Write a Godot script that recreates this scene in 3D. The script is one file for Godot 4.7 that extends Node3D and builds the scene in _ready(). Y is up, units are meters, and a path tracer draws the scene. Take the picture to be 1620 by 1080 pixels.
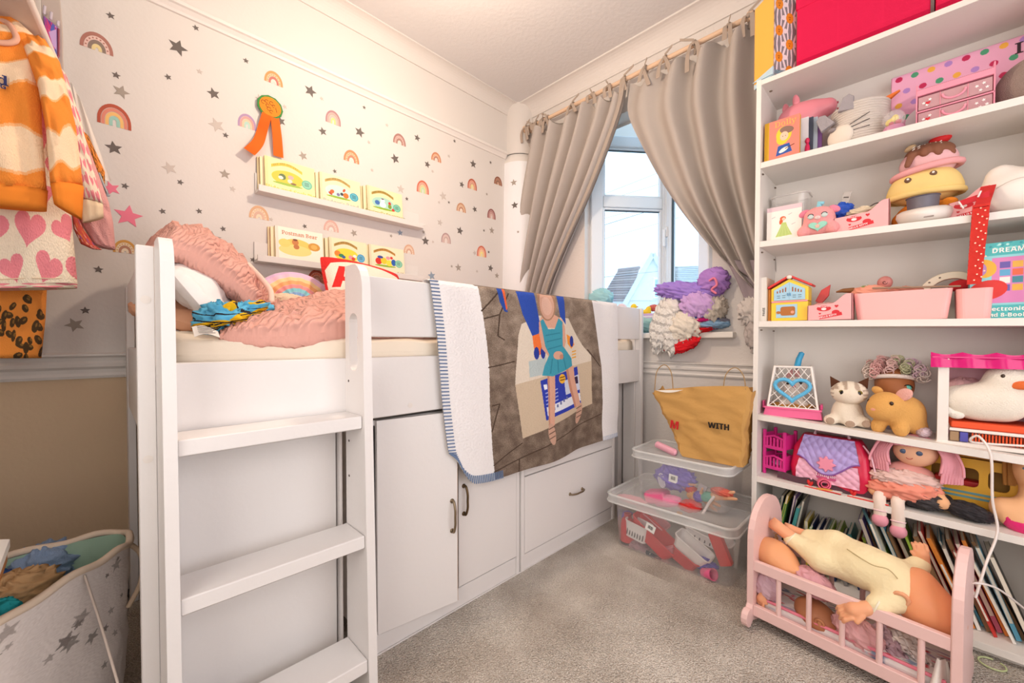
extends Node3D
# A child's bedroom. x runs along the papered wall towards the window wall, -z towards the papered wall, y up; metres.

const XW := 2.33
const ZS := -2.23
const CEIL := 2.78
const BX := 1.93
const SHELF := [[2.06, 2.06], [1.721, 1.708], [1.396, 1.376], [1.066, 1.052], [.678, .64], [.42, .4], [.06, .045]]
var taken := {}
var mats := {}
var noises := {}
var used_labels := {}
var rng := RandomNumberGenerator.new()


class G:
	var v := PackedVector3Array()
	var n := PackedVector3Array()
	var t := PackedVector2Array()
	var c := PackedColorArray()
	var i := PackedInt32Array()
	var col := Color(1, 1, 1)
	func p(a: Vector3, nn := Vector3.ZERO, uv := Vector2.ZERO) -> int:
		v.append(a); n.append(nn); t.append(uv); c.append(col)
		return v.size() - 1
	func tri(a: int, b: int, d: int):
		i.append(a); i.append(b); i.append(d)
	func quad(a: int, b: int, d: int, e: int):
		tri(a, b, d); tri(a, d, e)

	func face(a: Vector3, b: Vector3, d: Vector3, e: Vector3) -> G:
		var nn := (b - a).cross(d - a).normalized()
		var k := p(a, nn, Vector2(0, 1)); p(b, nn, Vector2(1, 1)); p(d, nn, Vector2(1, 0)); p(e, nn, Vector2(0, 0))
		quad(k, k + 1, k + 2, k + 3)
		return self
	func box(ce: Vector3, s: Vector3, bev := .003, b := Basis()) -> G:
		var h := s / 2
		bev = minf(bev, minf(h.x, minf(h.y, h.z)) * .45)
		var k := v.size()
		for sx in [-1, 1]:
			for sy in [-1, 1]:
				for sz in [-1, 1]:
					for ax in 3:
						var q := Vector3(sx * (h.x - bev), sy * (h.y - bev), sz * (h.z - bev))
						var nn := Vector3.ZERO
						q[ax] += [sx, sy, sz][ax] * bev
						nn[ax] = [sx, sy, sz][ax]
						var uv := Vector2(sx * .5 + .5, .5 - sy * .5) if ax == 2 else (Vector2(sz * .5 + .5, .5 - sy * .5) if ax == 0 else Vector2(sx * .5 + .5, sz * .5 + .5))
						p(ce + b * q, b * nn, uv)
		var id := func(x: int, y: int, z: int, ax: int) -> int: return k + (((x * 2) + y) * 2 + z) * 3 + ax
		for ax in 3:
			var a1 := (ax + 1) % 3
			var a2 := (ax + 2) % 3
			for s1 in 2:
				var q := []
				for w in [[0, 0], [1, 0], [1, 1], [0, 1]]:
					var e := [0, 0, 0]
					e[ax] = s1; e[a1] = w[0]; e[a2] = w[1]
					q.append(id.call(e[0], e[1], e[2], ax))
				if s1 == 1: quad(q[0], q[1], q[2], q[3])
				else: quad(q[3], q[2], q[1], q[0])
			for s1 in 2:
				for s2 in 2:
					var q := []
					for w in [[0, a1], [0, a2], [1, a2], [1, a1]]:
						var e := [0, 0, 0]
						e[a1] = s1; e[a2] = s2; e[ax] = w[0]
						q.append(id.call(e[0], e[1], e[2], w[1]))
					if s1 != s2: quad(q[0], q[1], q[2], q[3])
					else: quad(q[3], q[2], q[1], q[0])
		for sx in 2:
			for sy in 2:
				for sz in 2:
					var a: int = id.call(sx, sy, sz, 0)
					if (sx + sy + sz) % 2 == 1: tri(a, a + 1, a + 2)
					else: tri(a, a + 2, a + 1)
		return self
	func bb(lo: Vector3, hi: Vector3, bev := .003) -> G:
		return box((lo + hi) / 2, (hi - lo).abs(), bev)

	func prism(poly: PackedVector2Array, z0: float, z1: float, T := Transform3D(), bev := .0, smooth := false) -> G:
		if Geometry2D.is_polygon_clockwise(poly):
			poly = poly.duplicate(); poly.reverse()
		var m := poly.size()
		var lo := poly[0]
		var hi := poly[0]
		for q in poly:
			lo = lo.min(q); hi = hi.max(q)
		var sz := (hi - lo).max(Vector2(1e-5, 1e-5))
		var ins := PackedVector2Array()
		var outw := PackedVector2Array()
		for k in m:
			var d1 := (poly[k] - poly[k - 1]).normalized()
			var d2 := (poly[(k + 1) % m] - poly[k]).normalized()
			var nn := Vector2(d1.y, -d1.x) + Vector2(d2.y, -d2.x)
			nn = nn.normalized() if nn.length() > 1e-4 else Vector2(d2.y, -d2.x)
			outw.append(nn)
			ins.append(poly[k] - nn * bev)
		var ts := Geometry2D.triangulate_polygon(ins)
		if ts.is_empty(): ts = Geometry2D.triangulate_polygon(poly)
		var B := T.basis
		var k0 := v.size()
		for q in ins: p(T * Vector3(q.x, q.y, z1), B * Vector3(0, 0, 1), Vector2((q.x - lo.x) / sz.x, (hi.y - q.y) / sz.y))
		var k1 := v.size()
		for q in poly: p(T * Vector3(q.x, q.y, z0), B * Vector3(0, 0, -1), Vector2((q.x - lo.x) / sz.x, (hi.y - q.y) / sz.y))
		for e in range(0, ts.size(), 3):
			var a := ts[e]; var b := ts[e + 1]; var d := ts[e + 2]
			if (ins[b] - ins[a]).cross(ins[d] - ins[a]) < 0:
				var w := b; b = d; d = w
			tri(k0 + a, k0 + b, k0 + d)
			tri(k1 + a, k1 + d, k1 + b)
		for k in m:
			var j := (k + 1) % m
			var na := outw[k]
			var nb := outw[j]
			if not smooth:
				var dd := (poly[j] - poly[k]).normalized()
				na = Vector2(dd.y, -dd.x); nb = na
			var A := p(T * Vector3(poly[k].x, poly[k].y, z0), B * Vector3(na.x, na.y, 0))
			p(T * Vector3(poly[j].x, poly[j].y, z0), B * Vector3(nb.x, nb.y, 0))
			p(T * Vector3(poly[j].x, poly[j].y, z1 - bev), B * Vector3(nb.x, nb.y, 0))
			p(T * Vector3(poly[k].x, poly[k].y, z1 - bev), B * Vector3(na.x, na.y, 0))
			quad(A, A + 1, A + 2, A + 3)
			if bev > 0: quad(A + 3, A + 2, k0 + j, k0 + k)
		return self
	func tube(pts: PackedVector3Array, r, sides := 8, closed := false) -> G:
		var m := pts.size()
		var k0 := v.size()
		var up := Vector3(.137, .93, .33).normalized()
		for k in m:
			var d: Vector3
			if closed: d = pts[(k + 1) % m] - pts[(k - 1 + m) % m]
			else: d = pts[mini(k + 1, m - 1)] - pts[maxi(k - 1, 0)]
			d = d.normalized() if d.length() > 1e-9 else Vector3.UP
			up = (up - d * up.dot(d))
			up = up.normalized() if up.length() > 1e-4 else d.cross(Vector3(1, 0, .2)).normalized()
			var sd := d.cross(up)
			var rr: float = r if r is float else r[k]
			for s in sides:
				var an := TAU * s / sides
				var o := up * cos(an) + sd * sin(an)
				p(pts[k] + o * rr, o, Vector2(float(s) / sides, float(k) / m))
		var segs := m if closed else m - 1
		for k in segs:
			for s in sides:
				var a := k0 + k * sides + s
				var b := k0 + k * sides + (s + 1) % sides
				var c2 := k0 + ((k + 1) % m) * sides + (s + 1) % sides
				var d2 := k0 + ((k + 1) % m) * sides + s
				quad(a, b, c2, d2)
		if not closed:
			for e in [0, m - 1]:
				var d3 := (pts[0] - pts[1]) if e == 0 else (pts[m - 1] - pts[m - 2])
				d3 = d3.normalized()
				var rr: float = r if r is float else r[e]
				var kc := p(pts[e] + d3 * rr * .5, d3)
				for s in sides:
					var a = k0 + e * sides + s
					var b = k0 + e * sides + (s + 1) % sides
					if e == 0: tri(kc, b, a)
					else: tri(kc, a, b)
		return self

	func lathe(prof: PackedVector2Array, seg := 20, T := Transform3D(), flat := false) -> G:
		var m := prof.size()
		for k in m - 1:
			var d := prof[k + 1] - prof[k]
			var n0 := Vector2(d.y, -d.x).normalized()
			var na := n0
			var nb := n0
			if not flat:
				if k > 0:
					var e := prof[k] - prof[k - 1]
					var ne := Vector2(e.y, -e.x).normalized()
					if ne.dot(n0) > .55: na = (ne + n0).normalized()
				if k < m - 2:
					var e := prof[k + 2] - prof[k + 1]
					var ne := Vector2(e.y, -e.x).normalized()
					if ne.dot(n0) > .55: nb = (ne + n0).normalized()
			var k0 := v.size()
			for s in seg + 1:
				var an := TAU * s / seg
				var o := Vector3(cos(an), 0, -sin(an))
				p(T * (o * prof[k].x + Vector3(0, prof[k].y, 0)), (T.basis * (o * na.x + Vector3(0, na.y, 0))).normalized(), Vector2(float(s) / seg, 1.0 - float(k) / (m - 1)))
				p(T * (o * prof[k + 1].x + Vector3(0, prof[k + 1].y, 0)), (T.basis * (o * nb.x + Vector3(0, nb.y, 0))).normalized(), Vector2(float(s) / seg, 1.0 - float(k + 1) / (m - 1)))
			for s in seg:
				var a := k0 + s * 2
				quad(a, a + 2, a + 3, a + 1)
		return self
	func ell(ce: Vector3, r: Vector3, b := Basis(), nu := 16, nv := 10) -> G:
		var k0 := v.size()
		for y in nv + 1:
			var ph := PI * y / nv
			for x in nu + 1:
				var an := TAU * x / nu
				var o := Vector3(sin(ph) * sin(an), cos(ph), sin(ph) * cos(an))
				p(ce + b * (o * r), (b * (o / r)).normalized(), Vector2(fposmod(float(x) / nu + .5, 1.0001), float(y) / nv))
		for y in nv:
			for x in nu:
				var a := k0 + y * (nu + 1) + x
				quad(a, a + nu + 1, a + nu + 2, a + 1)
		return self

	func grid(nu: int, nv: int, f: Callable) -> G:
		var k0 := v.size()
		for y in nv + 1:
			for x in nu + 1:
				p(f.call(float(x) / nu, float(y) / nv), Vector3.ZERO, Vector2(float(x) / nu, float(y) / nv))
		for y in nv:
			for x in nu:
				var a := k0 + y * (nu + 1) + x
				quad(a, a + nu + 1, a + nu + 2, a + 1)
		return self

	func sheet(nu: int, nv: int, f: Callable, th := .004) -> G:
		var w := nu + 1
		var pts := PackedVector3Array()
		for y in nv + 1:
			for x in nu + 1: pts.append(f.call(float(x) / nu, float(y) / nv))
		var k0 := v.size()
		for side in 2:
			for y in nv + 1:
				for x in nu + 1:
					var du := pts[y * w + mini(x + 1, nu)] - pts[y * w + maxi(x - 1, 0)]
					var dv := pts[mini(y + 1, nv) * w + x] - pts[maxi(y - 1, 0) * w + x]
					var nn := dv.cross(du)
					nn = nn.normalized() if nn.length() > 1e-12 else Vector3(0, 0, 1)
					p(pts[y * w + x] + nn * th * (.5 if side == 0 else -.5), nn if side == 0 else -nn, Vector2(float(x) / nu, float(y) / nv))
		var off := w * (nv + 1)
		for y in nv:
			for x in nu:
				var a := k0 + y * w + x
				quad(a, a + w, a + w + 1, a + 1)
				a += off
				quad(a, a + 1, a + w + 1, a + w)
		for x in nu:
			var a := k0 + x
			quad(a, a + 1, a + 1 + off, a + off)
			a = k0 + nv * w + x
			quad(a + 1, a, a + off, a + 1 + off)
		for y in nv:
			var a := k0 + y * w
			quad(a + w, a, a + off, a + w + off)
			a += nu
			quad(a, a + w, a + w + off, a + off)
		return self

	func loft(rows: Array, seg: int, dirn: Vector3, fold = null, steps := 6, sq := 1.0) -> G:
		var L := []
		for k in rows.size() - 1:
			for s in steps:
				var q := float(s) / steps
				var g := q
				L.append([rows[k][0].lerp(rows[k + 1][0], g), rows[k][1].lerp(rows[k + 1][1], g), lerpf(rows[k][2], rows[k + 1][2], g)])
		L.append(rows[-1])
		var m := L.size()
		var k0 := v.size()
		for k in m:
			var ce: Vector3 = (L[k][0] + L[k][1]) / 2
			var hw: Vector3 = (L[k][1] - L[k][0]) / 2
			for s in seg + 1:
				var an := PI + TAU * s / seg
				var cx := cos(an)
				var sx := -sin(an)
				var cc := signf(cx) * pow(absf(cx), sq)
				var ss := signf(sx) * pow(absf(sx), sq)
				var u := cc * .5 + .5
				var vv := float(k) / (m - 1)
				var d: float = L[k][2] * ss
				if fold != null: d += (fold as Callable).call(u, vv) * (1.0 if ss >= 0 else -.4) * sqrt(absf(ss))
				p(ce + hw * cc + dirn * d, Vector3.ZERO, Vector2(u, vv))
		for k in m - 1:
			for s in seg:
				var a := k0 + k * (seg + 1) + s
				var w := seg + 1
				quad(a, a + w, a + w + 1, a + 1)
		for e in [0, m - 1]:
			var kc := p((L[e][0] + L[e][1]) / 2, Vector3.ZERO, Vector2(.5, .0 if e == 0 else 1.0))
			for s in seg:
				var a: int = k0 + e * (seg + 1) + s
				if e == 0: tri(kc, a, a + 1)
				else: tri(kc, a + 1, a)
		return self

	func blob(prims: Array, cell: float, k := .012, paint = null) -> G:
		var lo := Vector3(1e9, 1e9, 1e9)
		var hi := -lo
		for q in prims:
			var e := .0
			if q.size() == 4:
				e = maxf(q[2], q[3]) + k * 1.5 + cell * 2
				lo = lo.min(q[0] - Vector3(e, e, e)).min(q[1] - Vector3(e, e, e)); hi = hi.max(q[0] + Vector3(e, e, e)).max(q[1] + Vector3(e, e, e))
			else:
				e = maxf(q[1].x, maxf(q[1].y, q[1].z)) + k * 1.5 + cell * 2
				lo = lo.min(q[0] - Vector3(e, e, e)); hi = hi.max(q[0] + Vector3(e, e, e))
		var dim := Vector3i((hi - lo) / cell) + Vector3i(2, 2, 2)
		var nx := dim.x
		var nxy := dim.x * dim.y
		var F := PackedFloat32Array()
		F.resize(nxy * dim.z)
		var pad := k * 3.0 + cell
		var ik := 1.0 / k
		for q in prims:
			var limb: bool = q.size() == 4
			var a: Vector3 = q[0]
			var b: Vector3 = q[1] if limb else a
			var e: float = (maxf(q[2], q[3]) if limb else maxf(q[1].x, maxf(q[1].y, q[1].z))) + pad
			var i0 := Vector3i(((a.min(b) - Vector3(e, e, e) - lo) / cell).max(Vector3.ZERO))
			var i1 := Vector3i((a.max(b) + Vector3(e, e, e) - lo) / cell) + Vector3i(1, 1, 1)
			i1 = i1.min(dim - Vector3i(1, 1, 1))
			var ab := b - a
			var il := 1.0 / maxf(ab.length_squared(), 1e-9)
			var inv := Basis()
			var r := Vector3.ONE
			var ra := .0
			var rd := .0
			if limb:
				ra = q[2]; rd = q[3] - q[2]
			else:
				r = q[1]
				if q.size() == 3: inv = (q[2] as Basis).transposed()
			for z in range(i0.z, i1.z + 1):
				for y in range(i0.y, i1.y + 1):
					var at := z * nxy + y * nx
					for x in range(i0.x, i1.x + 1):
						var w := lo + Vector3(x, y, z) * cell - a
						var d: float
						if limb:
							var h := clampf(w.dot(ab) * il, .0, 1.0)
							d = (w - ab * h).length() - ra - rd * h
						else:
							var l := inv * w
							var k0 := (l / r).length()
							d = k0 * (k0 - 1.0) / maxf((l / (r * r)).length(), 1e-6)
						if d < pad: F[at + x] += exp(-maxf(d, -.5) * ik) if d > -k * 30 else 1e12
		var vid := PackedInt32Array()
		vid.resize(F.size())
		vid.fill(-1)
		var off := [0, 1, nx, nx + 1, nxy, nxy + 1, nxy + nx, nxy + nx + 1]
		var ed := [[0, 1], [2, 3], [4, 5], [6, 7], [0, 2], [1, 3], [4, 6], [5, 7], [0, 4], [1, 5], [2, 6], [3, 7]]
		var cv := []
		for j in 8: cv.append(Vector3(j & 1, (j >> 1) & 1, (j >> 2) & 1))
		for z in dim.z - 1:
			for y in dim.y - 1:
				var at := z * nxy + y * nx
				for x in dim.x - 1:
					var s := F[at] >= 1.0
					if (F[at + 1] >= 1.0) == s and (F[at + nx] >= 1.0) == s and (F[at + nx + 1] >= 1.0) == s and (F[at + nxy] >= 1.0) == s and (F[at + nxy + 1] >= 1.0) == s and (F[at + nxy + nx] >= 1.0) == s and (F[at + nxy + nx + 1] >= 1.0) == s:
						at += 1
						continue
					var sum := Vector3.ZERO
					var cnt := 0
					for e in ed:
						var fa: float = F[at + off[e[0]]]
						var fb: float = F[at + off[e[1]]]
						if (fa >= 1.0) != (fb >= 1.0):
							var la := log(maxf(fa, 1e-9))
							var lb := log(maxf(fb, 1e-9))
							la = clampf(la, -cell * ik * 1.5, cell * ik * 1.5); lb = clampf(lb, -cell * ik * 1.5, cell * ik * 1.5)
							sum += (cv[e[0]] as Vector3).lerp(cv[e[1]], la / (la - lb))
							cnt += 1
					var q := lo + (Vector3(x, y, z) + sum / cnt) * cell
					if paint != null: col = paint.call(q)
					vid[at] = p(q)
					at += 1
		col = Color(1, 1, 1)
		for z in range(1, dim.z - 1):
			for y in range(1, dim.y - 1):
				for x in range(1, dim.x - 1):
					var at := z * nxy + y * nx + x
					var s := F[at] >= 1.0
					if (F[at + 1] >= 1.0) != s: _q(vid, at, nx, nxy, s)
					if (F[at + nx] >= 1.0) != s: _q(vid, at, nxy, 1, s)
					if (F[at + nxy] >= 1.0) != s: _q(vid, at, 1, nx, s)
		return self
	func _q(vid: PackedInt32Array, at: int, d1: int, d2: int, s: bool):
		var a := vid[at - d1 - d2]; var b := vid[at - d2]; var d := vid[at]; var e := vid[at - d1]
		if a < 0 or b < 0 or d < 0 or e < 0: return
		if s: quad(a, b, d, e)
		else: quad(e, d, b, a)
	func mesh() -> ArrayMesh:
		var acc := PackedVector3Array()
		acc.resize(v.size())
		for k in range(0, i.size(), 3):
			var a := i[k]; var b := i[k + 1]; var d := i[k + 2]
			var f := (v[b] - v[a]).cross(v[d] - v[a])
			if n[a] == Vector3.ZERO or n[b] == Vector3.ZERO or n[d] == Vector3.ZERO:
				acc[a] += f; acc[b] += f; acc[d] += f
			elif f.dot(n[a] + n[b] + n[d]) < 0:
				i[k + 1] = d; i[k + 2] = b
		for k in v.size():
			if n[k] == Vector3.ZERO: n[k] = acc[k].normalized() if acc[k].length_squared() > 1e-24 else Vector3.UP
		for k in range(0, i.size(), 3):
			var w := i[k + 1]; i[k + 1] = i[k + 2]; i[k + 2] = w
		var arr := []
		arr.resize(Mesh.ARRAY_MAX)
		arr[Mesh.ARRAY_VERTEX] = v; arr[Mesh.ARRAY_NORMAL] = n; arr[Mesh.ARRAY_TEX_UV] = t; arr[Mesh.ARRAY_INDEX] = i; arr[Mesh.ARRAY_COLOR] = c
		var m := ArrayMesh.new()
		m.add_surface_from_arrays(Mesh.PRIMITIVE_TRIANGLES, arr)
		return m


class Pic:
	var im: Image
	var w: int
	var h: int
	func _init(ww: int, hh: int, bg: Color):
		w = ww; h = hh
		im = Image.create(w, h, false, Image.FORMAT_RGB8)
		im.fill(bg)
	func poly(pts: Array, co: Color) -> Pic:
		var q := PackedVector2Array()
		for a in pts: q.append(Vector2(a.x * w, a.y * h))
		var y0 := 1e9
		var y1 := -1e9
		for a in q:
			y0 = minf(y0, a.y); y1 = maxf(y1, a.y)
		for y in range(maxi(0, int(y0)), mini(h - 1, int(y1)) + 1):
			var xs := []
			var yy := y + .5
			for k in q.size():
				var a := q[k]
				var b := q[(k + 1) % q.size()]
				if (a.y <= yy) != (b.y <= yy): xs.append(a.x + (yy - a.y) / (b.y - a.y) * (b.x - a.x))
			xs.sort()
			for k in range(0, xs.size() - 1, 2):
				var x0 := int(round(xs[k]))
				var x1 := int(round(xs[k + 1]))
				if x1 > x0: im.fill_rect(Rect2i(x0, y, x1 - x0, 1), co)
		return self
	func oval(cx: float, cy: float, rx: float, ry: float, co: Color, rot := .0) -> Pic:
		var a := []
		for k in 28: a.append(Vector2(cx, cy) + Vector2(cos(TAU * k / 28) * rx, sin(TAU * k / 28) * ry).rotated(rot))
		return poly(a, co)
	func star(cx: float, cy: float, r: float, co: Color, rot := .0) -> Pic:
		var a := []
		for k in 10:
			var q := Vector2(0, -r * (1.0 if k % 2 == 0 else .42)).rotated(TAU * k / 10 + rot)
			a.append(Vector2(cx + q.x, cy + q.y * w / h))
		return poly(a, co)
	func heart(cx: float, cy: float, r: float, co: Color, rot := .0) -> Pic:
		var a := []
		for k in 30:
			var s := TAU * k / 30
			var q := Vector2(16 * pow(sin(s), 3), -(13 * cos(s) - 5 * cos(2 * s) - 2 * cos(3 * s) - cos(4 * s))) / 16.0 * r
			q = q.rotated(rot)
			a.append(Vector2(cx + q.x, cy + q.y * w / h))
		return poly(a, co)
	func line(pts: Array, th: float, co: Color) -> Pic:
		for k in pts.size() - 1:
			var a: Vector2 = pts[k]
			var b: Vector2 = pts[k + 1]
			var d := (b - a).normalized().orthogonal() * th / 2
			poly([a + d, b + d, b - d, a - d], co)
		return self
	func rect(x0: float, y0: float, x1: float, y1: float, co: Color) -> Pic:
		im.fill_rect(Rect2i(int(x0 * w), int(y0 * h), maxi(1, int((x1 - x0) * w)), maxi(1, int((y1 - y0) * h))), co)
		return self
	func speckle(amount: float, nz: FastNoiseLite, sc := 1.0) -> Pic:
		for y in h:
			for x in w:
				var q := im.get_pixel(x, y)
				var e := 1.0 + nz.get_noise_2d(x * sc, y * sc) * amount
				im.set_pixel(x, y, Color(clampf(q.r * e, 0, 1), clampf(q.g * e, 0, 1), clampf(q.b * e, 0, 1)))
		return self
	func tex() -> ImageTexture:
		im.generate_mipmaps()
		return ImageTexture.create_from_image(im)

func V2(a: Array) -> PackedVector2Array:
	var q := PackedVector2Array()
	for k in range(0, a.size(), 2): q.append(Vector2(a[k], a[k + 1]))
	return q
func V3(a: Array) -> PackedVector3Array:
	var q := PackedVector3Array()
	for k in a: q.append(k)
	return q
func oval2(rx: float, ry: float, m := 20, cx := .0, cy := .0, from := .0, to := TAU) -> PackedVector2Array:
	var q := PackedVector2Array()
	var full := absf(to - from - TAU) < 1e-4
	for k in (m if full else m + 1):
		var an := from + (to - from) * k / m
		q.append(Vector2(cx + cos(an) * rx, cy + sin(an) * ry))
	return q
func rr2(w: float, h: float, r: float, cx := .0, cy := .0, m := 5) -> PackedVector2Array:
	var q := PackedVector2Array()
	for c in [[1, 1, .0], [-1, 1, PI / 2], [-1, -1, PI], [1, -1, PI * 1.5]]:
		for k in m + 1:
			var an: float = c[2] + PI / 2 * k / m
			q.append(Vector2(cx + c[0] * (w / 2 - r) + cos(an) * r, cy + c[1] * (h / 2 - r) + sin(an) * r))
	return q
func star2(r: float, inner := .42, rot := .0) -> PackedVector2Array:
	var q := PackedVector2Array()
	for k in 10: q.append(Vector2(0, r * (1.0 if k % 2 == 0 else inner)).rotated(TAU * k / 10 + rot))
	return q
func heart2(r: float, m := 28) -> PackedVector2Array:
	var q := PackedVector2Array()
	for k in m:
		var s := TAU * k / m
		q.append(Vector2(16 * pow(sin(s), 3), 13 * cos(s) - 5 * cos(2 * s) - 2 * cos(3 * s) - cos(4 * s)) / 16.0 * r)
	return q
func arc3(c: Vector3, r: float, ux: Vector3, uy: Vector3, from: float, to: float, m := 12) -> PackedVector3Array:
	var q := PackedVector3Array()
	for k in m + 1:
		var an := from + (to - from) * k / m
		q.append(c + ux * cos(an) * r + uy * sin(an) * r)
	return q
func smooth3(a: Array, m := 6) -> PackedVector3Array:
	var cu := Curve3D.new()
	for k in a.size():
		var tn: Vector3 = (a[mini(k + 1, a.size() - 1)] - a[maxi(k - 1, 0)]) / 6.0
		cu.add_point(a[k], -tn, tn)
	var q := PackedVector3Array()
	for k in a.size() - 1:
		for s in m: q.append(cu.sample(k, float(s) / m))
	q.append(a[-1])
	return q
func pw(xs: Array, t: float):
	var f := clampf(t, 0, 1) * (xs.size() - 1)
	var k := mini(int(f), xs.size() - 2)
	var q := f - k
	return lerp(xs[k], xs[k + 1], q)
func cr(xs: Array, t: float):
	var f := clampf(t, 0, 1) * (xs.size() - 1)
	var k := mini(int(f), xs.size() - 2)
	var q := f - k
	var p0 = xs[maxi(k - 1, 0)]; var p1 = xs[k]; var p2 = xs[k + 1]; var p3 = xs[mini(k + 2, xs.size() - 1)]
	return p1 + (p2 - p0) * .5 * q + (p0 * 1.0 - p1 * 2.5 + p2 * 2.0 - p3 * .5) * q * q + (p1 * 1.5 - p0 * .5 - p2 * 1.5 + p3 * .5) * q * q * q
func ry(a: float) -> Basis: return Basis(Vector3.UP, a)
func rx(a: float) -> Basis: return Basis(Vector3.RIGHT, a)
func rz(a: float) -> Basis: return Basis(Vector3.BACK, a)
func at(o: Vector3, b := Basis()) -> Transform3D: return Transform3D(b, o)
func nz(freq: float, oct := 3, sd := 1, type := FastNoiseLite.TYPE_SIMPLEX_SMOOTH) -> FastNoiseLite:
	var n := FastNoiseLite.new()
	n.noise_type = type; n.frequency = freq; n.seed = sd
	n.fractal_octaves = oct
	return n


func ntex(kind: String) -> Texture2D:
	if noises.has(kind): return noises[kind]
	var t := NoiseTexture2D.new()
	t.width = 512; t.height = 512; t.seamless = true
	match kind:
		"fur": t.noise = nz(.05, 4, 3); t.as_normal_map = true; t.bump_strength = 9
		"weave": t.noise = nz(.16, 2, 5); t.as_normal_map = true; t.bump_strength = 4
		"soft": t.noise = nz(.012, 3, 7); t.as_normal_map = true; t.bump_strength = 10
		"paint": t.noise = nz(.03, 4, 9); t.as_normal_map = true; t.bump_strength = 1.2
		"pile": t.width = 1024; t.height = 1024; t.noise = nz(.4, 2, 11); t.as_normal_map = true; t.bump_strength = 6
	noises[kind] = t
	return t
func mat(hex: String, rough := .6, bump := "", scale := 6.0, o := {}) -> StandardMaterial3D:
	var key := hex + str(rough) + bump + str(scale) + str(o)
	if mats.has(key): return mats[key]
	var m := StandardMaterial3D.new()
	m.albedo_color = Color(hex)
	m.roughness = rough
	m.metallic_specular = o.get("spec", .4)
	m.metallic = o.get("metal", .0)
	if bump != "":
		m.normal_enabled = true
		m.normal_texture = ntex(bump)
		m.normal_scale = o.get("ns", 1.0)
		m.uv1_triplanar = true
		m.uv1_scale = Vector3(scale, scale, scale)
	if o.has("rim"):
		m.rim_enabled = true; m.rim = o.rim; m.rim_tint = .5
	if o.has("alpha"):
		m.transparency = BaseMaterial3D.TRANSPARENCY_ALPHA
		m.albedo_color.a = o.alpha
	if o.has("coat"):
		m.clearcoat_enabled = true; m.clearcoat = o.coat; m.clearcoat_roughness = .15
	if o.has("back"):
		m.backlight_enabled = true; m.backlight = Color(hex) * o.back
	if o.has("vc"): m.vertex_color_use_as_albedo = true
	if o.has("sss"):
		m.subsurf_scatter_enabled = true; m.subsurf_scatter_strength = o.sss
	mats[key] = m
	return m
func pmat(t: Texture2D, rough := .6, bump: Texture2D = null, ns := 1.0) -> StandardMaterial3D:
	var m := StandardMaterial3D.new()
	m.albedo_texture = t
	m.roughness = rough
	m.metallic_specular = .4
	if bump:
		m.normal_enabled = true; m.normal_texture = bump; m.normal_scale = ns
	return m
func lin(hex: String) -> Color: return Color(hex).srgb_to_linear()
func plastic(hex: String, r := .3) -> StandardMaterial3D: return mat(hex, r, "", 1.0, {"spec": .5})
func cloth(hex: String) -> StandardMaterial3D: return mat(hex, .95, "weave", 9.0, {"spec": .1, "ns": .5})
func plush(hex: String) -> StandardMaterial3D: return mat(hex, 1.0, "fur", 8.0, {"spec": .05, "rim": .3})
func clear(hex: String, a: float, r := .06) -> StandardMaterial3D: return mat(hex, r, "", 1.0, {"alpha": a, "spec": .5})


func V(a: float, b: float, c: float) -> Vector3: return Vector3(a, b, c)
func numbered(s: String) -> String:
	if not taken.has(s):
		taken[s] = 0
		return s
	taken[s] += 1
	return "%s_%03d" % [s, taken[s]]
func obj(called: String, g, m: Material, parent: Node3D = self, w := false) -> MeshInstance3D:
	var o := MeshInstance3D.new()
	o.name = numbered(called) if parent == self else called
	o.mesh = g.mesh() if g is G else g
	o.material_override = m
	o.cast_shadow = GeometryInstance3D.SHADOW_CASTING_SETTING_ON
	parent.add_child(o, true)
	if w: o.transform = parent.transform.affine_inverse()
	return o
func tag(o: Node3D, label: String, category: String, group := "") -> Node3D:
	o.set_meta("label", label); o.set_meta("category", category)
	if group != "": o.set_meta("group", group)
	return o
func thing(called: String, label: String, category: String, p := Vector3.ZERO, turn := .0, group := "") -> Node3D:
	var o := Node3D.new()
	o.name = numbered(called)
	add_child(o)
	o.position = p; o.rotation.y = turn
	return tag(o, label, category, group)
func struct(called: String, g, m: Material, parent: Node3D = self) -> MeshInstance3D:
	var o := obj(called, g, m, parent)
	if parent == self: o.set_meta("kind", "structure")
	return o
func words(s: String, h: float, m: Material, parent: Node3D, T: Transform3D, font := "Droid Sans", bold := false, called := "lettering", depth := .0012) -> MeshInstance3D:
	var tm := TextMesh.new()
	var f := SystemFont.new()
	f.font_names = PackedStringArray([font])
	if bold: f.font_weight = 700
	tm.font = f; tm.text = s; tm.font_size = 48; tm.pixel_size = h / 48.0; tm.depth = depth; tm.curve_step = 2.0
	var o := obj(called, tm, m, parent)
	o.transform = T
	return o
func shy(k: int, z: float) -> float:
	return lerpf(SHELF[k][0], SHELF[k][1], (z + .466) / .69)
const SIDE := -PI / 2


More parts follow.
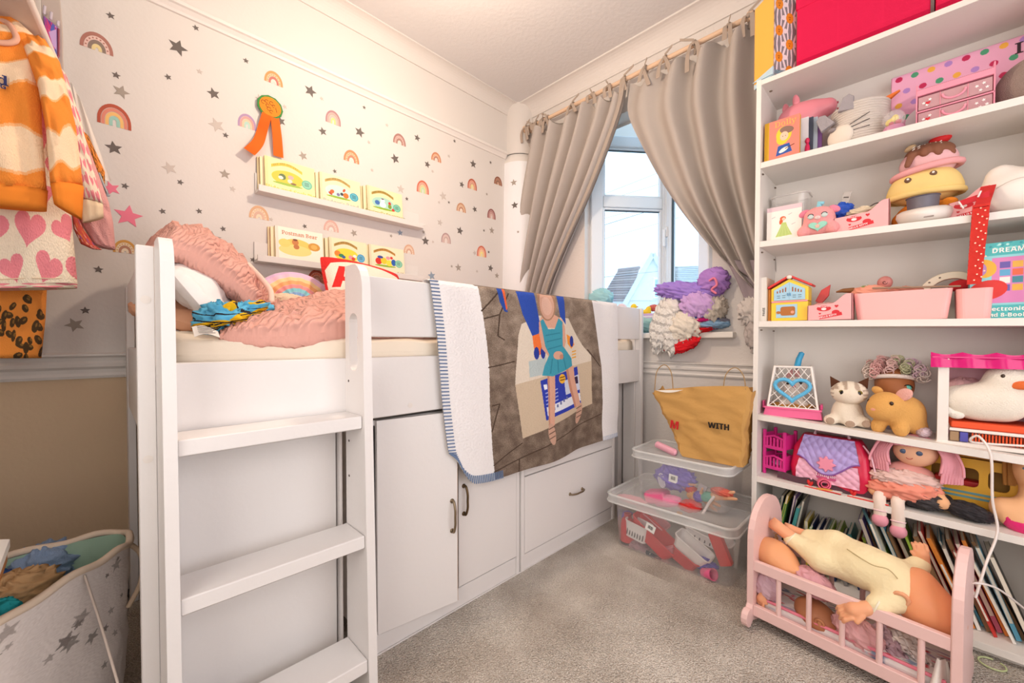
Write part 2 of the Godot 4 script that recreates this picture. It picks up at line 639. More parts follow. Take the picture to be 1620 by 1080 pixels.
func _ready():
	rng.seed = 4

	var cam := Camera3D.new()
	cam.name = "camera"
	add_child(cam)
	cam.position = V(0, .98, 0)
	cam.basis = Basis(Vector3.UP, deg_to_rad(44.8) - PI / 2) * Basis(Vector3.RIGHT, deg_to_rad(-1.0))
	cam.projection = Camera3D.PROJECTION_FRUSTUM
	cam.near = .05
	cam.far = 200.0
	cam.size = .05 * 1080.0 / 644.0
	cam.frustum_offset = Vector2(0, .05 * 12.0 / 644.0)
	cam.current = true
	var we := WorldEnvironment.new()
	we.name = "world_environment"
	var env := Environment.new()
	env.background_mode = Environment.BG_COLOR
	env.background_color = Color(.78, .9, 1.0)
	env.background_energy_multiplier = 2.1
	env.tonemap_mode = Environment.TONE_MAPPER_LINEAR
	env.tonemap_exposure = 1.1
	env.sdfgi_enabled = true; env.ssao_enabled = true; env.ssil_enabled = true
	we.environment = env
	add_child(we)
	pendant(V(.95, 2.35, -1.25), Color(1.0, .9, .8), .85, .045)
	add_fill_panel("window_3", V(-.745, 1.45, -.1), Vector3.RIGHT, Vector2(1.3, 1.5), Color(1.0, .97, .94), 1.1)  # added glowing panel behind the camera, fill towards the bookcase
	add_fill_panel("window_4", V(.75, 1.25, .895), Vector3.FORWARD, Vector2(1.8, 1.8), Color(.98, .98, 1.0), 1.1)  # second added panel, out of view, brightens bed front and floor

	setting()
	window_bay()
	outside()
	bed()
	bedding()
	cupboards()
	blanket()
	wall_things()
	stickers()
	clothes_rail()
	basket()
	curtains()
	sill_things()
	boxes()
	bookcase()
	shelf_top()
	shelf_two()
	shelf_three()
	shelf_four()
	shelf_five()
	shelf_six()
	book_row()
	cradle()

func pendant(p: Vector3, c: Color, e: float, r: float):
	var o := thing("ceiling_lamp", "glowing bulb on a white cord hanging over the edge of the bed", "lamp", p)
	obj("cord", G.new().tube(V3([V(0, r + .03, 0), V(0, CEIL - p.y - .03, 0)]), .004), plastic("#eeeeee"), o)
	obj("ceiling_rose", G.new().lathe(V2([.001, -.03, .03, -.03, .05, -.012, .055, 0, .001, 0]), 20, at(V(0, CEIL - p.y, 0))), plastic("#f4f2ee"), o)
	obj("bulb_holder", G.new().lathe(V2([.015, 0, .02, .01, .018, .05, .006, .055]), 16, at(V(0, r - .008, 0))), plastic("#f4f2ee"), o)
	obj("bulb", G.new().ell(Vector3.ZERO, V(r, r, r), Basis(), 20, 12), glow(c, 3.0), o)
	var l := OmniLight3D.new()
	l.name = "bulb_glow"
	l.light_color = c; l.light_energy = e; l.omni_range = 12.0; l.omni_attenuation = 2.0; l.light_size = r; l.shadow_enabled = true
	o.add_child(l)

func glow(c: Color, e: float) -> StandardMaterial3D:
	var m := StandardMaterial3D.new()
	m.albedo_color = Color(1, 1, 1)
	m.emission_enabled = true; m.emission = c; m.emission_energy_multiplier = e
	return m


func add_fill_panel(called: String, p: Vector3, n: Vector3, s: Vector2, c: Color, e: float):  # unseen glowing panel plus area light, added only as fill
	var b := Basis(Vector3.UP.cross(n), Vector3.UP, n)
	var o := struct(called, G.new().box(Vector3.ZERO, V(s.x, s.y, .008), .001), glow(c, .8))
	o.transform = Transform3D(b, p)
	var f := G.new()
	for k in [-1, 1]:
		f.box(V(k * s.x / 2, 0, .005), V(.06, s.y + .06, .03), .004)
		f.box(V(0, k * s.y / 2, .005), V(s.x, .06, .03), .004)
	obj("window_frame", f, mat("#f4f2ee", .4), o)  # surround of the added fill panel, not a known window
	var l := AreaLight3D.new()
	l.name = "fill_glow"  # added fill light just in front of the panel
	l.light_color = c; l.light_energy = e; l.area_size = s; l.area_range = 12.0; l.area_attenuation = 2.0; l.shadow_enabled = true
	o.add_child(l)
	l.position = V(0, 0, .03)
	l.rotation.y = PI

func setting():
	var paper := mat("#dcd8d4", .85, "paint", 3.0, {"ns": .35})
	var cream := mat("#dfdad6", .8, "paint", 3.0)
	var gloss := mat("#e6e2de", .35, "paint", 2.0, {"ns": .4})
	struct("wall_left", G.new().bb(V(-.87, -.1, ZS - .12), V(XW + .12, CEIL + .1, ZS), .0005), paper)
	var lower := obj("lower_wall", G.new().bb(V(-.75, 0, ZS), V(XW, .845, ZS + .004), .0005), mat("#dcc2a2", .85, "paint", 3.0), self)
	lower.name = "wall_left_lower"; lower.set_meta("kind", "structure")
	var g := G.new()
	g.bb(V(XW, -.1, ZS), V(XW + .12, CEIL + .1, -1.615), .0005)
	g.bb(V(XW, -.1, -.79), V(XW + .12, CEIL + .1, .9), .0005)
	g.bb(V(XW, -.1, -1.615), V(XW + .12, 1.0, -.79), .0005)
	g.bb(V(XW, 2.42, -1.615), V(XW + .12, CEIL + .1, -.79), .0005)
	struct("wall_front", g, cream)
	struct("wall_back", G.new().bb(V(-.87, -.1, ZS), V(-.75, CEIL + .1, .9), .0005), mat("#8d8278", .9))
	struct("wall_right", G.new().bb(V(-.87, -.1, .9), V(XW + .12, CEIL + .1, 1.02), .0005), mat("#8d8278", .9))
	struct("ceiling", G.new().bb(V(-.87, CEIL, ZS - .12), V(XW + .12, CEIL + .1, 1.02), .0005), mat("#dad8d8", .9, "paint", 2.0))

	var W := 1024
	var im := Image.create(W, W, false, Image.FORMAT_RGB8)
	var n1 := nz(.006, 3, 21)
	var n2 := nz(.45, 2, 22)
	var a := Color("#9a8e82")
	var b := Color("#e2dbd1")
	for y in W:
		for x in W:
			var q := .6 + .45 * n1.get_noise_2d(x, y) + .6 * n2.get_noise_2d(x, y)
			im.set_pixel(x, y, a.lerp(b, clampf(q, 0, 1)))
	im.generate_mipmaps()
	var cm := pmat(ImageTexture.create_from_image(im), 1.0)
	cm.normal_enabled = true; cm.normal_texture = ntex("pile"); cm.normal_scale = 1.0
	cm.metallic_specular = .1
	cm.uv1_scale = V(1.3, 1.3, 1)
	g = G.new()
	g.face(V(-.75, 0, .9), V(XW, 0, .9), V(XW, 0, ZS), V(-.75, 0, ZS))
	g.bb(V(-.87, -.12, ZS - .12), V(XW + .12, -.002, 1.02), .0005)
	struct("floor", g, cm)

	var dado := V2([0, 0, .012, 0, .016, .01, .012, .02, .014, .034, .024, .044, .026, .056, .016, .066, .02, .078, .034, .086, .034, .092, 0, .098])
	var sec := func(pl: PackedVector2Array, p: Vector3, out: Vector3, along: Vector3, len: float, sc: float) -> G:
		return G.new().prism(Transform2D(0, Vector2(sc, sc), 0, Vector2.ZERO) * pl, 0, len, Transform3D(Basis(out, Vector3.UP, along), p))
	struct("trim_1", sec.call(dado, V(-.75, .842, ZS), V(0, 0, 1), V(-1, 0, 0), -(XW + .75), 1.0), gloss)
	struct("trim_2", sec.call(dado, V(XW, .79, ZS), V(-1, 0, 0), V(0, 0, 1), 3.1, .8), gloss)
	var prail := V2([0, 0, .008, .002, .012, .012, .022, .026, .03, .03, .03, .044, .02, .052, 0, .054])
	struct("trim_3", sec.call(prail, V(-.75, 2.362, ZS), V(0, 0, 1), V(-1, 0, 0), -2.92, 1.0), gloss)
	var cove := PackedVector2Array([Vector2(0, 0), Vector2(0, -.1)])
	for k in 9:
		var an := PI / 2 * k / 8
		cove.append(Vector2(.1 - .09 * cos(an), -.1 + .09 * sin(an)))
	cove.append(Vector2(.1, 0))
	struct("trim_4", sec.call(cove, V(XW, CEIL, ZS), V(-1, 0, 0), V(0, 0, 1), 3.1, 1.0), cream)
	struct("trim_5", sec.call(cove, V(-.75, CEIL, ZS), V(0, 0, 1), V(-1, 0, 0), -(XW + .75), .8), paper)
	struct("baseboard_left", G.new().bb(V(-.75, 0, ZS), V(XW, .11, ZS + .016), .004), gloss)
	struct("baseboard_front", G.new().bb(V(XW - .016, 0, ZS), V(XW, .11, .9), .004), gloss)

	var pipe := func(r: float, y0: float, y1: float, r2: float) -> G:
		return G.new().grid(14, 10, func(u, v):
			var an = PI / 2 + PI / 2 * u
			var rr := lerpf(r2, r, v)
			return V(XW - sin(an - PI / 2) * rr, lerpf(y1, y0, v), ZS + cos(an - PI / 2) * rr))
	var col := struct("pillar_corner", pipe.call(.215, .0, 2.33, .165), mat("#eef0f4", .8, "paint", 3.0))
	struct("pillar_collar", pipe.call(.165, 2.33, 2.4, .13), gloss, col)
	struct("pillar_top", pipe.call(.14, 2.4, CEIL, .14), paper, col)

func window_bay():
	var upvc := mat("#e9f0f6", .3, "", 1.0)
	var L := V(2.42, 0, -1.60)
	var Cn := V(2.839, 0, -1.262)
	var R := V(2.36, 0, -.80)
	var y0 := 1.03
	var y1 := 2.40

	var plan := PackedVector2Array([Vector2(XW + .11, 1.62), Vector2(L.x + .03, 1.63), Vector2(Cn.x + .06, -Cn.z + .02), Vector2(R.x + .05, .76), Vector2(XW + .11, .78)])
	var up := Basis(Vector3.RIGHT, -PI / 2)
	struct("trim_6", G.new().prism(plan, .97, 1.03, at(Vector3.ZERO, up)), mat("#f3efe9", .4))
	struct("wall_bay", G.new().prism(plan, -3.0, .97, at(Vector3.ZERO, up)), mat("#e8e4dc", .9))
	struct("ceiling_bay", G.new().prism(plan, y1, y1 + .2, at(Vector3.ZERO, up)), mat("#f3efe9", .8))
	var sill := struct("windowsill", G.new().bb(V(XW - .05, 1.0, -1.66), V(XW + .02, 1.034, -.666), .006), mat("#f3efe9", .35))
	var wins := [[L, Cn, "window_1"], [Cn, R, "window_2"]]
	for k in 2:
		var a: Vector3 = wins[k][0]
		var b: Vector3 = wins[k][1]
		var ln := a.distance_to(b)
		var x := (b - a) / ln
		var bs := Basis(x, Vector3.UP, x.cross(Vector3.UP))
		var root := Node3D.new()
		root.name = wins[k][2]
		add_child(root)
		root.transform = Transform3D(bs, a)
		root.set_meta("kind", "structure")
		var fr := .055
		var g := G.new()
		g.bb(V(-.03, y0, -.035), V(fr, y1, .035), .006)
		g.bb(V(ln - fr, y0, -.035), V(ln + .03, y1, .035), .006)
		g.bb(V(fr, y0, -.035), V(ln - fr, y0 + .06, .035), .006)
		g.bb(V(fr, y1 - .075, -.035), V(ln - fr, y1, .035), .006)
		if k == 0: g.bb(V(fr, 1.91, -.035), V(ln - fr, 1.985, .035), .006)
		obj("window_frame", g, upvc, root)
		var glass := mat("#eef6fa", .02, "", 1.0, {"alpha": .04, "spec": .5})
		var rects := [[fr, y0 + .06, ln - fr, 1.91], [fr, 1.985, ln - fr, y1 - .075]] if k == 0 else [[fr, y0 + .06, ln - fr, y1 - .075]]
		for q in rects:
			var ins := .05 if k == 1 else .014
			var bd := G.new()
			for e in [[q[0], q[1], q[0] + ins, q[3]], [q[2] - ins, q[1], q[2], q[3]], [q[0] + ins, q[1], q[2] - ins, q[1] + ins], [q[0] + ins, q[3] - ins, q[2] - ins, q[3]]]:
				bd.bb(V(e[0], e[1], -.01), V(e[2], e[3], .03 if k == 1 else .024), .005)
			var sash := obj("sash" if k == 1 else "glazing_bead", bd, upvc, root)
			var gs := G.new()
			for e in [[q[0] + ins, q[1] + ins, q[0] + ins + .005, q[3] - ins], [q[0] + ins, q[3] - ins - .005, q[2] - ins, q[3] - ins]]:
				gs.bb(V(e[0], e[1], -.004), V(e[2], e[3], .012), .001)
			obj("gasket", gs, mat("#4b5a63", .7), sash)
			obj("pane", G.new().bb(V(q[0] + ins, q[1] + ins, -.003), V(q[2] - ins, q[3] - ins, .003), .0005), glass, root)
		if k == 1:
			var hd := G.new()
			hd.box(V(.078, 1.74, .036), V(.024, .07, .012), .004)
			hd.box(V(.078, 1.70, .052), V(.016, .12, .014), .005)
			obj("handle", hd, plastic("#f2f4f6", .25), root)

func outside():

	var o := thing("gabled_house", "white rendered house with a mauve tiled roof across the street", "house", V(12.6, -2.5, -5.6))
	var E := func(q: Vector3) -> Vector3: return V(0, .98, 0) + (q - V(0, .98, 0)) * 1.4
	var ap: Vector3 = E.call(V(9.504, 3.13, -4.621))
	var gl: Vector3 = E.call(V(9.09, 2.0, -5.04))
	var gr: Vector3 = E.call(V(9.93, 2.0, -4.19))
	var rl: Vector3 = E.call(V(8.93, 2.74, -5.2))
	var rr: Vector3 = E.call(V(9.30, 2.80, -4.83))
	var el: Vector3 = E.call(V(8.60, 1.98, -5.52))
	var fwd := V(.7096, 0, -.7046)
	var wall := mat("#eef2f2", .9, "paint", 1.0)
	var g := G.new()
	var wide := (gr - gl)
	var xb := V(wide.x, 0, wide.z).normalized()
	var T := Transform3D(Basis(xb, Vector3.UP, xb.cross(Vector3.UP)), gl)
	var half := Vector2(wide.x, wide.z).length()
	var aph := ap.y - gl.y
	obj("gable_wall", g.prism(V2([0, 0, half, 0, half * .5, aph * .96]), -4.0, .0, T), wall, o, true)
	obj("house_wall", G.new().prism(V2([-.75, -4.6, half + 1.4, -4.6, half + 1.4, 0, -.75, 0]), -4.0, -.05, T), wall, o, true)
	var barge := G.new()
	var q0 := V(-.12, -.15, .08)
	var q1 := V(half * .5, aph, .08)
	for s in [0, 1]:
		var a := q0 if s == 0 else V(half + .12, -.15, .08)
		var d := (q1 - a)
		barge.box((a + q1) / 2, V(d.length(), .16, .1), .01, Basis(d.normalized(), V(0, 0, 1).cross(d.normalized()), V(0, 0, 1)))
	var bo := obj("bargeboard", barge, mat("#e4eeee", .6), o, true)
	bo.transform = o.transform.affine_inverse() * T
	var ww := G.new().bb(V(half * .52, .05, -.02), V(half * .80, .78, .05), .01)
	var wi := obj("window", ww, mat("#ffffff", .5), o, true)
	wi.transform = bo.transform
	var pa := obj("pane", G.new().bb(V(half * .555, .12, .05), V(half * .765, .70, .06), .002), mat("#a9cfd2", .15), wi)

	var rows := 13
	var roof := G.new()
	roof.face(el, E.call(V(9.13, 1.98, -5.0)), rr, rl)
	var rf := obj("roof", roof, mat("#8d7f8c", .9), o, true)
	var cols := [mat("#a99fa2", .9), mat("#9b9094", .9), mat("#b5abac", .9)]
	for k in rows:
		var t0 := float(k) / rows
		var t1 := float(k + 1.0) / rows
		var bl: Vector3 = E.call(V(9.13, 1.98, -5.0))
		var a := el.lerp(rl, t0)
		var b := bl.lerp(rr, t0)
		var a2 := el.lerp(rl, t1)
		var b2 := bl.lerp(rr, t1)
		var n := 12
		var nn := -fwd * .05 + V(0, .03, 0)
		var cg := G.new()
		for j in n:
			var u0 := (j + .04) / n
			var u1 := (j + .96) / n
			cg.face(a.lerp(b, u0) + nn, a.lerp(b, u1) + nn, a2.lerp(b2, u1) + nn * .2, a2.lerp(b2, u0) + nn * .2)
			cg.face(a.lerp(b, u0), a.lerp(b, u1), a.lerp(b, u1) + nn, a.lerp(b, u0) + nn)
		var tl := obj("tile_course", cg, cols[k % 3], rf)
	obj("ridge", G.new().tube(V3([rl, rr]), .05), cols[1], o, true)

	var o2 := thing("tiled_roof_house", "house with a pale blue grey tiled roof seen through the narrow side pane", "house", V(15, -2.5, -5.5))
	var a0: Vector3 = E.call(V(9.9, 2.30, -4.25)); var b0: Vector3 = E.call(V(10.75, 2.30, -3.35))
	var a1: Vector3 = E.call(V(9.9, 2.97, -4.25)) + fwd * 1.2; var b1: Vector3 = E.call(V(10.75, 3.02, -3.35)) + fwd * 1.2
	var rg := G.new()
	rg.face(a0, b0, b1, a1)
	var r2 := obj("roof", rg, mat("#97a9b2", .9), o2, true)
	for k in 12:
		var cg := G.new()
		var nn := -fwd * .06 + V(0, .03, 0)
		for j in 10:
			var u0 := (j + .04) / 10.0
			var u1 := (j + .96) / 10.0
			cg.face(a0.lerp(a1, k / 12.0).lerp(b0.lerp(b1, k / 12.0), u0) + nn, a0.lerp(a1, k / 12.0).lerp(b0.lerp(b1, k / 12.0), u1) + nn, a0.lerp(a1, (k + 1) / 12.0).lerp(b0.lerp(b1, (k + 1) / 12.0), u1) + nn * .2, a0.lerp(a1, (k + 1) / 12.0).lerp(b0.lerp(b1, (k + 1) / 12.0), u0) + nn * .2)
		obj("tile_course", cg, [mat("#b9ccd4", .9), mat("#c9d8de", .9)][k % 2], r2)
	var wx := (b0 - a0)
	obj("house_wall", G.new().prism(V2([0, -4.9, wx.length(), -4.9, wx.length(), .0, 0, .0]), -3.0, .0, Transform3D(Basis(wx.normalized(), Vector3.UP, wx.normalized().cross(Vector3.UP)), a0)), wall, o2, true)

	var W := [["top pane, the higher of two", Vector2(940, 313), Vector2(1045, 272)], ["top pane, the lower of two", Vector2(960, 316), Vector2(1045, 291)], ["lower pane, highest there", Vector2(940, 350), Vector2(1045, 320)], ["lower pane, the darkest one", Vector2(940, 360), Vector2(1050, 326)], ["lower pane, faint and low", Vector2(940, 382), Vector2(1050, 351)], ["lower pane, crossing the tiled roof", Vector2(935, 440), Vector2(1050, 428)]]
	var ends := [[V(13.189, 6.401, -9), V(13.649, 6.87, -6)], [V(13.19, 6.208, -9), V(13.656, 6.446, -6)], [V(13.194, 5.534, -9), V(13.666, 5.809, -6)], [V(13.196, 5.269, -9), V(13.668, 5.66, -6)], [V(13.199, 4.762, -9), V(13.677, 5.127, -6)], [V(6.75, 2.22, -4.6), V(8.222, 2.454, -3.6)]]
	for k in 6:
		tag(obj("overhead_wire", G.new().tube(V3([ends[k][0] + (ends[k][0] - ends[k][1]) * 2.0, ends[k][1] + (ends[k][1] - ends[k][0]) * 2.0]), .011 if k == 3 else .007, 5), mat("#8f939c" if k == 3 else "#b9bcc4", .8)), "thin overhead wire seen through the " + W[k][0], "wire", "overhead wires")
	struct("ground", G.new().bb(V(2.6, -2.8, -60), V(80, -2.55, 60), .001), mat("#9aa096", .95))



func pil(a: Vector3, b: Vector3, c: Vector3, d: Vector3, h: float, nu := 20, nv := 20, crease := .0, sd := 1, back := .6) -> G:
	var nn := (c - a).cross(b - a).normalized()
	var z := nz(2.2, 3, sd)
	var g := G.new()
	for s in [1, -1]:
		g.grid(nu, nv, func(u, v):
			if s < 0: u = 1.0 - u
			var q: Vector3 = a.lerp(b, u).lerp(c.lerp(d, u), v)
			var e := sin(PI * u) * sin(PI * v)
			var pinch := 1.0 - .06 * (1.0 - sqrt(maxf(sin(PI * u), .0))) - .06 * (1.0 - sqrt(maxf(sin(PI * v), .0)))
			var mid: Vector3 = (a + b + c + d) / 4
			q = mid + (q - mid) * pinch
			return q + nn * s * (h if s > 0 else h * back) * pow(maxf(e, .0), .42) * (1.0 + crease * z.get_noise_3d(q.x * 4, q.y * 4, q.z * 4)))
	return g


func rumple(ce: Vector3, r: Vector3, sd: int, amt := .28, b := Basis(), nu := 40, nv := 26, fr := 3.0) -> G:
	var z := nz(1.0, 1, sd)
	var zz := nz(1.0, 1, sd + 50)
	return G.new().grid(nu, nv, func(u, v):
		var an = -TAU * (u + .5)
		var ph: float = PI * v
		var o := V(-sin(ph) * sin(an), cos(ph), sin(ph) * cos(an))
		var w := z.get_noise_3dv(o * fr)
		var q := absf(zz.get_noise_3dv(o * fr * .6 + V(w, -w, w) * .8))
		var q2 := absf(zz.get_noise_3dv(o * fr * 1.15 + V(7, 3, w)))
		return ce + b * (o * r * (1.0 + amt * (1.5 * minf(q, .45) + .6 * minf(q2, .4) - .45) + amt * .4 * w)))

func bed():
	var white := mat("#ebe7e5", .35, "paint", 2.0, {"ns": .3})
	var b := thing("mid_sleeper_bed", "white mid sleeper bed with a fixed ladder against the starry papered wall", "bed", V(.07, 0, -1.2))
	var hx := .07

	obj("post", G.new().bb(V(.051, 0, -1.185), V(.082, 1.185, -1.16), .003).bb(V(.058, 0, -1.235), V(.082, 1.185, -1.185), .003), white, b, true)
	obj("post", G.new().bb(V(.064, 0, -2.17), V(.088, 1.185, -2.08), .003), white, b, true)
	obj("headboard_rail", G.new().bb(V(.067, 1.09, -2.08), V(.086, 1.185, -1.235), .004), white, b, true)
	obj("headboard_panel", G.new().bb(V(.067, .74, -2.08), V(.086, .96, -1.235), .003), white, b, true)
	obj("post", G.new().bb(V(2.238, 0, -1.185), V(2.262, 1.178, -1.148), .003).bb(V(2.225, 0, -1.26), V(2.25, 1.178, -1.185), .003), white, b, true)
	obj("post", G.new().bb(V(2.228, 0, -2.17), V(2.252, 1.178, -2.08), .003), white, b, true)
	obj("footboard_panel", G.new().bb(V(2.23, .74, -2.08), V(2.25, .96, -1.26), .003).bb(V(2.23, 1.07, -2.08), V(2.25, 1.178, -1.26), .003), white, b, true)
	obj("leg_panel", G.new().bb(V(2.19, .0, -1.52), V(2.236, .745, -1.27), .003), white, b, true)

	obj("guard_rail", G.new().bb(V(.515, .995, -1.178), V(2.238, 1.178, -1.16), .004), white, b, true)
	obj("side_rail", G.new().bb(V(.082, .748, -1.178), V(2.238, .934, -1.16), .004), white, b, true)
	obj("side_rail", G.new().bb(V(.088, .748, -2.16), V(2.228, .934, -2.14), .004), white, b, true)
	obj("guard_rail", G.new().bb(V(.088, .995, -2.16), V(2.228, 1.10, -2.14), .004), white, b, true)
	var sl := G.new()
	for k in 14: sl.bb(V(.16 + k * .15, .86, -2.14), V(.24 + k * .15, .876, -1.178), .002)
	obj("slats", sl, mat("#d9b88c", .7, "paint", 2.0), b, true)

	var side := func(slot: bool) -> PackedVector2Array:
		var q := PackedVector2Array([Vector2(-1.16, 0), Vector2(-1.022, 0), Vector2(-1.052, 1.10)])
		for k in 7:
			var an := PI / 2 * k / 6
			q.append(Vector2(-1.105 + .053 * cos(an), 1.12 + .075 * sin(an)))
		q.append(Vector2(-1.16, 1.195))
		return q
	var bs := Basis(V(0, 0, 1), Vector3.UP, V(-1, 0, 0))
	obj("ladder_stile", G.new().prism(side.call(false), -.104, -.081, Transform3D(bs, Vector3.ZERO), .002), white, b, true)

	var cs := CSGCombiner3D.new()
	cs.name = "ladder_stile"
	var pl := CSGPolygon3D.new()
	pl.name = "stile_board"
	pl.polygon = side.call(true); pl.depth = .024; pl.material = white
	cs.add_child(pl)
	var ct := CSGPolygon3D.new()
	ct.name = "grab_slot"
	var sp := PackedVector2Array()
	for k in 9: sp.append(Vector2(-1.108 + .027 * cos(PI * k / 8), 1.035 + .025 * sin(PI * k / 8)))
	for k in 9: sp.append(Vector2(-1.108 + .027 * cos(PI + PI * k / 8), .925 + .025 * sin(PI + PI * k / 8)))
	ct.polygon = sp; ct.depth = .06; ct.operation = CSGShape3D.OPERATION_SUBTRACTION; ct.material = white
	ct.position = V(0, 0, .02)
	cs.add_child(ct)
	b.add_child(cs, true)
	cs.transform = b.transform.affine_inverse() * Transform3D(bs, V(.491, 0, 0))
	var tops := [.782, .462, .132]
	for k in 3:
		obj("step", G.new().bb(V(.104, tops[k] - .036, -1.155), V(.491, tops[k], -1.053 + k * .012), .004), white, b, true)
	for q in [.87, .75, .70, .60]:
		obj("bolt_hole", G.new().lathe(V2([.0001, 0, .0035, 0, .0035, .0008, .0001, .0008]), 10, Transform3D(rz(PI / 2), V(.4912, q, -1.14))), mat("#4a3c34", .7), b, true)
	for q in [Vector2(.066, 1.07), Vector2(.066, .73)]:
		obj("screw_cap", G.new().lathe(V2([.0001, 0, .008, 0, .0085, -.0015, .0001, -.002]), 18, Transform3D(rx(-PI / 2), V(q.x, q.y, -1.1602))), plastic("#e9e2dc"), b, true)
	obj("screw_cap", G.new().lathe(V2([.0001, 0, .008, 0, .0085, -.0015, .0001, -.002]), 18, Transform3D(rx(-PI / 2), V(.70, .775, -1.1602))), plastic("#e9e2dc"), b, true)

func quilt_tex() -> StandardMaterial3D:

	var W := 512
	var im := Image.create(W, W, false, Image.FORMAT_RGB8)
	var n1 := nz(.03, 2, 31)
	for y in W:
		for x in W:
			var u := fposmod(x / 170.6, 1.0) - .5
			var v := y / 17.0
			var rib := absf(sin(PI * (v + absf(u) * 5.0 + .5 * n1.get_noise_2d(x, y))))
			var stem := smoothstep(.0, .05, absf(u)) * smoothstep(.0, .05, .5 - absf(u))
			var q := pow(rib, .6) * .8 * stem + .1 + .08 * n1.get_noise_2d(x * 3, y * 3)
			im.set_pixel(x, y, Color(q, q, q))
	im.bump_map_to_normal_map(4.0)
	im.generate_mipmaps()
	var m := StandardMaterial3D.new()
	m.albedo_color = Color("#e3ab9d")
	m.roughness = .85
	m.metallic_specular = .25
	m.rim_enabled = true; m.rim = .3
	m.normal_enabled = true
	m.normal_texture = ImageTexture.create_from_image(im)
	m.normal_scale = 1.6
	m.uv1_scale = V(1.0, 1.0, 1)
	return m

func bedding():
	var zq := nz(2.5, 3, 41)
	obj("mattress", G.new().bb(V(.1, .878, -2.13), V(2.22, .96, -1.19), .03), cloth("#e9dfd2"))
	tag(get_node("mattress"), "white mattress lying in the mid sleeper bed", "mattress")

	var sh := G.new().loft([[V(.1, .95, -1.185), V(.1, .95, -2.12), .055], [V(1.2, .95, -1.182), V(1.2, .95, -2.12), .05], [V(2.2, .95, -1.185), V(2.2, .95, -2.12), .05]], 40, Vector3.UP, func(u, v): return .012 * zq.get_noise_2d(u * 3, v * 8), 16, .35)
	tag(obj("fitted_sheet", sh, cloth("#f6ead8")), "cream fitted sheet stretched over the mattress edge behind the ladder", "bed sheet")
	var wm := mat("#f3f0f0", .8, "soft", 2.5, {"spec": .15, "ns": .7})
	tag(obj("pillow", pil(V(.116, 1.163, -1.33), V(.17, 1.322, -1.98), V(.216, 1.004, -1.25), V(.38, 1.109, -1.95), .06, 26, 26, .5, 3, .8), wm), "white pillow tucked under the folded pink quilt", "pillow")
	var tan := mat("#e0a987", .85, "soft", 3.0, {"ns": .6})
	tag(obj("pillow", pil(V(.051, 1.084, -1.62), V(.055, 1.122, -2.02), V(.209, 1, -1.24), V(.397, 1.07, -1.9), .05, 22, 22, .4, 9, .9), tan), "peach satin pillow at the bottom poking past the bed end", "pillow")
	tag(obj("care_label", G.new().sheet(6, 4, func(u, v): return (V(.148, 1.015, -1.2) as Vector3).lerp(V(.198, 1.01, -1.2), u).lerp((V(.149, .991, -1.17) as Vector3).lerp(V(.197, .995, -1.17), u), v) + V(0, .006 * sin(u * 4), 0), .0006), mat("#ece8e2", .6)), "white printed fabric label sticking out from under the quilt", "label")
	var lt := get_node("care_label") as MeshInstance3D
	var lg := G.new()
	for k in 5:
		var a: Vector3 = (V(.15, 1.014, -1.2) as Vector3).lerp(V(.15, .993, -1.17), (k + .5) / 5.0)
		var b2: Vector3 = (V(.196, 1.01, -1.2) as Vector3).lerp(V(.195, .995, -1.17), (k + .5) / 5.0)
		lg.tube(V3([a.lerp(b2, .15) + V(0, .006, .003), a.lerp(b2, .85 - .1 * (k % 2)) + V(0, .005, .003)]), .0008, 4)
	obj("print", lg, mat("#77726e", .8), lt)

	var qm := quilt_tex()
	var q := thing("quilt", "pale pink leaf stitched quilt folded in a thick roll on the bed", "quilt", V(.4, 1.0, -1.6))
	var d := V(.42, .9, .1)
	var rows := [[V(.094, 1.226, -1.42), V(.119, 1.342, -2), .03], [V(.122, 1.237, -1.42), V(.159, 1.386, -2.05), .06], [V(.173, 1.228, -1.42), V(.254, 1.389, -2.08), .07], [V(.229, 1.19, -1.42), V(.347, 1.332, -2.08), .07], [V(.287, 1.149, -1.42), V(.437, 1.251, -2.08), .068], [V(.322, 1.1, -1.42), V(.513, 1.156, -2.05), .05], [V(.328, 1.062, -1.42), V(.529, 1.12, -2), .015]]
	obj("folded_roll", G.new().loft(rows, 48, d.normalized(), func(u, v): return .03 * zq.get_noise_2d(u * 3 + 7, v * 3), 9, .75), qm, q, true)
	var r2 := [[V(.198, .992, -1.19), V(.325, 1.041, -1.6), .012], [V(.23, .994, -1.185), V(.425, 1.084, -1.7), .04], [V(.279, .992, -1.175), V(.564, 1.111, -1.8), .055], [V(.366, .996, -1.17), V(.71, 1.15, -1.85), .065], [V(.492, 1.015, -1.19), V(.91, 1.198, -1.9), .06], [V(.9, 1.02, -1.21), V(.9, 1.03, -1.95), .045], [V(1.4, 1.01, -1.2), V(1.4, 1.02, -2.05), .03], [V(2.0, 1.01, -1.2), V(2.0, 1.02, -2.08), .03], [V(2.15, 1.0, -1.22), V(2.15, 1.0, -2.05), .01]]
	obj("front_fold", G.new().loft(r2, 48, Vector3.UP, func(u, v): return .025 * zq.get_noise_2d(u * 4, v * 9), 9, .6), qm, q, true)
	obj("hem", G.new().tube(smooth3([V(.338, 1.233, -1.55), V(.385, 1.157, -1.5), V(.38, 1.106, -1.45)], 8), .009, 8), mat("#efd0c0", .9), q, true)

	var pc := Pic.new(256, 256, Color("#62c0ea"))
	for k in 9: pc.oval(rng.randf(), rng.randf(), .05 + rng.randf() * .09, .05 + rng.randf() * .05, Color("#f6c21c"), rng.randf() * 3)
	for k in 6: pc.line([Vector2(rng.randf(), rng.randf()), Vector2(rng.randf(), rng.randf()), Vector2(rng.randf(), rng.randf())], .018, Color("#2a2a33"))
	var bc := pmat(pc.tex(), .9)
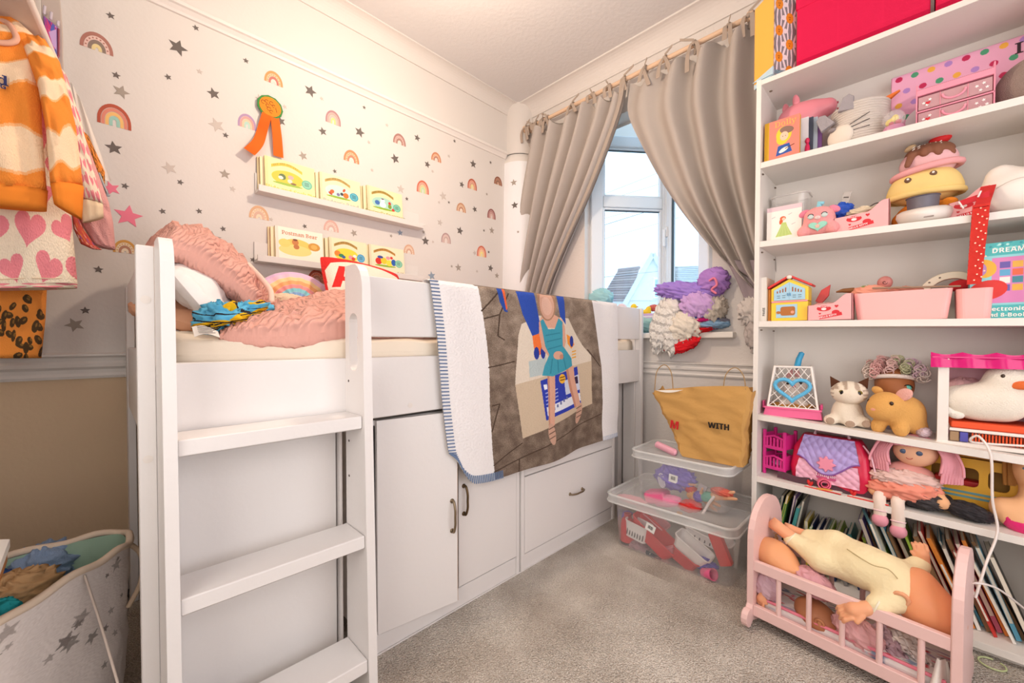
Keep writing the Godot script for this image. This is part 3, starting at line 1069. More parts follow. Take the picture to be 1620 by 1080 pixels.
	var bt := thing("bath_cloth", "crumpled bright blue cloth with yellow and black print on the bed", "cloth", V(.243, 1.032, -1.3))
	obj("cloth_fold", rumple(V(.221, 1.037, -1.28), V(.055, .042, .06), 6, .5, rz(.3), 40, 26, 2.2), bc, bt, true)
	obj("cloth_fold", rumple(V(.285, 1.063, -1.34), V(.06, .026, .06), 8, .5, rz(.25), 40, 26, 2.2), bc, bt, true)

	var rp := Pic.new(8, 256, Color("#f7efe6"))
	var bands := ["#f9ece0", "#a9a4d8", "#8fb9ea", "#8fd6e4", "#f2a0a0", "#f6b27c", "#f8d7a0", "#f3c9de", "#e3c3e6"]
	for k in 9: rp.rect(0, k / 9.0, 1, (k + 1) / 9.0, Color(bands[k]))
	var rc := thing("rainbow_cushion", "half round rainbow striped cushion leaning on the wall behind the quilt", "cushion", V(.6, 1.166, -1.98))
	var cc: Vector3 = V(.615, 1.135, -1.98)
	var ux: Vector3 = V(.98, -.02, .15).normalized()
	var uy: Vector3 = V(.05, .95, -.25).normalized()
	var un := ux.cross(uy).normalized()
	var gg := G.new()
	for s in [1, -1]:
		gg.grid(48, 24, func(u, v):
			var an: float = PI * (1.0 - u) if s > 0 else PI * u
			var w := nz(9, 2, 3).get_noise_2d(u * 6, v)
			return cc + ux * cos(an) * .175 * v + uy * sin(an) * .17 * v + un * s * .05 * pow(maxf(1.0 - v * v, 0), .5) * pow(maxf(sin(an), .0), .35) * (1.0 + .15 * sin(u * 60) * v))
	obj("cushion_body", gg, pmat(rp.tex(), .85), rc, true)

	var ic := thing("initial_cushion", "cream knitted cushion with a red top border and a red letter A", "cushion", V(.869, 1.198, -1.95))
	var tp := Pic.new(256, 256, Color("#f3e6d6"))
	var bow := [Vector2(0, 0), Vector2(1, 0), Vector2(1, .28), Vector2(.9, .16), Vector2(.7, .12), Vector2(.45, .10), Vector2(.25, .13), Vector2(.08, .18), Vector2(.02, .3), Vector2(.012, 1), Vector2(0, 1)]
	tp.poly(bow, Color("#dc2f2c"))
	tp.poly([Vector2(.96, .2), Vector2(1, .2), Vector2(1, 1), Vector2(.96, 1)], Color("#dc2f2c"))
	tp.rect(0, .9, 1, 1, Color("#dc2f2c"))

	tp.poly([Vector2(.04, .60), Vector2(.15, .24), Vector2(.24, .24), Vector2(.36, .60), Vector2(.28, .60), Vector2(.25, .50), Vector2(.15, .50), Vector2(.12, .60)], Color("#dc2f2c"))
	tp.poly([Vector2(.17, .43), Vector2(.195, .32), Vector2(.23, .43)], Color("#f3e6d6"))
	obj("cushion_body", pil(V(.675, 1.384, -1.92), V(1.182, 1.364, -2.05), V(.675, 1.089, -1.76), V(1.116, 1.049, -1.9), .065, 26, 26), pmat(tp.tex(), .95, ntex("weave"), .8), ic, true)
	tag(obj("plush_toy", rumple(V(.522, 1.139, -1.8), V(.075, .034, .05), 12, .2), plush("#efd9be")), "fluffy cream bundle between the rainbow cushion and the quilt", "plush toy")

func cupboards():
	var w1 := mat("#ebe7e5", .35, "paint", 2.0, {"ns": .25})
	var brass := mat("#8f7f68", .35, "", 1.0, {"metal": .85, "spec": .5})
	var hnd := func(a: Vector3, b: Vector3, out: Vector3) -> G:
		var g := G.new()
		var m := (a + b) / 2 + out * .024
		g.tube(smooth3([a, a + out * .014, a.lerp(m, .5) + out * .012, m, b.lerp(m, .5) + out * .012, b + out * .014, b], 4), .0045, 8)
		g.lathe(V2([.008, 0, .008, .003, .005, .005]), 12, Transform3D(Basis(out.cross(Vector3.UP) if absf(out.y) < .9 else Vector3.RIGHT, out, Vector3.UP), a))
		g.lathe(V2([.008, 0, .008, .003, .005, .005]), 12, Transform3D(Basis(out.cross(Vector3.UP), out, Vector3.UP), b))
		return g
	var bp := thing("backing_panel", "plain white panel closing the space behind the ladder steps", "panel", V(.29, 0, -1.22))
	obj("panel_board", G.new().bb(V(.09, 0, -1.235), V(.484, .745, -1.215), .002), w1, bp, true)
	obj("edge_strip", G.new().bb(V(.489, 0, -1.235), V(.497, .745, -1.2), .002), w1, bp, true)

	var c := thing("under_bed_cupboard", "white two door cupboard under the bed with its near door ajar", "cupboard", V(.9, 0, -1.5))
	var g := G.new()
	g.bb(V(.56, .06, -1.75), V(.578, .735, -1.2), .002)
	g.bb(V(1.22, .0, -1.75), V(1.238, .735, -1.184), .002)
	g.bb(V(.578, .06, -1.75), V(1.22, .078, -1.205), .002)
	g.bb(V(.578, .717, -1.75), V(1.22, .735, -1.2), .002)
	g.bb(V(.578, .06, -1.76), V(1.22, .735, -1.75), .002)
	g.bb(V(.56, .0, -1.21), V(1.22, .072, -1.187), .003)
	obj("carcass", g, w1, c, true)
	var open := .145
	var hb := Basis(Vector3.UP, -open)
	var ho := V(.596, 0, -1.183)
	var d1 := obj("door", G.new().bb(V(0, .062, -.018), V(.285, .736, 0), .002), w1, c, true)
	d1.transform = c.transform.affine_inverse() * Transform3D(hb, ho)
	obj("handle", hnd.call(V(.262, .425, 0), V(.262, .32, 0), V(0, 0, 1)), brass, d1)
	obj("edge_banding", G.new().bb(V(.2845, .064, -.017), V(.2857, .734, -.001), .0002), mat("#b98f68", .6), d1)
	var d2 := obj("door", G.new().bb(V(.913, .078, -1.2), V(1.218, .736, -1.182), .002), w1, c, true)
	obj("handle", hnd.call(V(.936, .448, -1.182), V(.936, .345, -1.182), V(0, 0, 1)), mat("#6f5a40", .4, "", 1.0, {"metal": .8}), d2, false)
	(d2.get_child(0) as Node3D).position = Vector3.ZERO

	var u := thing("drawer_unit", "white drawer chest under the bed nearest the window with one brass handle", "drawers", V(1.62, 0, -1.5))
	g = G.new()
	g.bb(V(1.243, .0, -1.75), V(1.263, .735, -1.178), .002)
	g.bb(V(1.975, .0, -1.75), V(1.995, .735, -1.178), .002)
	g.bb(V(1.263, .0, -1.76), V(1.975, .735, -1.72), .002)
	g.bb(V(1.263, .717, -1.75), V(1.975, .735, -1.19), .002)
	g.bb(V(1.263, .0, -1.21), V(1.975, .066, -1.186), .003)
	obj("carcass", g, w1, u, true)
	var dr := obj("drawer", G.new().bb(V(1.266, .072, -1.7), V(1.972, .402, -1.180), .002), w1, u, true)
	obj("handle", hnd.call(V(1.585, .245, -1.18), V(1.685, .245, -1.18), V(0, 0, 1)), brass, dr, false)
	obj("drawer", G.new().bb(V(1.266, .407, -1.7), V(1.972, .732, -1.180), .002), w1, u, true)
	tag(obj("skirting_strip", G.new().bb(V(.5, 0, -1.186), V(2.0, .003, -1.18), .001), w1), "thin white strip along the foot of the bed cupboards", "trim")

func blanket():

	var p := Pic.new(640, 512, Color("#f1eeee"))
	var dk := Color("#7b685a")
	var n := nz(.02, 4, 77)
	var n2 := nz(.3, 2, 78)
	p.poly([Vector2(.177, -.062), Vector2(.177, .002), Vector2(.187, .216), Vector2(.197, .414), Vector2(.178, .825), Vector2(.163, 1.061), Vector2(.867, 1.337), Vector2(.855, .985), Vector2(.853, .459), Vector2(.798, .020), Vector2(.790, -.181)], dk)
	for y in 512:
		for x in 640:
			if p.im.get_pixel(x, y).is_equal_approx(p.im.get_pixel(300, 500)) or absf(p.im.get_pixel(x, y).r - dk.r) < .01:
				var q := clampf(.5 - .35 * y / 512.0 + .4 * n.get_noise_2d(x, y) + .35 * n2.get_noise_2d(x, y), 0, 1)
				p.im.set_pixel(x, y, Color("#66564a").lerp(Color("#bfae9c"), q))
	for k in [[Vector2(.179, .125), Vector2(.262, .011)], [Vector2(.186, .162), Vector2(.256, .135), Vector2(.311, .016)], [Vector2(.192, .413), Vector2(.321, .387)], [Vector2(.197, .614), Vector2(.236, .607), Vector2(.184, .747)], [Vector2(.166, .960), Vector2(.306, .929), Vector2(.851, .803)], [Vector2(.256, .137), Vector2(.241, .248), Vector2(.274, .270)], [Vector2(.756, .338), Vector2(.844, .466)], [Vector2(.306, .929), Vector2(.293, 1.041)], [Vector2(.170, .926), Vector2(.251, .882), Vector2(.331, .844)]]: p.line(k, .006, Color("#4a3b31"))

	p.poly([Vector2(.360, .180), Vector2(.452, .126), Vector2(.628, .133), Vector2(.726, .309), Vector2(.779, .382), Vector2(.781, .716), Vector2(.334, .820), Vector2(.319, .517), Vector2(.342, .246)], Color("#cdb9a0"))
	p.poly([Vector2(.360, .180), Vector2(.452, .126), Vector2(.628, .133), Vector2(.726, .309), Vector2(.779, .382), Vector2(.779, .418), Vector2(.465, .483), Vector2(.319, .517), Vector2(.342, .246)], Color("#e0d3c2"))
	p.poly([Vector2(.386, .390), Vector2(.480, .370), Vector2(.465, .470), Vector2(.389, .482)], Color("#b9c6c6"))
	p.poly([Vector2(.440, .506), Vector2(.687, .448), Vector2(.705, .703), Vector2(.456, .743)], Color("#2f3fae"))
	p.poly([Vector2(.463, .667), Vector2(.699, .624), Vector2(.703, .677), Vector2(.467, .720)], Color("#e3e6f0"))
	for k in 6: p.rect((Vector2(.483, .690)).x + k * .022, (Vector2(.483, .690)).y - k * .012, (Vector2(.483, .690)).x + .012 + k * .022, (Vector2(.483, .690)).y + .018 - k * .012, Color("#6a74a8"))
	p.poly([Vector2(.454, .532), Vector2(.474, .530), Vector2(.475, .560), Vector2(.458, .563)], Color("#eef0fa"))
	for k in 4: p.line([Vector2(.462, .584) + Vector2(0, k * .022), Vector2(.539, .569) + Vector2(0, k * .022)], .007, Color("#a9b4e6"))
	p.poly([Vector2(.586, .528), Vector2(.694, .501), Vector2(.701, .603), Vector2(.591, .618)], Color("#cdd3e6"))
	p.poly([Vector2(.642, .520), Vector2(.686, .511), Vector2(.690, .560), Vector2(.649, .562)], Color("#3a2a4a"))
	p.oval((Vector2(.573, .513)).x, (Vector2(.573, .513)).y, .022, .03, Color("#f0b43a"))
	p.line([Vector2(.556, .505), Vector2(.591, .501)], .006, Color("#6a4a1a")); p.line([Vector2(.558, .521), Vector2(.591, .519)], .006, Color("#6a4a1a"))
	for k in 3: p.line([Vector2(.649, .349) + Vector2(0, k * .02), Vector2(.681, .343) + Vector2(0, k * .02)], .008, Color("#e9a83a"))

	p.poly([Vector2(.244, -.053), Vector2(.270, -.057), Vector2(.299, .120), Vector2(.282, .116), Vector2(.260, .068)], Color("#2b50a8"))
	p.poly([Vector2(.270, -.057), Vector2(.289, -.061), Vector2(.298, .097), Vector2(.292, .112)], Color("#ea6a3c"))
	p.poly([Vector2(.337, -.069), Vector2(.422, -.085), Vector2(.460, .231), Vector2(.407, .245), Vector2(.368, .126)], Color("#2f50ae"))
	p.poly([Vector2(.552, -.109), Vector2(.600, -.117), Vector2(.608, .174), Vector2(.575, .123)], Color("#2f50ae"))
	p.poly([Vector2(.407, .245), Vector2(.460, .225), Vector2(.476, .332), Vector2(.421, .368), Vector2(.411, .306)], Color("#f0783a"))
	p.poly([Vector2(.612, .234), Vector2(.646, .254), Vector2(.670, .302), Vector2(.645, .329), Vector2(.618, .295)], Color("#f0983a"))
	for k in [Vector2(.425, .345), Vector2(.461, .343), Vector2(.649, .281)]: p.oval(k.x, k.y, .014, .036, Color("#2b3c9a"))

	var skin := Color("#dba891")
	var skd := Color("#c48c74")
	p.poly([Vector2(.476, .111), Vector2(.532, .107), Vector2(.590, .146), Vector2(.600, .194), Vector2(.449, .200), Vector2(.451, .159)], skin)
	p.poly([Vector2(.448, .160), Vector2(.470, .181), Vector2(.476, .294), Vector2(.518, .348), Vector2(.554, .357), Vector2(.543, .386), Vector2(.505, .379), Vector2(.455, .321), Vector2(.444, .232)], skin)
	p.poly([Vector2(.581, .138), Vector2(.602, .188), Vector2(.606, .281), Vector2(.586, .348), Vector2(.592, .369), Vector2(.558, .381), Vector2(.556, .347), Vector2(.580, .281)], skin)
	p.poly([Vector2(.480, .472), Vector2(.528, .473), Vector2(.519, .618), Vector2(.505, .786), Vector2(.469, .778), Vector2(.475, .637)], skin); p.poly([Vector2(.480, .472), Vector2(.492, .473), Vector2(.485, .639), Vector2(.477, .779), Vector2(.469, .778), Vector2(.475, .637)], skd)
	p.poly([Vector2(.599, .452), Vector2(.659, .438), Vector2(.665, .529), Vector2(.701, .709), Vector2(.654, .715), Vector2(.622, .593)], skin); p.poly([Vector2(.599, .452), Vector2(.615, .448), Vector2(.641, .595), Vector2(.667, .713), Vector2(.654, .715), Vector2(.622, .593)], skd)
	p.poly([Vector2(.456, .159), Vector2(.475, .145), Vector2(.502, .205), Vector2(.540, .203), Vector2(.566, .134), Vector2(.587, .159), Vector2(.584, .308), Vector2(.644, .390), Vector2(.649, .440), Vector2(.594, .464), Vector2(.515, .490), Vector2(.451, .477), Vector2(.467, .420), Vector2(.499, .358), Vector2(.476, .307), Vector2(.466, .231)], Color("#419db4"))
	for k in [[Vector2(.483, .243), Vector2(.572, .226)], [Vector2(.485, .281), Vector2(.576, .261)], [Vector2(.491, .326), Vector2(.576, .305)], [Vector2(.517, .384), Vector2(.500, .473)], [Vector2(.583, .361), Vector2(.601, .455)], [Vector2(.549, .392), Vector2(.551, .471)]]: p.line(k, .006, Color("#2f8399"))
	p.oval((Vector2(.554, .365)).x, (Vector2(.554, .365)).y, .03, .026, skin); p.oval((Vector2(.574, .376)).x, (Vector2(.574, .376)).y, .012, .016, skd)
	p.oval((Vector2(.502, .040)).x, (Vector2(.502, .040)).y, .055, .115, Color("#a98268"))
	p.oval((Vector2(.504, .058)).x, (Vector2(.504, .058)).y, .043, .088, Color("#d4a792"))
	p.oval((Vector2(.504, .067)).x, (Vector2(.504, .067)).y, .03, .055, Color("#e0b7a4"))
	for s in [[Vector2(.487, .834), -.1], [Vector2(.686, .759), .25]]:
		p.oval(s[0].x, s[0].y, .022, .068, Color("#cba38e"), s[1])
		for k in 3: p.line([s[0] + Vector2(-.02, -.035 + k * .03), s[0] + Vector2(.02, -.045 + k * .03)], .006, Color("#6d5547"))
	var bl := thing("photo_blanket", "white fleece blanket printed with a photo of a seated girl, hung over the bed rail", "blanket", V(1.35, .46, -1.14))
	var xs0 := [.762, .775, .79, .80, .812, .83, .86]
	var bot := [.485, .466, .455, .455, .456, .462, .468, .474, .48, .475]
	var z := nz(1.3, 2, 15)
	var f := func(u, v):
		var drop: float = cr(bot, u)
		var x := lerpf(cr(xs0, v), lerpf(1.952, 1.946, v), u)
		if u < .08 and v > .85: drop += pow((.08 - u) / .08, 2) * .10 * (v - .85) / .15
		var y: float
		var zz: float
		if v < .06:
			y = 1.185 - (.06 - v) * 1.5; zz = -1.188
		elif v < .1:
			y = 1.185 + .004; zz = lerpf(-1.186, -1.152, (v - .06) / .04)
		else:
			var t: float = (v - .1) / .9
			y = lerpf(1.184, drop, t)
			zz = -1.15 + .02 * sqrt(t) + .012 * t * sin(u * 15 + .6) + .012 * t * z.get_noise_2d(u * 2, v * 1.5) + .006 * sin(u * 34) * exp(-t * 3)
		return V(x, y, zz)
	var pm := pmat(p.tex(), .95, ntex("weave"), .25)
	pm.uv1_scale = V(1, 1.0 / .9, 1); pm.uv1_offset = V(0, -.111, 0)
	obj("fleece", G.new().sheet(90, 60, f, .005), pm, bl, true)

	var st := G.new()
	var nst := G.new()
	for k in 58:
		var v := .1 + .88 * k / 57.0
		var a: Vector3 = f.call(.0, v)
		var b: Vector3 = f.call(.024, v)
		st.tube(V3([a + V(-.002, 0, .004), b + V(0, 0, .004)]), .0024, 5)
	for k in 26:
		var u := .005 + .205 * k / 25.0
		var a: Vector3 = f.call(u, 1.0)
		var b: Vector3 = f.call(u, .966)
		st.tube(V3([a + V(0, -.002, .004), b + V(0, 0, .004)]), .0024, 5)
	obj("blanket_stitch", st, mat("#6f84a6", .9), bl, true)
	for k in 14:
		var u := .86 + .14 * k / 13.0
		var a: Vector3 = f.call(u, 1.0)
		var b: Vector3 = f.call(u, .975)
		nst.tube(V3([a + V(0, -.002, .003), b + V(0, 0, .003)]), .0016, 5)
	obj("blanket_stitch", nst, mat("#a9b4c8", .9), bl, true)

const STARS := [[.039, 2.243, .0137, "d"], [.241, 2.224, .0344, "d"], [.303, 2.339, .0129, "d"], [.052, 2.021, .0138, "d"], [.065, 1.963, .0264, "m"], [.208, 2.085, .0133, "d"], [.314, 2.157, .0123, "l"], [.488, 2.288, .0132, "d"], [.363, 2.083, .0252, "d"], [.772, 2.271, .0310, "d"], [.828, 2.256, .0111, "l"], [.543, 2.137, .0202, "l"], [.651, 2.142, .0112, "l"], [.633, 2.064, .0226, "d"], [.373, 1.948, .0316, "l"], [.406, 1.915, .0135, "d"], [.832, 2.087, .0224, "d"], [.401, 1.739, .0224, "m"], [.734, 1.928, .0217, "m"], [.893, 1.897, .0122, "d"], [.430, 1.680, .0136, "l"], [.042, 1.736, .0262, "d"], [.208, 1.708, .0267, "l"], [.243, 1.659, .0135, "d"], [.072, 1.597, .0126, "d"], [.033, 1.577, .0275, "p"], [.080, 1.480, .0451, "p"], [.184, 1.523, .0132, "d"], [.306, 1.551, .0130, "d"], [.352, 1.438, .0363, "m"], [-.006, 1.258, .0149, "d"], [-.043, 1.099, .0147, "d"], [-.071, 1.044, .0277, "m"], [.392, 1.491, .0128, "d"], [.586, 1.575, .0103, "l"], [.739, 1.572, .0116, "d"], [.996, 1.586, .0205, "m"], [.507, 1.368, .0134, "d"], [1.222, 1.612, .0114, "m"], [1.282, 1.642, .0215, "b"], [1.060, 2.304, .0112, "d"], [1.033, 2.156, .0298, "d"], [1.199, 2.257, .0108, "l"], [1.087, 2.118, .0113, "l"], [1.404, 2.255, .0230, "d"], [1.251, 2.077, .0297, "d"], [1.694, 2.336, .0124, "d"], [1.478, 2.113, .0226, "d"], [1.647, 2.220, .0123, "l"], [1.518, 2.081, .0114, "l"], [1.105, 1.966, .0110, "l"], [1.857, 2.232, .0299, "d"], [2.022, 2.294, .0124, "d"], [1.755, 2.061, .0219, "d"], [1.288, 1.907, .0258, "l"], [1.329, 1.858, .0130, "d"], [1.600, 1.943, .0295, "l"], [1.567, 1.894, .0102, "l"], [1.646, 1.913, .0104, "d"], [1.985, 2.054, .0113, "m"], [1.871, 1.919, .0226, "d"], [1.574, 1.764, .0219, "l"], [1.738, 1.742, .0291, "d"], [1.957, 1.786, .0102, "d"], [2.034, 1.801, .0261, "m"], [1.448, 1.678, .0126, "m"], [1.462, 1.624, .0294, "d"], [1.519, 1.628, .0101, "l"], [1.870, 1.611, .0191, "l"], [2.003, 1.638, .0109, "d"], [1.668, 1.490, .0110, "m"], [1.724, 1.489, .0276, "m"], [1.891, 1.484, .0111, "l"], [2.021, 1.523, .0276, "d"], [1.508, 1.408, .0298, "b"], [2.085, 1.475, .0233, "m"]]
const BOWS := [[-.000, 2.123, .0637, "mauve and dotted", 1], [.045, 1.869, .0676, "rust and teal", 2], [.603, 2.262, .0572, "sand and pink", 1], [.490, 2.015, .0521, "lilac and mint", 2], [.887, 2.187, .0564, "lilac and yellow", 2], [.985, 2.007, .0617, "peach", 1], [1.281, 2.204, .0599, "mauve", 1], [1.546, 2.183, .0544, "dusty peach", 1], [1.848, 2.095, .0588, "rust and yellow", 2], [1.444, 1.968, .0628, "coral and green", 2], [2.098, 2.182, .0578, "brown", 1], [1.750, 1.904, .0574, "tan", 1], [2.031, 1.928, .0570, "plum", 2], [1.622, 1.677, .0536, "pink grey", 2], [1.935, 1.639, .0625, "coral and yellow", 2], [1.343, 1.553, .0536, "pale tan", 1], [.535, 1.597, .0590, "pale sand", 1], [.872, 1.602, .0564, "faint pink", 1], [.069, 1.358, .0491, "mustard", 1], [.796, 1.323, .0648, "dark rust", 1]]



func book(called: String, label: String, p: Vector3, w: float, h: float, t: float, cover: Material, edge: String, lean := .0, turn := .0, group := "", cat := "book") -> Node3D:
	var o := thing(called, label, cat, p, turn, group)
	o.rotation.x = lean
	obj("pages", G.new().bb(V(-w / 2 + .002, .002, .002), V(w / 2 - .003, h - .003, t - .002), .001), mat("#efe6cf", .9), o)
	var g := G.new()
	g.bb(V(-w / 2, 0, 0), V(-w / 2 + .003, h, t), .001)
	g.bb(V(-w / 2, 0, 0), V(w / 2, h, .002), .0008)
	obj("spine", g, mat(edge, .5), o)
	obj("front_cover", G.new().bb(V(-w / 2, 0, t - .002), V(w / 2, h, t + .0005), .0008), cover, o)
	return o

func cover(bg: String, ribbon: String, scene: String, badge: String, blobs: Array, wheat := false) -> StandardMaterial3D:
	var p := Pic.new(256, 192, Color(bg))
	if not wheat:
		var arc := []
		for k in 13: arc.append(Vector2(.12 + .62 * k / 12, .20 - .13 * sin(PI * k / 12)))
		for k in 13: arc.append(Vector2(.74 - .62 * k / 12, .29 - .13 * sin(PI * k / 12)))
		p.poly(arc, Color(ribbon))
		for k in 16: p.rect(.17 + k * .033, .205 - .125 * sin(PI * (k + 1.0) / 17), .185 + k * .033, .25 - .125 * sin(PI * (k + 1.0) / 17), Color(ribbon).darkened(.35) if k % 4 != 3 else Color(ribbon))
		p.oval(.44, .52, .32, .22, Color(scene))
		p.oval(.44, .70, .30, .035, Color("#8fb63a"))
	for b in blobs: p.oval(b[0], b[1], b[2], b[3], Color(b[4]), b[5] if b.size() > 5 else .0)
	if badge != "":
		p.oval(.83, .56, .11, .14, Color(badge)); p.oval(.83, .56, .085, .11, Color(badge).lightened(.25))
		for k in 3: p.rect(.78, .51 + k * .04, .88, .53 + k * .04, Color(badge).darkened(.45))
	p.rect(0, 0, .06, 1, Color(bg).darkened(.06))
	return pmat(p.tex(), .45)

func wall_things():
	var wl := mat("#e0dcd8", .4, "paint", 2.0, {"ns": .3})
	for k in 2:
		var y: float = [1.679, 1.354][k]
		var x0: float = [.518, .511][k]
		var o := thing("picture_ledge", ["white picture ledge holding three front facing books, the upper one", "white picture ledge partly hidden by cushions, the lower one"][k], "shelf", V(x0 + .45, y, -2.2))
		obj("ledge_board", G.new().bb(V(x0, y, ZS), V(x0 + .89, y + .014, -2.165), .002), wl, o, true)
		obj("ledge_lip", G.new().bb(V(x0, y, -2.172), V(x0 + .84 + .01, y + .031, -2.162), .002).prism(V2([x0 + .85, y, x0 + .915, y + .03, x0 + .85, y + .031]), -2.225, -2.164), wl, o, true)
		obj("ledge_back", G.new().bb(V(x0, y + .014, ZS), V(x0 + .89, y + .1, -2.222), .002), wl, o, true)
	var an := [[.33, .5, .07, .09, "#4d6a3a"], [.30, .53, .05, .05, "#e9e2d8"], [.50, .46, .06, .06, "#f0a5a5"], [.48, .58, .05, .06, "#f3d9c8"], [.55, .64, .06, .03, "#7a5a30"]]
	var fox := [[.28, .55, .05, .07, "#d9602c", .4], [.24, .62, .06, .03, "#b5442a", .8], [.62, .58, .07, .09, "#e8782f"], [.52, .56, .04, .05, "#3f4148"], [.58, .42, .03, .06, "#c4582a", .4], [.43, .6, .04, .05, "#7c6ea0"]]
	var snow := [[.42, .42, .06, .07, "#ffffff"], [.42, .56, .09, .10, "#fdfdff"], [.42, .36, .04, .02, "#6a4656"], [.62, .46, .04, .06, "#cc3a32"], [.62, .57, .05, .08, "#7f9a34"], [.72, .66, .05, .05, "#d63a34"], [.27, .52, .07, .08, "#4673b8"]]
	var bear := [[.44, .5, .30, .2, "#f0cf6a"], [.4, .64, .34, .16, "#f4dc8a"], [.18, .46, .12, .12, "#f3d678"], [.80, .46, .13, .12, "#d29a44"], [.80, .46, .07, .07, "#e9b45e"], [.40, .40, .07, .09, "#c9824a"], [.40, .33, .05, .03, "#7c4a35"], [.42, .53, .06, .07, "#bf7a48"]]
	var rab := [[.2, .5, .08, .09, "#e88a3a"], [.30, .56, .07, .06, "#3a8a5a"], [.36, .60, .05, .05, "#3a62a8"], [.55, .58, .06, .07, "#ef9aa8"], [.62, .62, .05, .06, "#d84a3a"], [.66, .52, .05, .05, "#f4f0ea"]]
	var soc := [[.25, .55, .09, .12, "#d8352e"], [.40, .52, .09, .12, "#f0ce3a"], [.55, .58, .09, .11, "#f4e14a"], [.68, .54, .07, .12, "#3263b4"], [.30, .40, .08, .05, "#3f52a0"], [.52, .40, .06, .06, "#ef9aa0"], [.62, .38, .04, .05, "#d63a34"]]
	var B := [
		[.663, 0, .225, .168, cover("#f7e8a8", "#d9b52e", "#c9c22e", "#5cb89a", an), "Hide-and-Seek Pig", .026, "#d9c84a", "cream board book with a green oval scene, leftmost on the upper ledge"],
		[.908, 0, .216, .166, cover("#f8e6bd", "#b59a55", "#bfe0dc", "#2f9fb8", fox), "Badger's Band", .028, "#9fa8b0", "cream board book with foxes and a blue badge, middle of the upper ledge"],
		[1.165, 0, .22, .166, cover("#f8e3b8", "#a98f45", "#a9d8c8", "#5cb89a", snow), "Squirrel's Snowman", .026, "#8d9a4a", "cream board book with a snowman scene, rightmost on the upper ledge"],
		[.703, 1, .222, .172, cover("#f8efdf", "", "", "", bear, true), "Postman Bear", .026, "#c97a4a", "white board book with a bear in wheat, leftmost on the lower ledge"],
		[.948, 1, .205, .163, cover("#f8e8c4", "#b08c45", "#f0dc4a", "#3fa0d0", rab), "", .026, "#000000", "cream board book with a yellow scene and blue badge, middle of lower ledge"],
		[1.175, 1, .22, .163, cover("#f8e8c8", "#b5853f", "#f8e8c8", "#6fbfa0", soc), "Cold", .026, "#6a645c", "cream board book of bright figures above the red cushion corner"],
	]
	var k := 0
	for b in B:
		var y: float = [1.694, 1.369][b[1]]
		for j in 2:
			book("board_book", "%s board book edge behind the %s" % [["rear", "nearer"][j], ["leftmost front book on the upper ledge", "middle front book on the upper ledge", "rightmost front book on the upper ledge", "leftmost front book on the lower ledge", "middle front book on the lower ledge", "rightmost front book on the lower ledge"][k]], V(b[0] - .024 + j * .008, y, -2.221 + j * .013), b[2], b[3] - .006, .010, mat(["#f2dfb0", "#f5e6c0"][j], .5), ["#e0b080", "#d9825c"][j] if k == 3 else ["#cdb98c", "#d8c69a"][j], -.06, .0, "books behind the ledge fronts")
		var o := book("board_book", b[8], V(b[0], y, -2.193), b[2], b[3], .013, b[4], "#efe0b4", -.09, .0, "front facing board books")
		if b[5] == "Postman Bear":
			words(b[5], .025, mat("#c46a34", .6), o, at(V(0, b[3] * .84, .0140)), "Droid Serif")
		elif b[5] == "Cold":
			words(b[5], .02, mat(b[7], .6), o, at(V(b[2] * .36, b[3] * .09, .0140)), "Droid Serif")
		elif b[5] != "":
			words(b[5], b[6], mat(b[7], .6), o, at(V(0, b[3] * .12, .0140)), "Droid Serif")
		k += 1

	var r := thing("rosette", "orange paper rosette with a green rim and two orange ribbons on the wall", "rosette", V(.583, 2.107, ZS + .006))
	obj("ribbon", G.new().sheet(4, 20, func(u, v): return V(lerpf(lerpf(-.028, .012, u), lerpf(-.118, -.075, u) + .03 * sin(v * PI), v), -.02 - v * .225 - .02 * u * v, .004 + .035 * v * v + .01 * sin(v * 9)), .0015), cloth("#ef6b2c"), r)
	obj("ribbon", G.new().sheet(4, 20, func(u, v): return V(lerpf(lerpf(-.002, .036, u), lerpf(.012, .056, u), v), -.02 - v * .205, .006 + .012 * sin(v * 3)), .0015), cloth("#f0702f"), r)
	obj("rim", G.new().prism(oval2(.056, .054, 11), .008, .011, Transform3D(), .001), mat("#3f8a45", .8), r)
	obj("face", G.new().prism(oval2(.047, .045, 18), .011, .0125, Transform3D(), .0005), mat("#f08a28", .8), r)
	var sc := G.new()
	for q in [[-.03, .012, .008], [-.016, .02, .007], [.004, .018, .008], [.014, .008, .006], [-.012, .002, .007], [-.006, -.012, .008], [.004, -.022, .007]]:
		sc.tube(arc3(V(q[0], q[1], .0126), q[2], Vector3.RIGHT, Vector3.UP, .4, 5.2, 10), .0011, 5)
	sc.tube(V3([V(.022, .004, .0126), V(.028, -.018, .0126)]), .0011, 5)
	obj("scribble", sc, mat("#4a3320", .8), r)

func side_of(d: Vector2) -> String:
	if absf(d.y) < .4 * absf(d.x): return "right of" if d.x > 0 else "left of"
	if absf(d.x) < .4 * absf(d.y): return "above" if d.y > 0 else "below"
	return ("above" if d.y > 0 else "below") + " and " + ("right of" if d.x > 0 else "left of")

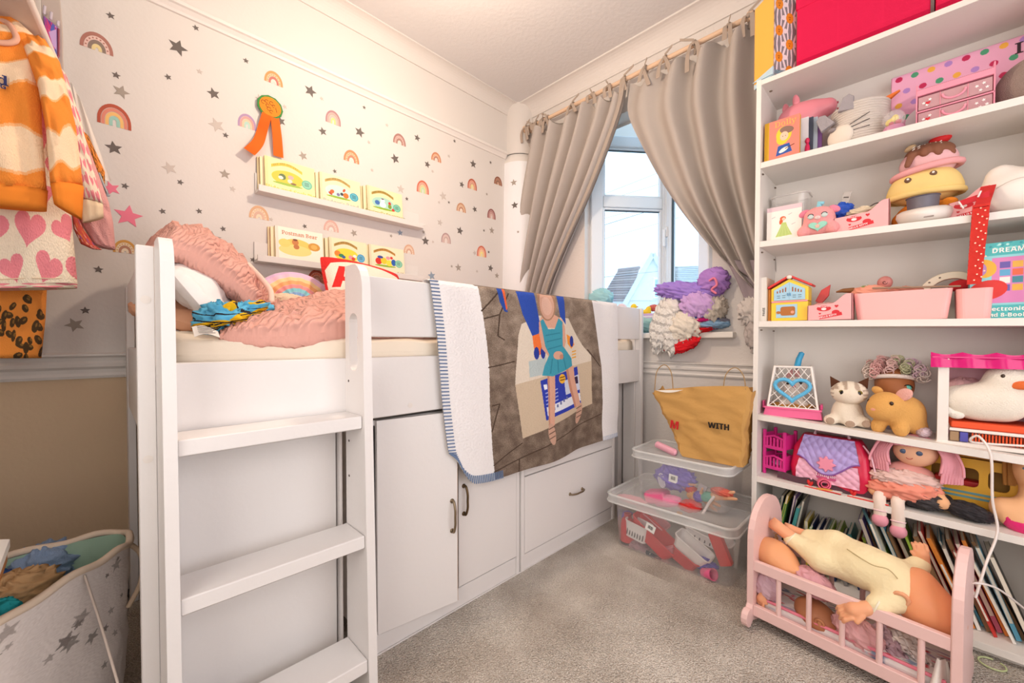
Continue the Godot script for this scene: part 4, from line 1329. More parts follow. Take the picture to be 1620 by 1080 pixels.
func stickers():
	var tone := {"d": ["dark grey", mat("#6b6460", .6)], "m": ["mid grey", mat("#a39a90", .6)], "l": ["pale grey", mat("#c6bdb6", .6)], "p": ["pink", mat("#ee7f98", .6)], "b": ["blue grey", mat("#8e9fb0", .6)]}
	var pal := {"mauve and dotted": ["#b07a6e", "#e8c9c0", "#8f7f74", "#ead9a0"], "rust and teal": ["#b5563f", "#dd8d7a", "#efc27a", "#9fcfc4"], "sand and pink": ["#c99a62", "#e9c3a0", "#c07a70", "#e8d9d0"], "lilac and mint": ["#b294b8", "#e3a3a0", "#e9c9a8", "#b4d8cc"], "lilac and yellow": ["#b0868a", "#d8a8a0", "#d3b8b0", "#eed889"], "peach": ["#d68d62", "#f2bf9c", "#c98a70", "#f3e0d4"], "mauve": ["#a97f78", "#d9b5ad", "#a98478", "#ecd9d0"], "dusty peach": ["#c98866", "#edbb9c", "#b98878", "#efdccf"], "rust and yellow": ["#b9634c", "#e0a088", "#d9a58a", "#e9dc9c"], "coral and green": ["#cf7259", "#e9a58f", "#f0cc9a", "#b8dcae"], "brown": ["#8f5d4a", "#b98a72", "#8f6a58", "#c49a80"], "tan": ["#c49474", "#e5c6a8", "#c08f78", "#efe0d0"], "plum": ["#96625f", "#b98884", "#c9a29a", "#d9bdb4"], "pink grey": ["#b79a98", "#d9bfb8", "#c9b0a8", "#e4d3cc"], "coral and yellow": ["#d2745a", "#eba78a", "#f1c9a0", "#f3e38f"], "pale tan": ["#d9b196", "#efd8c4", "#d3aa92", "#f1e3d6"], "pale sand": ["#d8ae8a", "#efd3b8", "#d9b5a0", "#ecd9bf"], "faint pink": ["#dcb3a8", "#efd3c8", "#d9b8ae", "#f3e4dc"], "mustard": ["#d59f4f", "#ecd9bc", "#bb8a70", "#f0e0c8"], "dark rust": ["#9c4a36", "#c97a60", "#a5705c", "#c9a08c"]}
	var marks := [["orange rosette", Vector2(.583, 2.0)]]
	for b in BOWS:
		marks.append([b[3] + " rainbow", Vector2(b[0], b[1])])
		var o := thing("rainbow_sticker", "%s rainbow sticker on the papered wall" % b[3], "sticker", V(b[0], b[1] - b[2] * .45, ZS + .0003), .0, "rainbow wall stickers")
		var R: float = b[2] * .98
		var c: Array = pal[b[3]]
		var nb := 4
		var gap := .03 if b[4] == 2 else .015
		for k in nb:
			var r1 := R * (1.0 - .23 * k)
			var r0 := R * (1.0 - .23 * (k + 1) + gap)
			var leg := -R * (.28 if b[4] == 2 else .08)
			var sx := .72
			var q := PackedVector2Array([Vector2(r1 * sx, leg)])
			for j in 17: q.append(Vector2(cos(PI * j / 16) * r1 * sx, sin(PI * j / 16) * r1))
			q.append(Vector2(-r1 * sx, leg)); q.append(Vector2(-r0 * sx, leg))
			for j in 17: q.append(Vector2(-cos(PI * j / 16) * r0 * sx, sin(PI * j / 16) * r0))
			q.append(Vector2(r0 * sx, leg))
			obj("arch", G.new().prism(q, .0, .0008), mat(c[k], .6), o)
		if b[4] == 1:
			var dt := G.new()
			for j in 9: dt.prism(oval2(R * .045, R * .045, 7, cos(PI * (j + .5) / 9) * R * .66 * .72, sin(PI * (j + .5) / 9) * R * .66), .0008, .0013)
			obj("dots", dt, mat(c[0], .6), o)
	marks.append(["upper picture ledge", Vector2(1.43, 1.70)])
	var shapes := {}
	for s in STARS:
		var d := Vector2(s[0], s[1])
		var near := marks.duplicate()
		near.sort_custom(func(a, b): return d.distance_to(a[1]) < d.distance_to(b[1]))
		var size: String = "tiny " if s[2] < .0105 else ("small " if s[2] < .021 else ("" if s[2] < .03 else "large "))
		var label := ""
		for m in near:
			label = "%s%s star sticker %s the %s" % [size, tone[s[3]][0], side_of(d - m[1]), m[0]]
			if not used_labels.has(label): break
		used_labels[label] = true
		var key := "%.3f" % s[2]
		if not shapes.has(key): shapes[key] = G.new().prism(star2(s[2], .45, .1), .0, .0012, Transform3D(), .0004).mesh()
		var o := obj("star_sticker", shapes[key], tone[s[3]][1])
		o.position = V(s[0], s[1], ZS + .0003)
		o.rotation.z = .35 * sin(s[0] * 71.0)
		tag(o, label, "sticker", "star wall stickers")

	for q in [[2.0, .028, "dark grey star sticker halfway up the white pipe casing", "d", .55], [2.17, .026, "mid grey star sticker highest on the white pipe casing", "m", .5], [1.95, .012, "tiny dark star sticker beside the star halfway up the pipe casing", "d", .85], [1.80, .011, "tiny grey star sticker low on the white pipe casing", "m", .7]]:
		var r := lerpf(.215, .165, q[0] / 2.33)
		var an: float = q[4]
		var o := obj("star_sticker", G.new().prism(star2(q[1], .45, .1), -.002, .0016, Transform3D(), .0004), tone[q[3]][1])
		o.position = V(XW - cos(an) * r, q[0], ZS + sin(an) * r)
		o.rotation.y = atan2(-cos(an), sin(an))
		tag(o, q[2], "sticker", "star wall stickers")

func clothes_rail():
	var gr := mat("#cfc4bb", .5, "paint", 2.0, {"ns": .3})
	var ws := thing("wall_cabinet", "pale grey wall cabinet above the hanging clothes", "cabinet", V(-.35, 1.85, -1.8))
	var up := Basis(Vector3.RIGHT, -PI / 2)
	obj("bottom_board", G.new().prism(V2([-.095, 1.93, -.131, 1.57, -.16, 1.28, -.72, 1.28, -.72, 1.93]), 1.855, 1.875, at(Vector3.ZERO, up)), gr, ws, true)
	obj("front_edge", G.new().tube(V3([V(-.094, 1.865, -1.93), V(-.13, 1.865, -1.57), V(-.159, 1.865, -1.28)]), .0105, 4), mat("#f3eee8", .4), ws, true)
	obj("side_panel", G.new().prism(V2([-.125, 1.86, -.080, 1.883, -.080, 2.029, -.095, 2.35, -.125, 2.35]), -2.05, -2.02, Transform3D(), .002), mat("#b9aca4", .5), ws, true)
	obj("back_board", G.new().bb(V(-.72, 1.86, -2.22), V(-.15, 2.6, -2.2), .002), gr, ws, true)
	var pp := Pic.new(128, 128, Color("#8a5aa8"))
	for k in 26: pp.poly([Vector2(rng.randf(), rng.randf()), Vector2(rng.randf(), rng.randf()), Vector2(rng.randf(), rng.randf())], [Color("#c4427e"), Color("#5a62b8"), Color("#d95a8c"), Color("#6f3f92"), Color("#c9a8dc")][k % 5])
	var pu := thing("zip_pouch", "purple and pink patterned plastic pouch hanging from the wall cabinet", "pouch", V(-.102, 1.965, -2))
	obj("pouch_body", G.new().prism(V2([-.120, 2.027, -.088, 2.005, -.089, 1.914, -.095, 1.901, -.119, 1.956]), -2.012, -1.995, Transform3D(), .004), pmat(pp.tex(), .25), pu, true)
	obj("zip_edge", G.new().tube(V3([V(-.087, 1.999, -1.995), V(-.088, 1.913, -1.995), V(-.093, 1.9, -1.995)]), .003, 6), plastic("#8f3f55"), pu, true)
	obj("loops", G.new().tube(V3([V(-.118, 2.033, -2), V(-.117, 2.063, -2.01)]), .004, 6).tube(V3([V(-.104, 2.024, -2), V(-.103, 2.051, -2.01)]), .004, 6).tube(V3([V(-.089, 2.012, -2), V(-.088, 2.03, -2.01)]), .004, 6), clear("#d9d0e0", .6), pu, true)

	var rl := thing("clothes_rail", "metal rail under the wall cabinet carrying the children's clothes", "rail", V(-.28, 1.83, -1.6))
	obj("rail_tube", G.new().tube(V3([V(-.28, 1.825, -2.1), V(-.28, 1.825, -1.3)]), .011, 10), mat("#c9c9cc", .3, "", 1.0, {"metal": .8}), rl, true)
	obj("bracket", G.new().tube(V3([V(-.28, 1.825, -2.0), V(-.28, 1.86, -2.0)]), .006).tube(V3([V(-.28, 1.825, -1.35), V(-.28, 1.86, -1.35)]), .006), mat("#c9c9cc", .3, "", 1.0, {"metal": .8}), rl, true)
	var zc := nz(1.0, 2, 51)
	var F := V(0, 0, 1)

	var tp := Pic.new(256, 256, Color("#f3923a"))
	var wob := func(y: float, a: float, sd: float) -> Array:
		var q := []
		for k in 17: q.append(Vector2(k / 16.0, y + .02 * sin(k * .6 + sd) + .006 * sin(k * 1.5 + sd)))
		for k in 17: q.append(Vector2(1.0 - k / 16.0, y + a + .02 * sin((16 - k) * .5 + sd * 2)))
		return q
	for k in [[.12, .10, 1.0], [.46, .12, 2.0], [.78, .14, 4.0]]:
		tp.poly(wob.call(k[0] - .012, k[1] + .024, k[2]), Color("#f7b77c"))
		tp.poly(wob.call(k[0], k[1], k[2]), Color("#fbdcb8"))
	var om := pmat(tp.tex(), .95, ntex("weave"), .5)
	var rib := cloth("#f08e38")
	var o := thing("tie_dye_sweatshirt", "orange and cream tie dyed sweatshirt hanging in front of the other clothes", "sweatshirt", V(-.187, 1.561, -1.76))
	var d := .035
	obj("torso", G.new().loft([[V(-.245, 1.804, -1.76), V(-.167, 1.871, -1.76), .01], [V(-.302, 1.736, -1.76), V(-.116, 1.829, -1.76), .03], [V(-.313, 1.638, -1.76), V(-.11, 1.744, -1.76), d], [V(-.315, 1.513, -1.76), V(-.112, 1.588, -1.76), d], [V(-.321, 1.371, -1.76), V(-.105, 1.409, -1.76), d]], 40, F, func(u, v): return .018 * zc.get_noise_2d(u * 6, v * 2.5), 8, .8), om, o, true)
	obj("sleeve", G.new().loft([[V(-.15, 1.814, -1.75), V(-.102, 1.833, -1.76), .02], [V(-.134, 1.758, -1.74), V(-.075, 1.782, -1.76), .035], [V(-.116, 1.682, -1.735), V(-.063, 1.716, -1.76), .035], [V(-.103, 1.572, -1.73), V(-.046, 1.613, -1.76), .03], [V(-.097, 1.421, -1.73), V(-.034, 1.446, -1.76), .03]], 28, F, func(u, v): return .012 * zc.get_noise_2d(u * 5 + 9, v * 5), 8, .85), om, o, true)
	obj("hem_rib", G.new().loft([[V(-.321, 1.381, -1.76), V(-.103, 1.41, -1.76), .036], [V(-.322, 1.337, -1.76), V(-.106, 1.352, -1.76), .032]], 48, F, func(u, v): return .0016 * sin(u * 220), 3, .8), rib, o, true)
	obj("cuff_rib", G.new().loft([[V(-.097, 1.425, -1.73), V(-.032, 1.438, -1.755), .03], [V(-.091, 1.37, -1.73), V(-.037, 1.342, -1.755), .027]], 40, F, func(u, v): return .0014 * sin(u * 120), 3, .85), rib, o, true)
	obj("collar", G.new().tube(smooth3([V(-.231, 1.789, -1.73), V(-.2, 1.766, -1.722), V(-.169, 1.772, -1.722), V(-.152, 1.793, -1.725), V(-.163, 1.829, -1.735), V(-.177, 1.838, -1.745)], 6), .007, 8), cloth("#e9b59c"), o, true)
	words("d", .034, mat("#2e3566", .8), o, Transform3D(Basis(), (V(-.177, 1.671, -1.722) as Vector3) - o.position), "Droid Serif", true)
	words("G", .016, mat("#2e3566", .8), o, Transform3D(Basis(), (V(-.176, 1.655, -1.722) as Vector3) - o.position), "Droid Sans", true)
	obj("loop", G.new().tube(V3([V(-.245, 1.798, -1.76), V(-.28, 1.815, -1.76)]), .004, 6), cloth("#e9b59c"), o, true)

	var hp := Pic.new(300, 460, Color("#f6e9d2"))
	for k in 40:
		var r := .078 + .012 * (k % 3)
		hp.heart(.06 + (k % 5) * .22 + .10 * ((k / 5) % 2), .05 + (k / 5) * .13, r, Color("#ee8f9a"), .5 * sin(k * 2.3))
	var hm := pmat(hp.tex(), .95, ntex("weave"), .5)
	var h := thing("heart_print_dress", "cream sweatshirt dress with large pink hearts behind the orange sweatshirt", "dress", V(-.169, 1.279, -1.88))
	obj("skirt", G.new().loft([[V(-.352, 1.723, -1.88), V(-.085, 1.812, -1.88), .02], [V(-.356, 1.46, -1.88), V(-.072, 1.55, -1.88), .035], [V(-.358, 1.328, -1.88), V(-.064, 1.396, -1.88), .04], [V(-.366, 1.126, -1.88), V(-.052, 1.165, -1.88), .05], [V(-.366, 1.113, -1.88), V(-.053, 1.149, -1.88), .045]], 44, F, func(u, v): return .02 * zc.get_noise_2d(u * 5 + 3, v * 2), 10, .75), hm, h, true)
	obj("sleeve", G.new().loft([[V(-.096, 1.839, -1.9), V(-.067, 1.81, -1.9), .02], [V(-.082, 1.69, -1.9), V(-.039, 1.687, -1.9), .03], [V(-.062, 1.56, -1.9), V(-.015, 1.55, -1.9), .03], [V(-.042, 1.442, -1.9), V(.009, 1.43, -1.9), .028]], 28, F, func(u, v): return .008 * zc.get_noise_2d(u * 5 + 19, v * 5), 8, .85), hm, h, true)
	obj("cuff_rib", G.new().loft([[V(-.041, 1.434, -1.9), V(.008, 1.43, -1.9), .026], [V(-.039, 1.362, -1.9), V(.009, 1.389, -1.9), .024]], 36, F, func(u, v): return .0012 * sin(u * 110), 3, .85), cloth("#ecd8b6"), h, true)
	obj("hem_stitch", G.new().tube(smooth3([V(-.244, 1.147, -1.832), V(-.154, 1.164, -1.83), V(-.093, 1.171, -1.835), V(-.056, 1.187, -1.866)], 6), .0015, 5), cloth("#e8d5b8"), h, true)
	obj("loop", G.new().tube(V3([V(-.263, 1.758, -1.88), V(-.28, 1.815, -1.88)]), .004, 6), cloth("#ecd8b6"), h, true)

	var lp := Pic.new(256, 256, Color("#e8913f"))
	for k in 120:
		var x := rng.randf(); var y := rng.randf(); var a := rng.randf() * 3
		lp.oval(x, y, .034 + .02 * rng.randf(), .02 + .012 * rng.randf(), Color("#4e3a22"), a)
		lp.oval(x + .01, y - .008, .018, .010, Color("#8a6432"), a)
	var t := thing("leopard_trousers", "orange trousers with dark leopard spots hanging lowest at the left", "trousers", V(-.217, 1.058, -1.97))
	var lm := pmat(lp.tex(), .9, ntex("weave"), .5)
	obj("trouser_leg", G.new().loft([[V(-.325, 1.357, -1.97), V(-.124, 1.403, -1.97), .03], [V(-.327, 1.16, -1.97), V(-.12, 1.183, -1.97), .04], [V(-.329, 1.053, -1.97), V(-.126, 1.052, -1.97), .04], [V(-.331, .935, -1.97), V(-.136, .929, -1.97), .035]], 36, F, func(u, v): return .015 * zc.get_noise_2d(u * 5 + 33, v * 3), 8, .8), lm, t, true)
	obj("loop", G.new().tube(V3([V(-.281, 1.363, -1.97), V(-.28, 1.815, -1.97)]), .004, 6), cloth("#e8913f"), t, true)

	var pk := thing("fleece_cardigan", "fuzzy dusty pink cardigan with a floral lining below the cream cuff", "cardigan", V(-.013, 1.375, -2.02))
	obj("body", G.new().loft([[V(-.103, 1.688, -2.02), V(-.041, 1.711, -2.02), .02], [V(-.088, 1.465, -2.02), V(.023, 1.47, -2.02), .03], [V(-.054, 1.399, -2.02), V(.033, 1.402, -2.02), .035], [V(-.016, 1.318, -2.02), V(.038, 1.314, -2.02), .03], [V(-.004, 1.309, -2.02), V(.037, 1.307, -2.02), .02]], 30, F, func(u, v): return .012 * zc.get_noise_2d(u * 6 + 3, v * 3 + 8), 7, .85), plush("#e3a9a6"), pk, true)
	var fl := Pic.new(128, 128, Color("#c9564a"))
	for k in 50: fl.oval(rng.randf(), rng.randf(), .05, .04, [Color("#e8a08a"), Color("#8f5aa0"), Color("#f0cdb8"), Color("#b23f3a"), Color("#d98a4a")][k % 5], k * 1.0)
	obj("lining", G.new().loft([[V(-.067, 1.421, -1.99), V(-.059, 1.425, -2), .006], [V(-.062, 1.355, -1.99), V(-.039, 1.361, -2), .01], [V(-.046, 1.308, -1.99), V(-.013, 1.311, -2), .012], [V(-.019, 1.295, -1.99), V(.005, 1.298, -2), .006]], 16, F, null, 6), pmat(fl.tex(), .9), pk, true)
	obj("loop", G.new().tube(V3([V(-.096, 1.69, -2.02), V(-.28, 1.815, -2.02)]), .004, 6), cloth("#e3a9a6"), pk, true)

	var tu := thing("tulle_skirt", "sheer white glittery tulle skirt hanging closest to the papered wall", "skirt", V(-.002, 1.694, -2.12))
	var tm := mat("#faf3ea", .8, "", 1.0, {"alpha": .6, "back": .4})
	obj("tulle", G.new().sheet(16, 24, func(u, v):
		var a: Vector3 = (V(-.066, 1.892, -2.12) as Vector3).lerp(V(-.024, 1.569, -2.12), v)
		var b: Vector3 = (V(-.042, 1.836, -2.12) as Vector3).lerp(V(.031, 1.575, -2.12), v)
		return a.lerp(b, u) + V(0, 0, .005 * sin(u * 9 + v * 3)), .002), tm, tu, true)
	obj("loop", G.new().tube(V3([V(-.066, 1.888, -2.12), V(-.28, 1.86, -2.12)]), .003, 6), tm, tu, true)
	var zt := thing("zipped_top", "narrow strip of a leopard trimmed top with a grey zip behind the cream sleeve", "top", V(.005, 1.545, -2.07))
	obj("trim", G.new().loft([[V(-.054, 1.724, -2.07), V(-.024, 1.702, -2.07), .01], [V(-.016, 1.601, -2.07), V(.015, 1.589, -2.07), .012], [V(.001, 1.522, -2.07), V(.014, 1.525, -2.07), .006]], 12, F, null, 6), lm, zt, true)
	obj("zip", G.new().tube(V3([V(-.001, 1.574, -2.05), V(.012, 1.529, -2.05), V(.023, 1.5, -2.05)]), .005, 6).box(V(.02, 1.503, -2.045), V(.006, .014, .003), .001), mat("#8f9498", .4, "", 1.0, {"metal": .6}), zt, true)
	obj("loop", G.new().tube(V3([V(-.049, 1.722, -2.07), V(-.28, 1.815, -2.07)]), .003, 6), lm, zt, true)

func basket():
	var cp := Pic.new(512, 256, Color("#efe4de"))
	for k in 70:
		var r := [.008, .012, .02, .028][k % 4] as float
		cp.star(rng.randf(), rng.randf(), r, [Color("#8f8580"), Color("#b9aea8"), Color("#a39a94")][k % 3], rng.randf() * 3)
	for k in 14:
		var a := Vector2(rng.randf(), rng.randf())
		for j in 3:
			var b := a + Vector2(rng.randf_range(-.06, .06), rng.randf_range(.04, .14))
			cp.line([a, b], .003, Color("#c2b7b0"))
			cp.star(b.x, b.y, .008, Color("#b0a59f"))
			a = b
	var o := thing("laundry_basket", "soft fabric laundry basket printed with grey stars beside the bed post", "basket", V(-.15, 0, -1.35))
	var P := [Vector2(.047, -1.50), Vector2(.03, -1.575), Vector2(-.05, -1.592), Vector2(-.16, -1.585), Vector2(-.30, -1.53), Vector2(-.38, -1.40), Vector2(-.36, -1.22), Vector2(-.26, -1.14), Vector2(-.16, -1.20), Vector2(-.09, -1.30), Vector2(-.02, -1.385), Vector2(.03, -1.445)]
	var m := P.size()
	var ring := func(u: float) -> Vector2:
		var f := fposmod(u, 1.0) * m
		var k := int(f) % m
		var q := f - int(f)
		return (P[k] as Vector2).cubic_interpolate(P[(k + 1) % m], P[(k - 1 + m) % m], P[(k + 2) % m], q)
	var cen := Vector2(-.17, -1.38)
	var zn := nz(1.2, 2, 61)
	var wall := func(s: float) -> G:
		return G.new().grid(72, 20, func(u, v):
			var q: Vector2 = ring.call(u)
			var k = 1.0 - .10 * v + s + .05 * sin(v * PI) * zn.get_noise_2d(u * 9, v * 3)
			q = cen + (q - cen) * k
			return V(q.x, lerpf(.447, .005, v), q.y))
	obj("basket_wall", wall.call(.0), pmat(cp.tex(), .95, ntex("weave"), .15), o, true)
	obj("lining", wall.call(-.035), cloth("#a8c4ae"), o, true)
	var rim := PackedVector3Array()
	for k in 64:
		var q: Vector2 = ring.call(k / 64.0)
		rim.append(V(q.x, .45 + .004 * sin(k * .9), q.y))
	obj("rim", G.new().tube(rim, .0085, 8, true), cloth("#e8d3bd"), o, true)
	obj("handle", G.new().tube(smooth3([V(.045, .44, -1.49), V(.068, .40, -1.49), V(.066, .33, -1.485), V(.04, .28, -1.47)], 6), .006, 8), cloth("#d8c0a6"), o, true)
	obj("bottom", G.new().bb(V(-.28, .004, -1.5), V(-.02, .012, -1.26), .002), cloth("#a8c4ae"), o, true)

	obj("seam", G.new().tube(smooth3([V(-.035, .44, -1.359), V(-.009, .36, -1.255) , V(.014, .28, -1.155)], 6), .0025, 5), cloth("#cfc0b4"), o, true)
	tag(obj("fleece_robe", rumple(V(-.113, .4, -1.605), V(.075, .05, .06), 71, .3, ry(.7)), plush("#8fa5c4")), "fluffy pale blue robe heaped in the laundry basket", "robe")
	tag(obj("grey_garment", rumple(V(-.04, .39, -1.635), V(.06, .04, .035), 72, .3, ry(.6)), plush("#b9b4bb")), "grey and cream garment at the right inside the laundry basket", "garment")
	tag(obj("tan_garment", rumple(V(-.145, .42, -1.421), V(.07, .04, .05), 73, .4, ry(.7)), cloth("#c9a276")), "tan cloth garment spilling over the front of the laundry basket", "garment")
	var sp := Pic.new(64, 64, Color("#c95a78"))
	for k in 8: sp.rect(0, k / 8.0, 1, k / 8.0 + .05, Color("#f0d8dc"))
	tag(obj("striped_garment", rumple(V(-.173, .4, -1.604), V(.05, .03, .045), 74, .2, ry(.9)), pmat(sp.tex(), .9)), "pink and white striped garment in the laundry basket", "garment")
	tag(obj("blue_garment", rumple(V(-.184, .4, -1.551), V(.035, .03, .03), 75, .3), cloth("#3d5c94")), "dark blue garment beside the pink stripes in the laundry basket", "garment")
	tag(obj("teal_garment", rumple(V(-.153, .43, -1.298), V(.03, .03, .035), 76, .3), cloth("#2f9aa0")), "teal and red garment at the near edge of the laundry basket", "garment")
	var tb := thing("side_table", "corner of a white tabletop at the left edge above the basket", "table", V(-.3, 0, -1.2))
	var up := Basis(Vector3.RIGHT, -PI / 2)
	obj("tabletop", G.new().prism(V2([-.13, 1.237, -.125, 1.0, -.6, 1.0, -.55, 1.62]), .585, .6, at(Vector3.ZERO, up), .001), mat("#f2ece4", .4), tb, true)
	obj("edge", G.new().prism(V2([-.133, 1.232, -.128, 1.0, -.6, 1.0, -.55, 1.612]), .56, .585, at(Vector3.ZERO, up)), mat("#b9763c", .5), tb, true)
	for q in [Vector2(-.48, -1.06), Vector2(-.55, -1.25)]:
		obj("leg", G.new().bb(V(q.x - .02, 0, q.y - .02), V(q.x + .02, .56, q.y + .02), .003), mat("#f2ece4", .4), tb, true)

func curtains():
	var lin2 := mat("#bdb5af", .95, "weave", 7.0, {"spec": .1, "back": .35})
	var tie := mat("#b5a699", .95, "weave", 9.0, {"spec": .1})
	var po := thing("curtain_pole", "pale wooden curtain pole above the bay window", "pole", V(2.262, 2.575, -1.3))
	var wood := mat("#e3c3a6", .5, "paint", 2.0)
	obj("rod", G.new().tube(V3([V(2.262, 2.575, -2.14), V(2.262, 2.575, -.42)]), .0135, 12), wood, po, true)
	obj("finial", G.new().ell(V(2.262, 2.575, -2.155), V(.026, .026, .03)), wood, po, true)
	obj("finial", G.new().ell(V(2.262, 2.575, -.40), V(.026, .026, .03)), wood, po, true)
	for z in [-2.1, -.595]:
		obj("bracket", G.new().bb(V(2.262, 2.56, z - .012), V(2.33, 2.59, z + .012), .004).lathe(V2([.02, -.016, .026, -.01, .026, .01, .02, .016]), 16, Transform3D(rx(PI / 2), V(2.262, 2.575, z))), wood, po, true)
	var bow := func(z: float, big: float, sd: int, parent: Node3D):
		var g := G.new()
		var c := V(2.262, 2.575, z)
		g.tube(arc3(c, .018, Vector3.RIGHT, Vector3.UP, 0, TAU, 12), .006, 6)
		g.ell(c + V(-.022, -.004, 0), V(.012, .012, .012), Basis(), 8, 6)
		for s in [-1, 1]:
			var ln := big * (.075 + .02 * sin(sd * 1.7 + s))
			g.sheet(3, 8, func(u, v): return c + V(-.026 - .012 * sin(v * 3), -v * ln + .012 * sin(v * PI), s * (.004 + v * .022 + .01 * sin(sd + v * 2)) + (u - .5) * .016 * (1 + v * .5)), .002)
		var e := sin(sd * 2.3)
		g.sheet(3, 8, func(u, v): return c + V(-.022 - .012 * v, .012 + v * .018 * big + (u - .5) * .014, e * v * .05 * big + .01 * v), .002)
		g.tube(V3([c + V(0, -.016, 0), c + V(-.004, -.055, .0)]), .007, 6)
		obj("tie", g, tie, parent, true)
	var Lz := [-2.10, -2.13, -2.19, -2.21, -2.22, -2.22, -2.22]
	var Rz := [-1.262, -1.31, -1.49, -1.70, -1.85, -1.93, -1.95]
	var Yl := [2.535, 2.36, 2.0, 1.65, 1.38, 1.15, .95]
	var lc := thing("curtain", "greige linen curtain left of the bay window swept towards the corner", "curtain", V(2.25, .95, -1.8), .0, "linen curtains")
	obj("curtain_cloth", G.new().sheet(110, 60, func(u, v):
		var uu: float = u
		var w := pow(uu, .85)
		var z := lerpf(cr(Lz, v), cr(Rz, v), w)
		var y: float = cr(Yl, v) - (.04 * sin(u * PI * 8) * sin(u * PI * 8)) * exp(-v * 22)
		var amp = lerpf(.05, .05, v) * (1.0 - .55 * smoothstep(.55, 1.0, u) * (1 - v))
		var x = 2.255 + amp * sin(TAU * (u * 6.2 + .25 * sin(v * 2.2)) ) + .008 * sin(u * 61 + v * 4) * (1 - v * .4)
		if u > .965: x -= .012 * (u - .965) / .035
		return V(minf(x, 2.315), y, z), .003), lin2, lc, true)
	obj("hem_band", G.new().sheet(4, 40, func(u, v):
		var z: float = cr(Rz, v * .8)
		return V(2.228 - .003 * u, cr(Yl, v * .8), z + .004 - (1 - u) * .03 + .002), .003), mat("#b3a79d", .95, "weave", 7.0, {"back": .3}), lc, true)
	for q in [[-2.085, 1.2, 1], [-2.03, .8, 2], [-1.985, 1.1, 3], [-1.92, .8, 4], [-1.88, 1.1, 5], [-1.66, 1.2, 6], [-1.50, .9, 7], [-1.38, .9, 8], [-1.275, 1.3, 9]]: bow.call(q[0], q[1], q[2], lc)
	var rc := thing("curtain", "greige linen curtain right of the bay window tied back behind the bookcase", "curtain", V(2.25, 1.2, -.8), .0, "linen curtains")
	var L2 := [Vector2(-1.24, 2.535), Vector2(-1.262, 2.37), Vector2(-1.17, 2.14), Vector2(-1.065, 1.93), Vector2(-.93, 1.71), Vector2(-.79, 1.51), Vector2(-.69, 1.39), Vector2(-.60, 1.31)]
	var R2 := [Vector2(-.45, 2.54), Vector2(-.45, 2.2), Vector2(-.45, 1.95), Vector2(-.45, 1.75), Vector2(-.45, 1.57), Vector2(-.45, 1.42), Vector2(-.45, 1.32), Vector2(-.45, 1.25)]
	obj("curtain_cloth", G.new().sheet(110, 64, func(u, v):
		var a: Vector2 = cr(L2, v)
		var b: Vector2 = cr(R2, v)
		var q := a.lerp(b, u)
		q.y -= .10 * sin(u * PI) * smoothstep(.35, 1.0, v) * (1.0 - u)
		q.y -= .045 * pow(sin(u * PI * 5.0), 2) * exp(-v * 20)
		var bulge := .05 * sin(PI * clampf(v * 1.1, 0, 1)) * sin(PI * u)
		var fr = u * 5.0 + .9 * v * (1.0 - u)
		var x = 2.26 - bulge * .7 + .05 * (.4 + .6 * smoothstep(.15, .5, u) + .3 * v) * sin(TAU * fr) + .010 * sin(u * 23 - v * 13) * v
		return V(minf(x, 2.315), q.y, q.x), .003), lin2, rc, true)
	obj("curtain_tail", G.new().loft([[V(2.27, 1.40, -.70), V(2.27, 1.36, -.45), .02], [V(2.27, 1.28, -.645), V(2.27, 1.26, -.45), .03], [V(2.27, 1.2, -.615), V(2.27, 1.18, -.45), .025], [V(2.27, 1.16, -.61), V(2.27, 1.14, -.45), .02]], 30, V(-1, 0, 0), func(u, v): return .015 * sin(u * 14 + v * 3), 6), mat("#a1949a", .95, "weave", 7.0), rc, true)
	obj("curtain_tail", rumple(V(2.275, 1.135, -.575), V(.035, .07, .06), 81, .5), mat("#d6cfca", .95, "weave", 7.0), rc, true)
	obj("curtain_tail", rumple(V(2.275, 1.03, -.555), V(.03, .09, .05), 82, .5), mat("#c6bcb8", .95, "weave", 7.0), rc, true)
	for q in [[-1.14, 1.3, 11], [-1.02, 1.2, 12], [-.86, 1.6, 13], [-.69, 1.1, 15], [-.60, 1.7, 14], [-.50, 1.2, 16]]: bow.call(q[0], q[1], q[2], rc)


